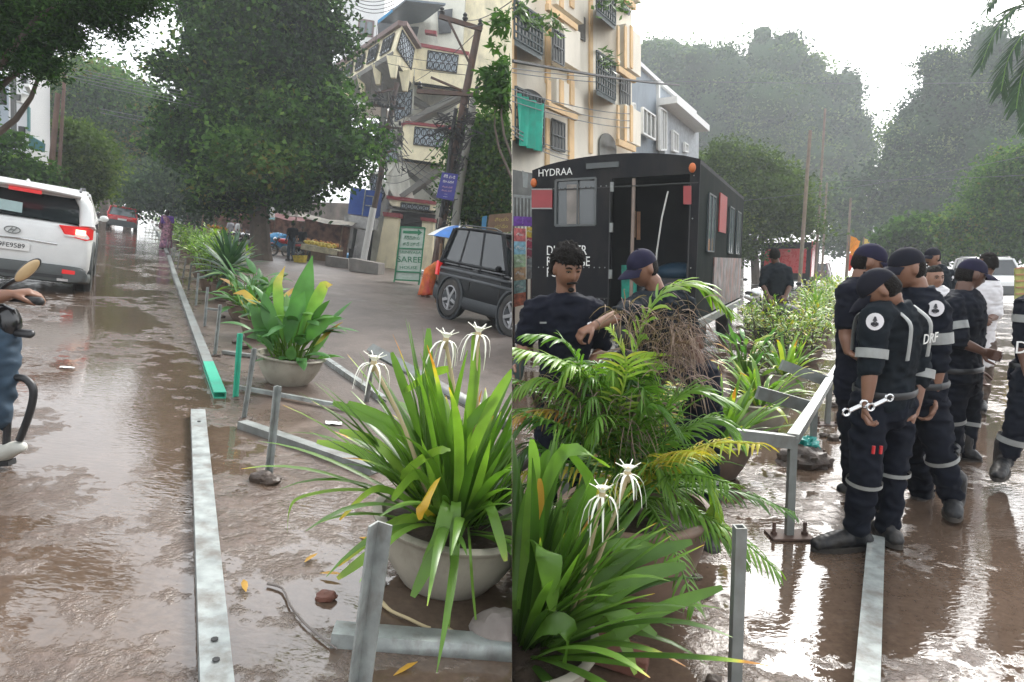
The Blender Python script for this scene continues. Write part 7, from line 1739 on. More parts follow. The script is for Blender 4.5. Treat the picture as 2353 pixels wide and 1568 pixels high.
# ============================================================ wires, poles, far things
M_hp = pm("far_pole_brown", (.20, .16, .12), .8, var=.2)
for i, (b, tp, Y, r, lb) in enumerate([((1838, 640), (1862, 300), 24, .075, "tall brown pole leaning a little, closest of the bare poles past the truck"), ((1874, 620), (1896, 250), 34, .07, "slim pole standing second past the truck"), ((1889, 620), (1900, 420), 40, .07, "thin pole behind the slim pole"), ((1945, 620), (1955, 455), 40, .08, "pale pole next to the orange flag")]):
    polething(lb, [b, tp], r, M_hp, Y, 'R')
M_wr = pm("east_wire_grey", (.12, .13, .14), .6)
for a, b, sag, n, sp_, lb in [((1177, 157, 12), (1450, 180, 19), .006, 2, 10, "of the wires crossing the cream facade at the second storey"), ((1177, 205, 12), (1450, 262, 19), .012, 3, 14, "of the wires dipping across the cream facade lower down"),
                           ((1177, 290, 12), (1330, 350, 17), .02, 3, 9, "of the wires dropping behind the truck roof"), ((1440, 185, 19), (2400, 188, 26), .004, 1, 5, "long level wire crossing the bright sky gap"), ((1600, 470, 30), (2400, 350, 22), .02, 1, 5, "wire rising across the dark trees above the workers"), ((1870, 415, 30), (2400, 400, 26), .01, 1, 5, "faint wire across the hazy trees"), ((1177, 140, 11), (1560, 196, 22), .004, 1, 5, "thick black cable over the upper facade")]:
    wire(lb, a, b, sag, .010 if 'thick' not in lb else .03, 'R', n, sp_, mat=M_wr if 'thick' not in lb else M_cable, grp="overhead wires over the east road")
p0 = W(1308, 330, 17.5); t = Thing("cable_pole", "short pole with messy cables standing behind the truck roof", "pole", 'R', Vector((p0.x, 17.5, 0))); mb = MB()
mb.tube([Vector((p0.x, 17.5, 0)), p0], .08, 8); t.add(mb, 'shaft', M_iron, world=True); mb = MB()
for k in range(26): P = [W(1308 + rr.gauss(0, 16), 335 + rr.gauss(0, 12), 17.3) for _ in range(4)]; mb.tube(P, .014, 5, smooth=3)
mb.bar(W(1290, 320, 17.4), W(1325, 322, 17.4), .06, .06); t.add(mb, 'cable_tangle', M_cable, world=True)
# flags
def flag(label, x, y0, y1, Y, col, w_, h_):
    t = Thing("flag", label, "flag", 'R', Vector((W(x, 600, Y).x, Y, 0))); mb = MB(); a = W(x, y0, Y); mb.tube([Vector((a.x, Y, 0)), a], .03, 6); t.add(mb, 'flag_pole', M_hp, world=True)
    mb = MB(); rows = []
    for j in range(7): rows.append([mb.addv(a + Vector((w_ * i / 7 * (1 - .1 * j), .08 * sin(i * 1.3 + j * .5), -h_ * j / 6 - .12 * i * .3))) for i in range(8)])
    for p, q in zip(rows, rows[1:]):
        for i in range(7): mb.face((p[i], p[i + 1], q[i + 1], q[i]))
    t.add(mb, 'cloth', pm("flag_cloth", col, .7), world=True, angle=180)
flag("bright orange flag rising behind the capped workers", 1953, 540, 0, 26, (.75, .28, .02), .45, .65)
flag("small pale yellow flag just right of the orange flag", 1985, 545, 0, 30, (.6, .45, .12), .3, .5)
flag("dull red flag under the orange flag", 1948, 580, 0, 27, (.6, .06, .03), .3, .6)
# red truck far, cars
t = Thing("red_truck", "dark truck with a red tailboard parked past the median plants", "truck", 'R', G(1800, 668, 'R'), heading(2060, 600))
mb = MB(); mb.box((0, 2.2, 1.6), (2.5, 4.4, 2.0)); t.add(mb, 'cargo_box', M_trk, smooth=False); mb = MB(); mb.box((0, -.03, 1.6), (2.1, .06, 1.3)); t.add(mb, 'tailboard', M_red, smooth=False); mb = MB(); mb.box((1.28, 1, 1.7), (.05, 1.6, 1.9)); t.add(mb, 'side_panel', M_red, smooth=False)
for x in (-1, 1): wheel(t, x, .8, .45, .25); wheel(t, x, 3.6, .45, .25)
suv("grey_car", "pale grey car far down the road between the red truck and the flags", 'R', G(1872, 655, 'R') + Vector((0, 2, 0)), heading(2060, 600), 4., 1.7, 1.5, pm("pale_grey_paint", (.35, .37, .38), .3, coat=.4), M_cladg, detail=0)
suv("maroon_car", "maroon car next to the pale grey car", 'R', G(1925, 652, 'R') + Vector((0, 3, 0)), heading(2060, 600), 4., 1.7, 1.5, pm("maroon_paint", (.10, .04, .05), .3, coat=.4), M_cladg, detail=0)
# white van at the right
hdv = heading(1500, 600) + pi
S = suv("white_car", "small white car parked under the trees at the road's far edge", 'R', G(2312, 693, 'R') + Vector((.2, 1.2, 0)), pi * .93, 3.7, 1.6, 1.75, M_white, M_cladg, wr=.30, hood=.2, rearslope=.1)
for x in (-1, 1): mb = MB(); mb.blob((x * .58, S.dim['yf'] - .12, .80), (.16, .10, .10)); S.add(mb, 'headlight', M_glassl)
mb = MB(); mb.box((0, S.dim['yf'] - .02, .45), (.9, .06, .18)); S.add(mb, 'grille', M_black)
t = board("striped_board", "yellow green striped board leaning beside the white car", [(2333, 617), (2400, 612), (2400, 690), (2333, 690)], 12.5, pm("yellow_green_board", (.34, .36, .10), .6, var=.3, scale=8), side='R')
mb = MB()
for k in range(6): mb.bar(t.q[0].lerp(t.q[3], k / 5) - Vector((0, .02, 0)), t.q[1].lerp(t.q[2], k / 5) - Vector((0, .02, 0)), .03, .03)
for k in (2, 3): mb.bar(t.q[k], Vector((t.q[k].x, t.q[k].y, 0)), .05, .05)
t.add(mb, 'frame', pm("orange_edge", (.4, .2, .1), .6), world=True)
motorbike("white fuel tanked motorbike parked near the far man in the dark jacket", 'R', G(1730, 745, 'R'), heading(2060, 600), M_white, lean=0, group="motorbikes on the east road")
motorbike("dark motorbike carrying black bags, under the far man in the dark jacket", 'R', G(1788, 775, 'R'), heading(2060, 600), M_mblack, lean=0, group="motorbikes on the east road")
# ============================================================ east side: rails, posts, pots
R_up = Vector((0, 0, 1))
a = G(2012, 1252, 'R'); b = G(1984, 1700, 'R')
mb = MB(); strut(mb, b, a, .085, .055); 
ab = (b - a).normalized()
solo("steel_rail", "pale steel rail on the wet road starting under the bending worker's boots", "rail", 'R', a, mb, M_galv, group="loose steel rails east of the step")
t = Thing("median_post", "thick grey square post rising from the bottom of the picture beside the brick", "post", 'R', G(1686, 1640, 'R'))
k = W(1700, 1210, G(1686, 1640, 'R').y); mb = MB(); A_ = G(1686, 1640, 'R'); w2 = .016
for dx, dy, ww, hh in ((-w2, 0, .006, .038), (w2, 0, .006, .038), (0, w2, .026, .006), (0, -w2, .026, .006)):
    mb.bar(A_ + Vector((dx, dy, 0)), k + Vector((dx, dy, 0)), ww if ww > .01 else .006, hh if hh > .01 else .006, up=(0, 1, 0))
t.add(mb, 'upright', M_galvd, world=True)
# the standing frame with baseplates
FZ = lambda x, y, Y: W(x, y, Y)
c1 = G(1813, 1232, 'R'); t = Thing("fence_frame", "knee high steel fence frame with bolted posts around the median pots", "fence", 'R', c1)
posts = [((1813, 1232), (1822, 1008)), ((1866, 1056), (1872, 930)), ((1901, 976), (1907, 872)), ((1926, 905), (1931, 835))]
tops = []
for (b_, tp) in posts:
    A_ = G(*b_, 'R'); T_ = W(*tp, A_.y); tops.append(T_)
    mb = MB(); mb.bar(A_, T_, .042, .038, up=(0, 1, 0)); p_ = t.add(mb, 'post', M_galvd, world=True)
    mb = MB(); mb.box(A_ + Vector((0, 0, .006)), (.24, .14, .012))
    for sx in (-.09, .09): mb.tube([A_ + Vector((sx, 0, .01)), A_ + Vector((sx, 0, .085))], .011, 8); mb.lathe([(.02, 0), (.02, .018)], 6, Matrix.Translation(A_ + Vector((sx, 0, .012))))
    t.add(mb, 'base_plate', M_iron, world=True, parent=p_)
mb = MB(); e_ = W(1940, 815, tops[3].y + .9)
for p, q in zip(tops, tops[1:] + [e_]): mb.bar(p, q, .065, .055)
t.add(mb, 'top_rail', M_galv, world=True)
mb = MB(); l0 = W(1680, 992, tops[0].y + .0); mb.bar(l0 - Vector((0, 0, .02)), tops[0] - Vector((0, 0, .02)), .05, .075); t.add(mb, 'cross_rail', M_galvd, world=True)
for (p, q) in (((1740, 902), tops[1]), ((1795, 838), tops[2])): P_ = W(*p, q.y); mb = MB(); mb.bar(P_, q - Vector((0, 0, .03)), .05, .10); t.add(mb, 'cross_rail', M_galvd, world=True)
t = Thing("median_post", "grey slanting rail end with a short post behind the strap leaved lily", "post", 'R', G(1300, 1190, 'R')); Y_ = G(1300, 1190, 'R').y
mb = MB(); mb.bar(W(1140, 1110, Y_ - .4), W(1262, 1012, Y_ + .2), .06, .07); mb.bar(W(1180, 1130, Y_), W(1186, 1250, Y_), .05, .04, up=(0, 1, 0)); mb.bar(W(1298, 1070, Y_), W(1300, 1190, Y_), .045, .04, up=(0, 1, 0)); t.add(mb, 'upright', M_galvd, world=True)
mb = MB(); Pb = G(1424, 1528, 'R'); Mb = Matrix.Translation(Pb + Vector((0, 0, .045))) @ Matrix.Rotation(-.38, 4, 'Z') @ Matrix.Rotation(.10, 4, 'Y')
n0 = len(mb.v)
rows = [[Vector((x, y, z)) for x, y, z in ((-.5, -.5, -.5), (.5, -.5, -.5), (.5, .5, -.5), (-.5, .5, -.5))], [Vector((-.49, -.49, .45)), Vector((.5, -.48, .40)), Vector((.47, .5, .5)), Vector((-.5, .46, .48))]]
mb.loft([[Mb @ Vector((p.x * .225, p.y * .11, p.z * .085)) for p in r] for r in rows]); o = solo("brick", "whole red brick lying on the wet road under the lily leaves", "brick", 'R', Pb, mb, M_brick, smooth=False)
bv = o.modifiers.new("bevel", 'BEVEL'); bv.width = .006; bv.segments = 2
# mud heap with the torn teal bag
g = G(1850, 1066, 'R'); mb = MB(); mb.blob(g + Vector((0, 0, .02)), (.20, .16, .12), seg=26, rings=16, fn=lambda d: 1 + .35 * noise.noise(d * 2.5) + .15 * noise.noise(d * 7)); solo("mud_pile", "pile of dark mud around the second post of the fence frame", "mud pile", 'R', g, mb, M_mud, angle=40)
g = G(1842, 1056, 'R'); mb = MB(); mb.blob(g + Vector((0, -.05, .13)), (.10, .08, .07), seg=24, rings=16, fn=lambda d: 1 + .5 * noise.noise(d * 3.7) + .2 * noise.noise(d * 9)); solo("plastic_bag", "torn teal plastic bag half buried in the mud pile", "bag", 'R', g, mb, pm("teal_plastic", (.01, .30, .26), .3), angle=30)
for i, (x, y, r, lb) in enumerate([(1915, 1010, .06, "clod of earth beside the third post of the fence frame"), (1893, 1003, .04, "small clod of earth left of the larger one"), (1922, 935, .07, "clod of earth by the farthest post of the fence frame"), (1880, 1072, .025, "crumb of mud fallen from the mud pile"), (1640, 1566, .03, "stone at the bottom edge beside the square post"), (1620, 1375, .022, "pebble shining on the wet road right of the tall pot"), (1600, 1330, .03, "lump of mud at the tall pot's foot")]):
    stone(lb, x, y, r, 'R', M_mud, 20 + i, name="mud_clod", cat="mud clod")
# ---- pots
lily("strap leaved spider lily with drooping white flowers, its pot hidden under the leaves", 'R', 1190, 1600, .28, .24, 120, (.45, .85), .040, 61,
     custom=[([(1200, 1450, 0), (1300, 1250, 0), (1360, 1120, 0), (1290, 1020, 0)][::1], .05, .45),
             ([(1200, 1430, 0), (1240, 1180, 0), (1300, 1035, -.02), (1400, 1075, -.04)], .06, .55, grad(.45, .72)),
             ([(1220, 1440, 0), (1245, 1330, -.1), (1232, 1262, -.14), (1258, 1270, -.2), (1262, 1330, -.22), (1268, 1405, -.22)], .11, .5, grad(.45, .62)),
             ([(1230, 1500, 0), (1350, 1420, -.1), (1450, 1335, -.12), (1575, 1300, -.12)], .075, .42),
             ([(1230, 1520, 0), (1400, 1470, -.15), (1520, 1400, -.18), (1660, 1350, -.2)], .055, .5),
             ([(1220, 1470, 0), (1340, 1370, 0), (1450, 1290, 0), (1590, 1245, 0)], .07, .38),
             ([(1210, 1430, 0), (1330, 1300, .05), (1420, 1250, .05), (1530, 1265, .05)], .05, .45, grad(.4, .7)),
             ([(1210, 1400, 0), (1280, 1250, .05), (1330, 1140, .05), (1390, 1100, .05)], .05, .35),
             ([(1195, 1400, 0), (1215, 1200, 0), (1228, 1080, 0), (1222, 1010, 0)], .055, .62),
             ([(1185, 1380, 0), (1200, 1200, .05), (1240, 1080, .05), (1262, 1035, .05)], .05, .4),
             ([(1220, 1480, 0), (1340, 1405, -.12), (1430, 1410, -.16), (1508, 1460, -.18)], .05, .55),
             ([(1230, 1500, 0), (1380, 1400, -.1), (1430, 1470, -.15), (1460, 1550, -.18)], .055, .62, grad(.5, .8)),
             ([(1200, 1500, 0), (1250, 1440, -.18), (1300, 1440, -.22), (1298, 1500, -.24), (1290, 1530, -.24)], .09, .45),
             ([(1240, 1220, -.02), (1243, 1150, -.02), (1240, 1100, -.02)], .03, .97)],
     flowers=[(1443, 1092, -.02, 1330, 1400), (1384, 1140, -.06, 1310, 1420)], azr=(-1.2, 1.75), el=(.3, 1.45), tint=(.15, .6), dropr=(.3, 1.3))
# big palm in a tall terracotta pot
M_terra = pm("brown_terracotta", (.20, .13, .095), .6, var=.2, scale=4, dirt=(.09, .07, .055), dscale=3, damt=.6)
M_palm = leafmat("palm_leaves", [(0, (.02, .05, .015)), (.3, (.05, .13, .02)), (.6, (.13, .26, .035)), (.8, (.26, .36, .05)), (.92, (.50, .40, .06)), (1, (.35, .16, .04))], .38, .3)
M_deadp = leafmat("dead_palm_fibres", [(0, (.08, .05, .04)), (.5, (.17, .115, .095)), (1, (.30, .22, .18))], .8, .15)
loc = G(1455, 1368, 'R'); t = Thing("potted_palm", "large palm with green and dead brown fronds in a tall terracotta pot", "potted plant", 'R', loc, group="potted plants of the road median"); Yp = loc.y
pot_parts(t, .34, .46, M_terra, foot=.6)
def frond(mb, mr, pts, n, L_, wd, tint, droop=.35, tintfn=None, both=1.0, sp=1.0, rng=R_, rw=.008, px=True, ang=.9):
    P = [t.L(W(q[0], q[1], Yp + q[2])) if px else Vector(q) for q in pts]; Q = []
    for i in range(len(P) - 1):
        p0, p1, p2, p3 = P[max(0, i - 1)], P[i], P[i + 1], P[min(len(P) - 1, i + 2)]
        for k in range(6): u = k / 6; Q.append(.5 * ((2 * p1) + (p2 - p0) * u + (2 * p0 - 5 * p1 + 4 * p2 - p3) * u * u + (3 * p1 - p0 - 3 * p2 + p3) * u ** 3))
    Q.append(P[-1]); mr.tint = tint; mr.tube(Q, [rw * (1 - .7 * i / len(Q)) for i in range(len(Q))], 6)
    for k in range(n):
        u = .12 + .88 * k / (n - 1); f = u * (len(Q) - 1); i = min(int(f), len(Q) - 2); c = Q[i].lerp(Q[i + 1], f - i); T = (Q[i + 1] - Q[i]).normalized()
        S = T.cross(Vector((0, 0, 1))); S = S.normalized() if S.length > .2 else Vector((1, 0, 0)); N = S.cross(T)
        l = L_ * (.45 + .55 * sin(pi * min(1, u * .85 + .12))) * rng.uniform(.85, 1.12)
        for sd_ in (-1, 1):
            if rng.random() > both: continue
            d = (T * ang + S * sd_ * rng.uniform(.75, 1) + N * rng.uniform(.1, .45)).normalized(); q = c.copy(); pp = [q.copy()]
            for m_ in range(4): d = (d + Vector((0, 0, -droop * rng.uniform(.6, 1.4) / 2.2))).normalized(); q = q + d * l / 4; pp.append(q.copy())
            tt = tint if not tintfn else tintfn(u); mb.blade(pp, [wd * .5, wd, wd * .95, wd * .6, .002], T, min(1, max(0, tt + rng.uniform(-.08, .08))), .3)
mbl, mr, md = MB(), MB(), MB()
cr = (1440, 1085)
frond(mbl, mr, [(cr[0], cr[1], 0), (1440, 900, 0), (1500, 700, 0), (1590, 650, 0), (1670, 710, 0)], 44, .20, .020, .68, .5)
frond(mbl, mr, [(cr[0], cr[1], 0), (1380, 900, 0), (1290, 830, -.05), (1180, 800, -.1)], 40, .20, .018, .66, .5)
frond(mbl, mr, [(cr[0], cr[1], 0), (1360, 900, .1), (1300, 790, .1), (1220, 770, .1)], 30, .18, .016, .5, .5)
frond(mbl, mr, [(cr[0], cr[1], 0), (1500, 980, -.1), (1580, 900, -.15), (1660, 915, -.15)], 30, .20, .020, .55, .35)
frond(mbl, mr, [(cr[0], cr[1], 0), (1540, 1010, -.1), (1640, 960, -.12), (1700, 1010, -.14)], 34, .17, .014, .50, .6, lambda u: .45 + .12 * u)
frond(mbl, mr, [(cr[0], cr[1], 0), (1540, 1060, -.15), (1610, 1080, -.2), (1640, 1150, -.2), (1638, 1210, -.2)], 36, .17, .014, .55, .8, lambda u: .5 + .3 * u)
frond(mbl, mr, [(cr[0], cr[1], 0), (1420, 960, -.1), (1440, 840, -.12), (1405, 760, -.1)], 26, .14, .013, .78, .4)
frond(mbl, mr, [(cr[0], cr[1], 0), (1330, 1010, -.1), (1240, 960, -.12), (1190, 990, -.12)], 32, .17, .014, .35, .5)
frond(mbl, mr, [(cr[0], cr[1], 0), (1300, 1060, -.15), (1230, 1020, -.18), (1195, 1050, -.2)], 26, .15, .013, .25, .6)
frond(mbl, mr, [(cr[0], cr[1], 0), (1350, 940, -.1), (1250, 870, -.12), (1195, 890, -.1)], 30, .15, .012, .75, .9, lambda u: .5 + .15 * u)
frond(mbl, mr, [(cr[0], cr[1], 0), (1460, 980, -.15), (1500, 930, -.18), (1560, 990, -.2)], 26, .17, .013, .4, .6)
frond(mbl, mr, [(cr[0], cr[1], 0), (1500, 1060, -.15), (1540, 1120, -.2), (1590, 1160, -.2)], 24, .16, .013, .6, .6)
rp_ = random.Random(4)
for i in range(30):
    az = rp_.uniform(0, 2 * pi); el = rp_.uniform(.2, 1.2); L0 = rp_.uniform(.45, .8); d = Vector((cos(az) * cos(el), sin(az) * cos(el), sin(el))); p = Vector((0, 0, .5)); pts = [p.copy()]
    for k in range(4): d = (d + Vector((0, 0, -.22))).normalized(); p = p + d * L0 / 4 * 1.1; pts.append(p.copy())
    frond(mbl, mr, pts, 22, .15, .013, rp_.choice((.25, .35, .5, .6, .88)), .6, px=False, rng=rp_)
for i in range(26):
    ex, ey = rp_.choice(((1215, 900), (1260, 960), (1225, 1010), (1330, 880), (1380, 850), (1290, 1050), (1480, 880), (1540, 960), (1340, 980), (1600, 1040), (1440, 930)))
    ex += rp_.gauss(0, 28); ey += rp_.gauss(0, 25); dz_ = rp_.uniform(-.25, .2)
    frond(mbl, mr, [(cr[0] + rp_.gauss(0, 12), cr[1], 0), ((cr[0] + ex) / 2, (cr[1] + ey) / 2 - 70, dz_ * .5), (ex, ey - 35, dz_), (ex + (ex - cr[0]) * .25, ey + 20, dz_)], 24, .13, .011, rp_.choice((.2, .3, .4, .45, .55, .62, .97)), .7, rng=rp_)
# dense tuft of thin grassy leaves at the crown and the dead hanging fibres
for i in range(150):
    az = rp_.uniform(0, 2 * pi); el = rp_.uniform(.4, 1.5); d = Vector((cos(az) * cos(el), sin(az) * cos(el), sin(el))); p = t.L(W(1470 + rp_.gauss(0, 45), 1020 + rp_.gauss(0, 40), Yp)); pp = [p.copy()]
    for k in range(4): d = (d + Vector((0, 0, -.25))).normalized(); p = p + d * .07; pp.append(p.copy())
    mbl.blade(pp, [.006, .010, .009, .006, .001], d.orthogonal(), rp_.choice((.2, .4, .5, .6)), .3)
def fibres(cx, cy, sx, sy, n, l, dx=0., lo=.1):
    for i in range(n):
        p = t.L(W(cx + rp_.gauss(0, sx), cy + rp_.gauss(0, sy), Yp + rp_.uniform(-.15, .12))); d = Vector((rp_.gauss(dx, .45), rp_.gauss(-.1, .4), rp_.uniform(-.6, .8))).normalized(); pp = [p.copy()]
        for k in range(5): d = (d + Vector((rp_.gauss(0, .12), 0, -.42))).normalized(); p = p + d * l * rp_.uniform(.12, .26); pp.append(p.copy())
        md.blade(pp, [.004, .006, .006, .005, .004, .001], d.orthogonal(), rp_.uniform(lo, 1), .2)
fibres(1548, 745, 17, 20, 85, .22); fibres(1588, 810, 10, 50, 110, .20); fibres(1520, 800, 22, 45, 80, .16); fibres(1230, 880, 30, 14, 40, .15); fibres(1450, 960, 14, 40, 110, .2, lo=.4); fibres(1330, 900, 40, 30, 90, .2); fibres(1440, 720, 25, 20, 50, .15)
for i in range(60):   # short brown curls in the middle
    p = t.L(W(1440 + rp_.gauss(0, 60), 900 + rp_.gauss(0, 50), Yp)); d = Vector((rp_.gauss(0, 1), rp_.gauss(0, 1), rp_.gauss(0, .6))).normalized(); md.blade([p, p + d * .06, p + d * .12 - Vector((0, 0, .03))], [.004, .014, .002], d.orthogonal(), rp_.random() * .6, .4)
for i in range(9):
    az = rp_.uniform(0, 6.28); mr.tint = .4; q = t.L(W(1440 + rp_.gauss(0, 20), 1000, Yp)); mr.tube([Vector((cos(az) * .1, sin(az) * .1, .38)), q], [.022, .014], 8)
t.add(mr, 'stems', M_palm); t.add(mbl, 'leaves', M_palm, angle=180); t.add(md, 'dead_fibres', M_deadp, angle=180)
# other pots in the row going away
lily("pale green strap leaved lily in a concrete pot just behind the palm", 'R', 1640, 1090, .27, .28, 60, (.4, .62), .055, 62, azr=(0, 2 * pi), el=(.3, 1.4), tint=(.45, .78), dropr=(.3, 1.1), potmat=M_potd)
lily("drooping lily with yellow edged leaves above the cross rail of the fence frame", 'R', 1745, 985, .27, .27, 46, (.42, .62), .045, 63, el=(.1, 1.2), tint=(.5, .88), dropr=(1.0, 2.2), potmat=M_pot)
lily("lily with thin pale leaves beyond the second cross rail", 'R', 1800, 905, .27, .27, 50, (.45, .68), .045, 64, el=(.2, 1.3), tint=(.45, .86), dropr=(.7, 1.8), potmat=M_pot)
canna("leafy light green plant between the palm and the truck", 'R', 1712, 900, .25, .26, 44, (.2, .34), (.04, .07), .6, 65, spread=1.2, tint=(.5, .85), potmat=M_potd)
for i, (x, y, rad, h, n, lf, lb) in enumerate([(1792, 850, .50, .75, 520, .10, "bushy light green shrub rising over the third cross rail"), (1745, 830, .45, .85, 420, .10, "tall thin stemmed shrub close to the truck's rear corner"), (1855, 835, .48, .7, 480, .10, "yellow green shrub between the fence frame and the capped man"),
        (1842, 790, .55, .80, 520, .11, "broad yellow green shrub in front of the far motorbike"), (1888, 775, .55, .85, 480, .11, "yellow green shrub beside the capped man's elbow"), (1870, 745, .6, .9, 480, .12, "pale feathery shrub farther along the median"), (1905, 725, .65, .95, 420, .13, "pale green shrub farther still along the median"), (1925, 700, .7, .95, 380, .14, "small pale shrub at the far end of the median row"), (1720, 795, .35, .55, 220, .10, "low reddish green shrub near the truck's wheel")]):
    shrub(lb, 'R', x, y, .22, .24, rad, h, n, lf, 80 + i, mat=M_shrub, tint=(.45, .97), lw=.28)
agave("round dark fan palm among the light shrubs", 'R', 1868, 800, .2, .25, 46, .45, .04, 90, mat=M_palm, up=.5, name="potted_fan_palm", droop=(.9, 2.0))
# fronds of a coconut palm reaching in at the top corner
loc = Vector((W(2480, 600, 17).x, 17, 0)); t = Thing("coconut_palm", "hazy coconut palm whose fronds hang in at the top right corner of the sky", "palm tree", 'R', loc); t.root['label'] = "hazy coconut palm whose long fronds hang in above the dark roadside trees"
Yp = 17; ml, mr = MB(), MB(); c = (2420, 40)
for P_ in ([(c[0], c[1], 0), (2350, 10, 0), (2290, 70, 0), (2255, 150, 0)], [(c[0], c[1], 0), (2370, 60, -.4), (2320, 130, -.5), (2300, 210, -.5)], [(c[0], c[1], 0), (2390, 100, -.6), (2350, 170, -.7), (2335, 250, -.7)], [(c[0], c[1], 0), (2360, -40, .5), (2310, -30, .5), (2270, 20, .5)], [(c[0], c[1], 0), (2400, 120, .5), (2370, 200, .5), (2365, 290, .5)], [(c[0], c[1], 0), (2480, -20, 0), (2550, 60, 0), (2580, 150, 0)]):
    frond(ml, mr, P_, 40, .75, .05, .45, .5, rw=.03, rng=rp_)
mb = MB(); mb.tube([(0, 0, 0), (.1, 0, 4), t.L(W(c[0], c[1], 17))], [.2, .16, .12], 12, smooth=4); t.add(mb, 'trunk', M_bark); t.add(mr, 'stems', M_palm); t.add(ml, 'leaves', M_leafb, angle=180)
G_w = "uniformed workers around the dismantled fence"
# E: bending worker with the wrench
b = G(1985, 1262, 'R'); Y = 3.36
J = JJ(Y, head=(2022, 668, -.05), neck=(2055, 700, 0), pelvis=(2032, 900, .04), sh0=(2012, 722, -.12), el0=(2000, 845, -.16), wr0=(1992, 925, -.18), hd0=(1985, 965, -.18), sh1=(2098, 745, .06), el1=(2112, 868, .06), wr1=(2100, 950, .02), hd1=(2090, 985, 0),
       hip0=(1998, 925, .0), kn0=(1990, 1080, -.06), an0=(1966, 1225, .0), toe0=(1868, 1266, -.02), hip1=(2062, 925, .06), kn1=(2052, 1075, .06), an1=(2036, 1222, .08), toe1=(2066, 1262, -.02))
t = person("worker in dark uniform and cap bending over a wrench, seen from behind", 'R', b, J, 1.0, M_navy2, M_navy, skin=M_skin, hat=True, hatm=M_cap, face=Vector((-.85, .35, 0)), facedown=.75, sleeve=1.10,
           bands=(('el0', 'sh0', .26, .076, .05), ('el1', 'wr1', -.12, .072, .05), ('kn0', 'an0', .18, .090, .022), ('kn1', 'an1', .06, .090, .022)), badge=('sh0', 'el0', .12, .088), vest=True, palm=(Vector((.6, -.5, .2)), Vector((-.6, .3, 0))), curl=(1.05, .95), group=G_w, loose=1.05, hair='short')
P, N_, lat, fr, w0 = t.vest_frame
o = P.lerp(N_, .66) - fr * .165 + lat * (w0 * .35)
F_ = frameM(o, (lat if (lat.x > 0) else -lat), N_ - P)
t.add(text_mb("DRF", .075, Matrix.Translation(-fr * .004) @ F_, .003), 'lettering', M_wlet, parent=t.sh, smooth=False)
mb = MB(); 
for dx in (0, 1): a_, c_ = W(2008 + dx * 17, 1025, Y - .13), W(2006 + dx * 17, 1043, Y - .13); mb.tube([t.L(a_), t.L(c_)], .009, 8)
t.add(mb, 'red_pens', M_red)
# wrench in the hand
def wrench(label, pts, Y, r=.009):
    P_ = [W(x, y, Y) for x, y in pts]; mb = MB(); mb.tube(P_, [(r, r * .6)] * len(P_), 8, smooth=2)
    for e_, d_ in ((P_[0], P_[0] - P_[1]), (P_[-1], P_[-1] - P_[-2])):
        d_ = d_.normalized(); s_ = Vector((0, 1, 0)).cross(d_); c_ = e_ + d_ * .018
        n = 12; mb.tube([c_ + d_ * (.018 * cos(2 * pi * k / n)) + s_ * (.018 * sin(2 * pi * k / n)) for k in range(n + 1)], [(.006, .006)] * (n + 1), 6)
    solo("spanner", label, "spanner", 'R', P_[0], mb, M_chrome)
wrench("bright steel spanner held low in the bending worker's hand", [(2008, 932), (2036, 918)], Y - .25, .011); wrench("second spanner poking out on the other side of the same hand", [(1952, 944), (1978, 932)], Y - .22, .011)
# F: tall worker behind him
b = G(2190, 1195, 'R'); Y = 3.85
J = JJ(Y, head=(2082, 618, 0), neck=(2112, 668, 0), pelvis=(2112, 885, 0), sh0=(2070, 705, .15), el0=(2066, 830, .18), wr0=(2075, 900, .15), sh1=(2150, 710, -.10), el1=(2156, 838, -.12), wr1=(2142, 915, -.12), hd1=(2138, 950, -.12),
       hip0=(2085, 915, .06), kn0=(2100, 1040, .2), an0=(2120, 1140, .3), toe0=(2105, 1165, .25), hip1=(2135, 915, -.03), kn1=(2160, 1040, -.06), an1=(2190, 1150, -.04), toe1=(2190, 1200, -.18))
person("tall worker in navy uniform with a round white shoulder badge, facing the man with glasses", 'R', b, J, 1.08, M_navy, M_navy, skin=M_skin, hat=True, hatm=M_cap, face=Vector((-1, -.05, -.12)), facedown=.15, sleeve=1.08,
       bands=(('sh1', 'el1', .52, .078, .062), ('kn1', 'an1', .12, .088, .025)), badge=('sh1', 'el1', -.02, .090), curl=(.8, .8), group=G_w, loose=1.03)
# G: worker looking to the right
b = G(2200, 1066, 'R'); Y = 4.95
J = JJ(Y, head=(2232, 632, 0), neck=(2212, 672, 0), pelvis=(2205, 850, 0), sh0=(2186, 700, -.12), el0=(2205, 785, -.2), wr0=(2258, 808, -.25), hd0=(2280, 815, -.25), sh1=(2236, 705, .12), el1=(2244, 790, .15), wr1=(2250, 850, .12),
       hip0=(2188, 870, -.03), kn0=(2190, 965, -.04), an0=(2192, 1040, 0), toe0=(2182, 1062, -.2), hip1=(2222, 870, .06), kn1=(2225, 965, .08), an1=(2212, 1045, .05), toe1=(2252, 1064, -.02))
person("worker in navy uniform turned away from the group, one bare forearm held out", 'R', b, J, 1.08, M_navy, M_navy, skin=M_skind, hat=True, hatm=M_capp, face=Vector((1, -.15, -.1)), facedown=.25, sleeve=.98,
       bands=(('sh0', 'el0', .58, .074, .055), ('kn0', 'an0', .0, .082, .03), ('kn1', 'an1', .1, .082, .03)), curl=(1.2, .8), group=G_w, loose=1.02)
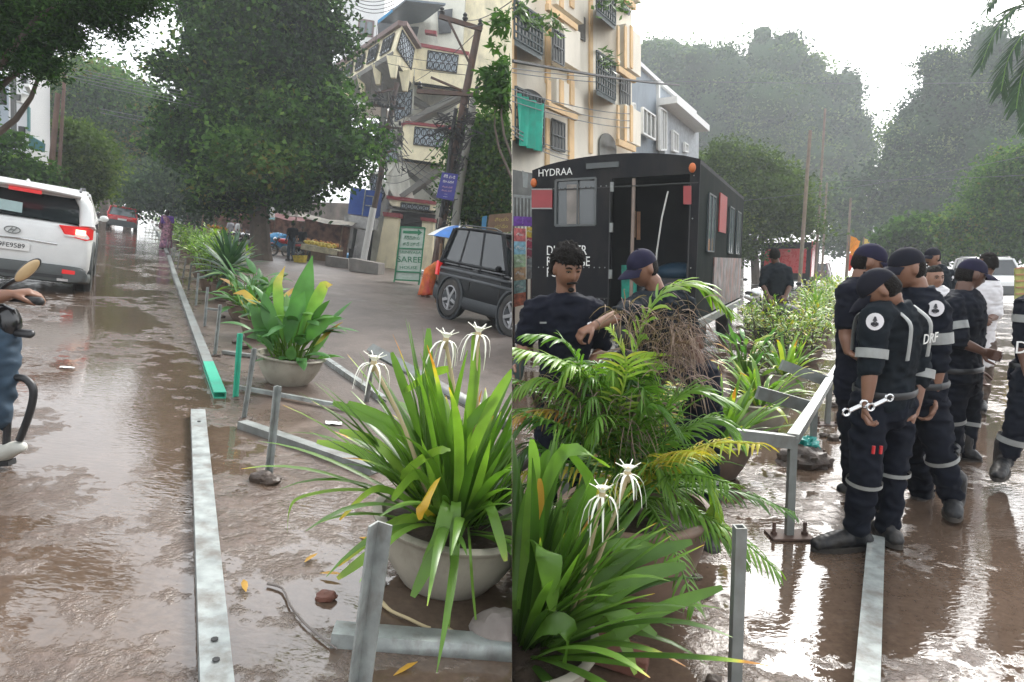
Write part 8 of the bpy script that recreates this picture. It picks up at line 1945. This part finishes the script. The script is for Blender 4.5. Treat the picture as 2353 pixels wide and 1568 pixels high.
# D: capped man at the rail in a polo shirt
b = G(1965, 1150, 'R'); Y = 4.25
J = JJ(Y, head=(1997, 604, 0), neck=(1976, 645, 0), pelvis=(1972, 860, 0), sh0=(1950, 672, -.1), el0=(1942, 765, -.1), wr0=(1948, 808, -.14), hd0=(1975, 826, -.16), sh1=(2008, 675, .12), el1=(2015, 770, .15), wr1=(1995, 820, .05),
       hip0=(1958, 885, -.02), kn0=(1958, 1010, -.02), an0=(1962, 1118, 0), toe0=(1985, 1150, -.02), hip1=(1990, 885, .08), kn1=(1990, 1010, .1), an1=(1992, 1118, .1), toe1=(2015, 1145, .05))
person("man in navy polo shirt and cap standing at the fence frame with open palm", 'R', b, J, 1.06, M_navyp, M_navy, skin=M_skin, hat=True, hatm=M_capp, face=Vector((.9, -.35, -.1)), facedown=.3, sleeve=.72, curl=(.15, .6), palm=(Vector((0, -.2, 1)), Vector((0, 0, 1))), group=G_w, loose=1.02, tuck=False)
# A: young man facing the viewer
b = G(1300, 1200, 'R'); Y = 3.85
J = JJ(Y, head=(1304, 618, 0), neck=(1300, 678, .04), pelvis=(1298, 870, .1), sh0=(1228, 712, 0), el0=(1204, 790, -.02), wr0=(1192, 838, -.1), sh1=(1362, 712, .08), el1=(1385, 800, .15), wr1=(1350, 850, -.02),
       hip0=(1262, 900, .05), kn0=(1258, 1040, .02), an0=(1256, 1160, .05), toe0=(1250, 1200, -.1), hip1=(1325, 900, .1), kn1=(1330, 1040, .1), an1=(1335, 1160, .1), toe1=(1345, 1195, 0))
t = person("bare headed young man with thick hair and moustache in a navy shirt behind the palm", 'R', b, J, 1.08, M_navyp, M_navy, skin=M_skin, hair='thick', face=Vector((.30, -.95, -.05)), facedown=.22, sleeve=.85, facial=True, curl=(.6, .6), group=G_w, loose=1.0, tuck=False, headr=.97)
mb = MB(); c = t.L(W(1356, 748, Y - .13)); 
for k in range(5): a = k * 1.257; mb.blob(c + Vector((.010 * cos(a), 0, .012 * sin(a))), (.009, .004, .011), seg=8, rings=6)
t.add(mb, 'chest_emblem', M_badge, parent=t.sh); mb = MB(); mb.box(t.L(W(1248, 742, Y - .12)), (.04, .004, .01)); t.add(mb, 'name_tag', M_refl, parent=t.sh)
mb = MB(); wr = t.J['wr0']; d_ = (wr - t.J['el0']).normalized(); mb.capsule([wr - d_ * .02, wr + d_ * .06, wr + d_ * .12], [(.038, .034), (.048, .036), (.04, .03)], 14); t.add(mb, 'glove', pm("dark_green_glove", (.02, .035, .032), .7))
# B: capped man behind the palm, arm reaching over
b = G(1530, 1160, 'R'); Y = 4.2
J = JJ(Y, head=(1476, 618, 0), neck=(1510, 668, .02), pelvis=(1530, 860, .1), sh0=(1468, 700, -.12), el0=(1424, 724, -.38), wr0=(1364, 750, -.5), hd0=(1338, 762, -.52), sh1=(1570, 700, .08), el1=(1590, 790, .1), wr1=(1575, 850, .0),
       hip0=(1505, 890, .05), kn0=(1500, 1020, .05), an0=(1500, 1130, .05), toe0=(1490, 1160, -.05), hip1=(1550, 890, .1), kn1=(1552, 1020, .1), an1=(1555, 1130, .1), toe1=(1560, 1160, 0))
t = person("capped man in a dark vest reaching one bare arm over the palm", 'R', b, J, 1.10, M_navy2, M_navy, skin=M_skin, hat=True, hatm=M_capp, face=Vector((-.9, -.45, -.1)), facedown=.3, sleeve=1.05, curl=(1.2, .6), group=G_w, loose=1.05, palm=(Vector((0, .2, -1)), Vector((0, 0, -1))))
mb = MB(); wr, el = t.J['wr0'], t.J['el0']; mb.tube([wr.lerp(el, .08), wr.lerp(el, .12)], [.031, .032], 14, cap=False); t.add(mb, 'wrist_thread', M_iron)
# C: crouching man hidden by the palm
b = G(1630, 1285, 'R'); Y = 3.55
J = JJ(Y, head=(1585, 790, .1), neck=(1600, 835, .1), pelvis=(1612, 970, .15), sh0=(1568, 850, .0), el0=(1555, 920, -.05), wr0=(1530, 960, -.1), sh1=(1622, 855, .15), el1=(1632, 930, .15), wr1=(1610, 980, .1),
       hip0=(1590, 985, .1), kn0=(1580, 1090, .15), an0=(1560, 1200, .15), toe0=(1550, 1240, .05), hip1=(1622, 990, .12), kn1=(1622, 1105, .0), an1=(1634, 1235, -.06), toe1=(1636, 1290, -.24))
person("worker bent down behind the palm with one boot showing on the wet road", 'R', b, J, .98, M_navy, M_navy, skin=M_skind, hair='short', face=Vector((-.5, -.7, -.5)), facedown=.3, sleeve=1.1, bands=(('kn1', 'an1', .02, .078, .025),), group=G_w, loose=1.0)
# I, H, J, K, L
b = G(2145, 790, 'R'); b = Vector((W(2150, 600, 7.6).x, 7.6, 0)); Y = 7.6
J = JJ(Y, head=(2142, 592, 0), neck=(2152, 612, 0), pelvis=(2160, 745, 0), sh0=(2135, 632, 0), el0=(2130, 690, 0), wr0=(2132, 730, -.1), sh1=(2182, 632, .05), el1=(2190, 690, .05), wr1=(2186, 735, 0),
       hip0=(2148, 760, 0), kn0=(2148, 840, 0), an0=(2148, 905, 0), toe0=(2145, 920, -.15), hip1=(2170, 760, 0), kn1=(2170, 840, 0), an1=(2170, 905, 0), toe1=(2168, 920, -.15))
person("far capped worker with a white badge looking away, half hidden behind the boy", 'R', b, J, 1.0, M_navy2, M_navy, skin=M_skin, hat=True, hatm=M_cap, face=Vector((-1, -.3, 0)), badge=('sh1', 'el1', .1, .075), group=G_w, rb=.016, facial=True)
b = Vector((W(2150, 600, 6.4).x, 6.4, 0)); Y = 6.4
J = JJ(Y, head=(2148, 640, 0), neck=(2152, 662, 0), pelvis=(2155, 780, 0), sh0=(2130, 680, 0), el0=(2125, 730, 0), wr0=(2128, 770, -.1), sh1=(2176, 680, .03), el1=(2182, 730, .05), wr1=(2180, 770, 0),
       hip0=(2145, 795, 0), kn0=(2145, 870, 0), an0=(2145, 935, 0), toe0=(2142, 955, -.15), hip1=(2165, 795, 0), kn1=(2165, 870, 0), an1=(2165, 935, 0), toe1=(2165, 955, -.15))
person("boy in a pale shirt looking at the viewer between two workers", 'R', b, J, .86, M_shirtw, M_brownp, skin=pm("light_brown_skin", (.27, .14, .09), .5, var=.1), hair='short', face=Vector((-.1, -1, 0)), sleeve=.6, rb=.014, group="bystanders", headr=1.12)
b = G(2250, 950, 'R'); Y = 6.6
J = JJ(Y, head=(2268, 608, 0), neck=(2262, 640, 0), pelvis=(2250, 800, 0), sh0=(2236, 662, .1), el0=(2226, 715, 0), wr0=(2250, 730, -.2), sh1=(2284, 665, -.02), el1=(2288, 725, -.1), wr1=(2262, 740, -.22),
       hip0=(2240, 815, 0), kn0=(2240, 880, 0), an0=(2242, 930, 0), toe0=(2232, 950, -.15), hip1=(2262, 815, .05), kn1=(2258, 880, .05), an1=(2254, 930, .05), toe1=(2256, 950, -.15))
person("bystander in a white striped shirt and brown trousers behind the turned away worker", 'R', b, J, 1.0, M_shirtw, M_brownp, skin=M_skind, hair='short', face=Vector((-.3, .9, 0)), sleeve=.95, rb=.014, group="bystanders", tuck=False, loose=1.02)
b = G(2310, 1105, 'R'); Y = 4.4
J = JJ(Y, head=(2440, 590, .1), neck=(2425, 650, .1), pelvis=(2385, 850, .1), sh0=(2362, 700, 0), el0=(2350, 790, 0), wr0=(2362, 860, -.1), sh1=(2460, 700, .1), el1=(2490, 800, .1), wr1=(2480, 880, .1),
       hip0=(2362, 870, 0), kn0=(2340, 975, -.05), an0=(2306, 1062, 0), toe0=(2290, 1108, -.22), hip1=(2420, 880, .1), kn1=(2440, 980, .1), an1=(2470, 1070, .1), toe1=(2480, 1100, 0))
t = person("worker striding out of the picture, only one shoulder and leg showing", 'R', b, J, 1.06, M_navy, M_navy, skin=M_skind, hat=True, face=Vector((-.5, -.8, 0)), sleeve=1.1, bands=(('sh0', 'el0', .35, .076, .05), ('kn0', 'an0', .40, .086, .04)), group=G_w, loose=1.02)
t.add(text_mb("D", .12, frameM(t.L(W(2347, 800, 4.4 - .17)), (1, 0, 0), (0, 0, 1)), .004), 'lettering', M_wlet, parent=t.sh, smooth=False)
b = Vector((W(1785, 600, 10.5).x, 10.5, 0)); Y = 10.5
J = JJ(Y, head=(1780, 588, 0), neck=(1783, 606, 0), pelvis=(1786, 690, 0), sh0=(1760, 620, 0), el0=(1752, 655, -.1), wr0=(1765, 680, -.2), sh1=(1808, 620, 0), el1=(1816, 655, -.1), wr1=(1805, 680, -.2),
       hip0=(1775, 698, 0), kn0=(1765, 735, .3), an0=(1765, 790, .2), toe0=(1765, 805, .35), hip1=(1797, 698, 0), kn1=(1806, 735, .3), an1=(1806, 790, .2), toe1=(1806, 805, .35))
person("far man in a dark jacket sitting on the motorbike with black bags, back turned", 'R', b, J, 1.1, M_navy2, M_navy, skin=M_skind, hair='short', face=Vector((.3, 1, 0)), rb=.02, group="bystanders")
for x, y, lb in ((1795, 720, "black bag slung on the far motorbike"), (1772, 762, "second black bag lower on the far motorbike")):
    mb = MB(); c = W(x, y, 10.2); mb.blob(c, (.30, .2, .16), fn=lambda d: 1 + .15 * noise.noise(d * 3)); solo("black_bag", lb, "bag", 'R', c, mb, M_black)
# ============================================================ air
def haze_box():
    mb = MB(); mb.box((0, 125, 24), (300, 290, 62))
    me = mb.mesh("haze", [], smooth=False); m = bpy.data.materials.new("haze"); m.use_nodes = True; nt = m.node_tree
    nt.nodes.clear(); o = nt.nodes.new("ShaderNodeOutputMaterial"); v = nt.nodes.new("ShaderNodeVolumePrincipled")
    v.inputs['Color'].default_value = (.86, .92, .96, 1); v.inputs['Density'].default_value = HAZE; v.inputs['Anisotropy'].default_value = .35
    nt.links.new(v.outputs[0], o.inputs['Volume']); me.materials.append(m)
    ob = bpy.data.objects.new("haze", me); COL.objects.link(ob); ob['kind'] = 'stuff'
# ============================================================ the step is also the end of each side's things
def trim_at_step():
    bpy.context.view_layer.update()
    for o in list(sc.objects):
        if o.type != 'MESH': continue
        r = o
        while r.parent: r = r.parent
        sd_ = SIDE.get(o.name) or SIDE.get(r.name)
        if not sd_: continue
        M = o.matrix_world; s_ = -1 if sd_ == 'L' else 1
        bb = [(M @ Vector(c)).x * s_ for c in o.bound_box]
        if min(bb) >= 0: continue
        if max(bb) <= 0: bpy.data.objects.remove(o); continue
        me = o.data
        if me.users > 1: me = me.copy(); o.data = me
        bm = bmesh.new(); bm.from_mesh(me)
        Mi = M.inverted(); co = Mi @ Vector((s_ * .001, 0, 0)); no = (M.to_3x3().transposed() @ Vector((1, 0, 0))).normalized()
        g = bm.verts[:] + bm.edges[:] + bm.faces[:]
        res = bmesh.ops.bisect_plane(bm, geom=g, plane_co=co, plane_no=no, clear_outer=(s_ < 0), clear_inner=(s_ > 0))
        es = [e for e in res['geom_cut'] if isinstance(e, bmesh.types.BMEdge)]
        if len(bm.faces) < 60000 and es:
            try: bmesh.ops.holes_fill(bm, edges=es, sides=0)
            except Exception: pass
        n = len(bm.faces); bm.to_mesh(me); bm.free()
        if n == 0: bpy.data.objects.remove(o)
trim_at_step()
haze_box()
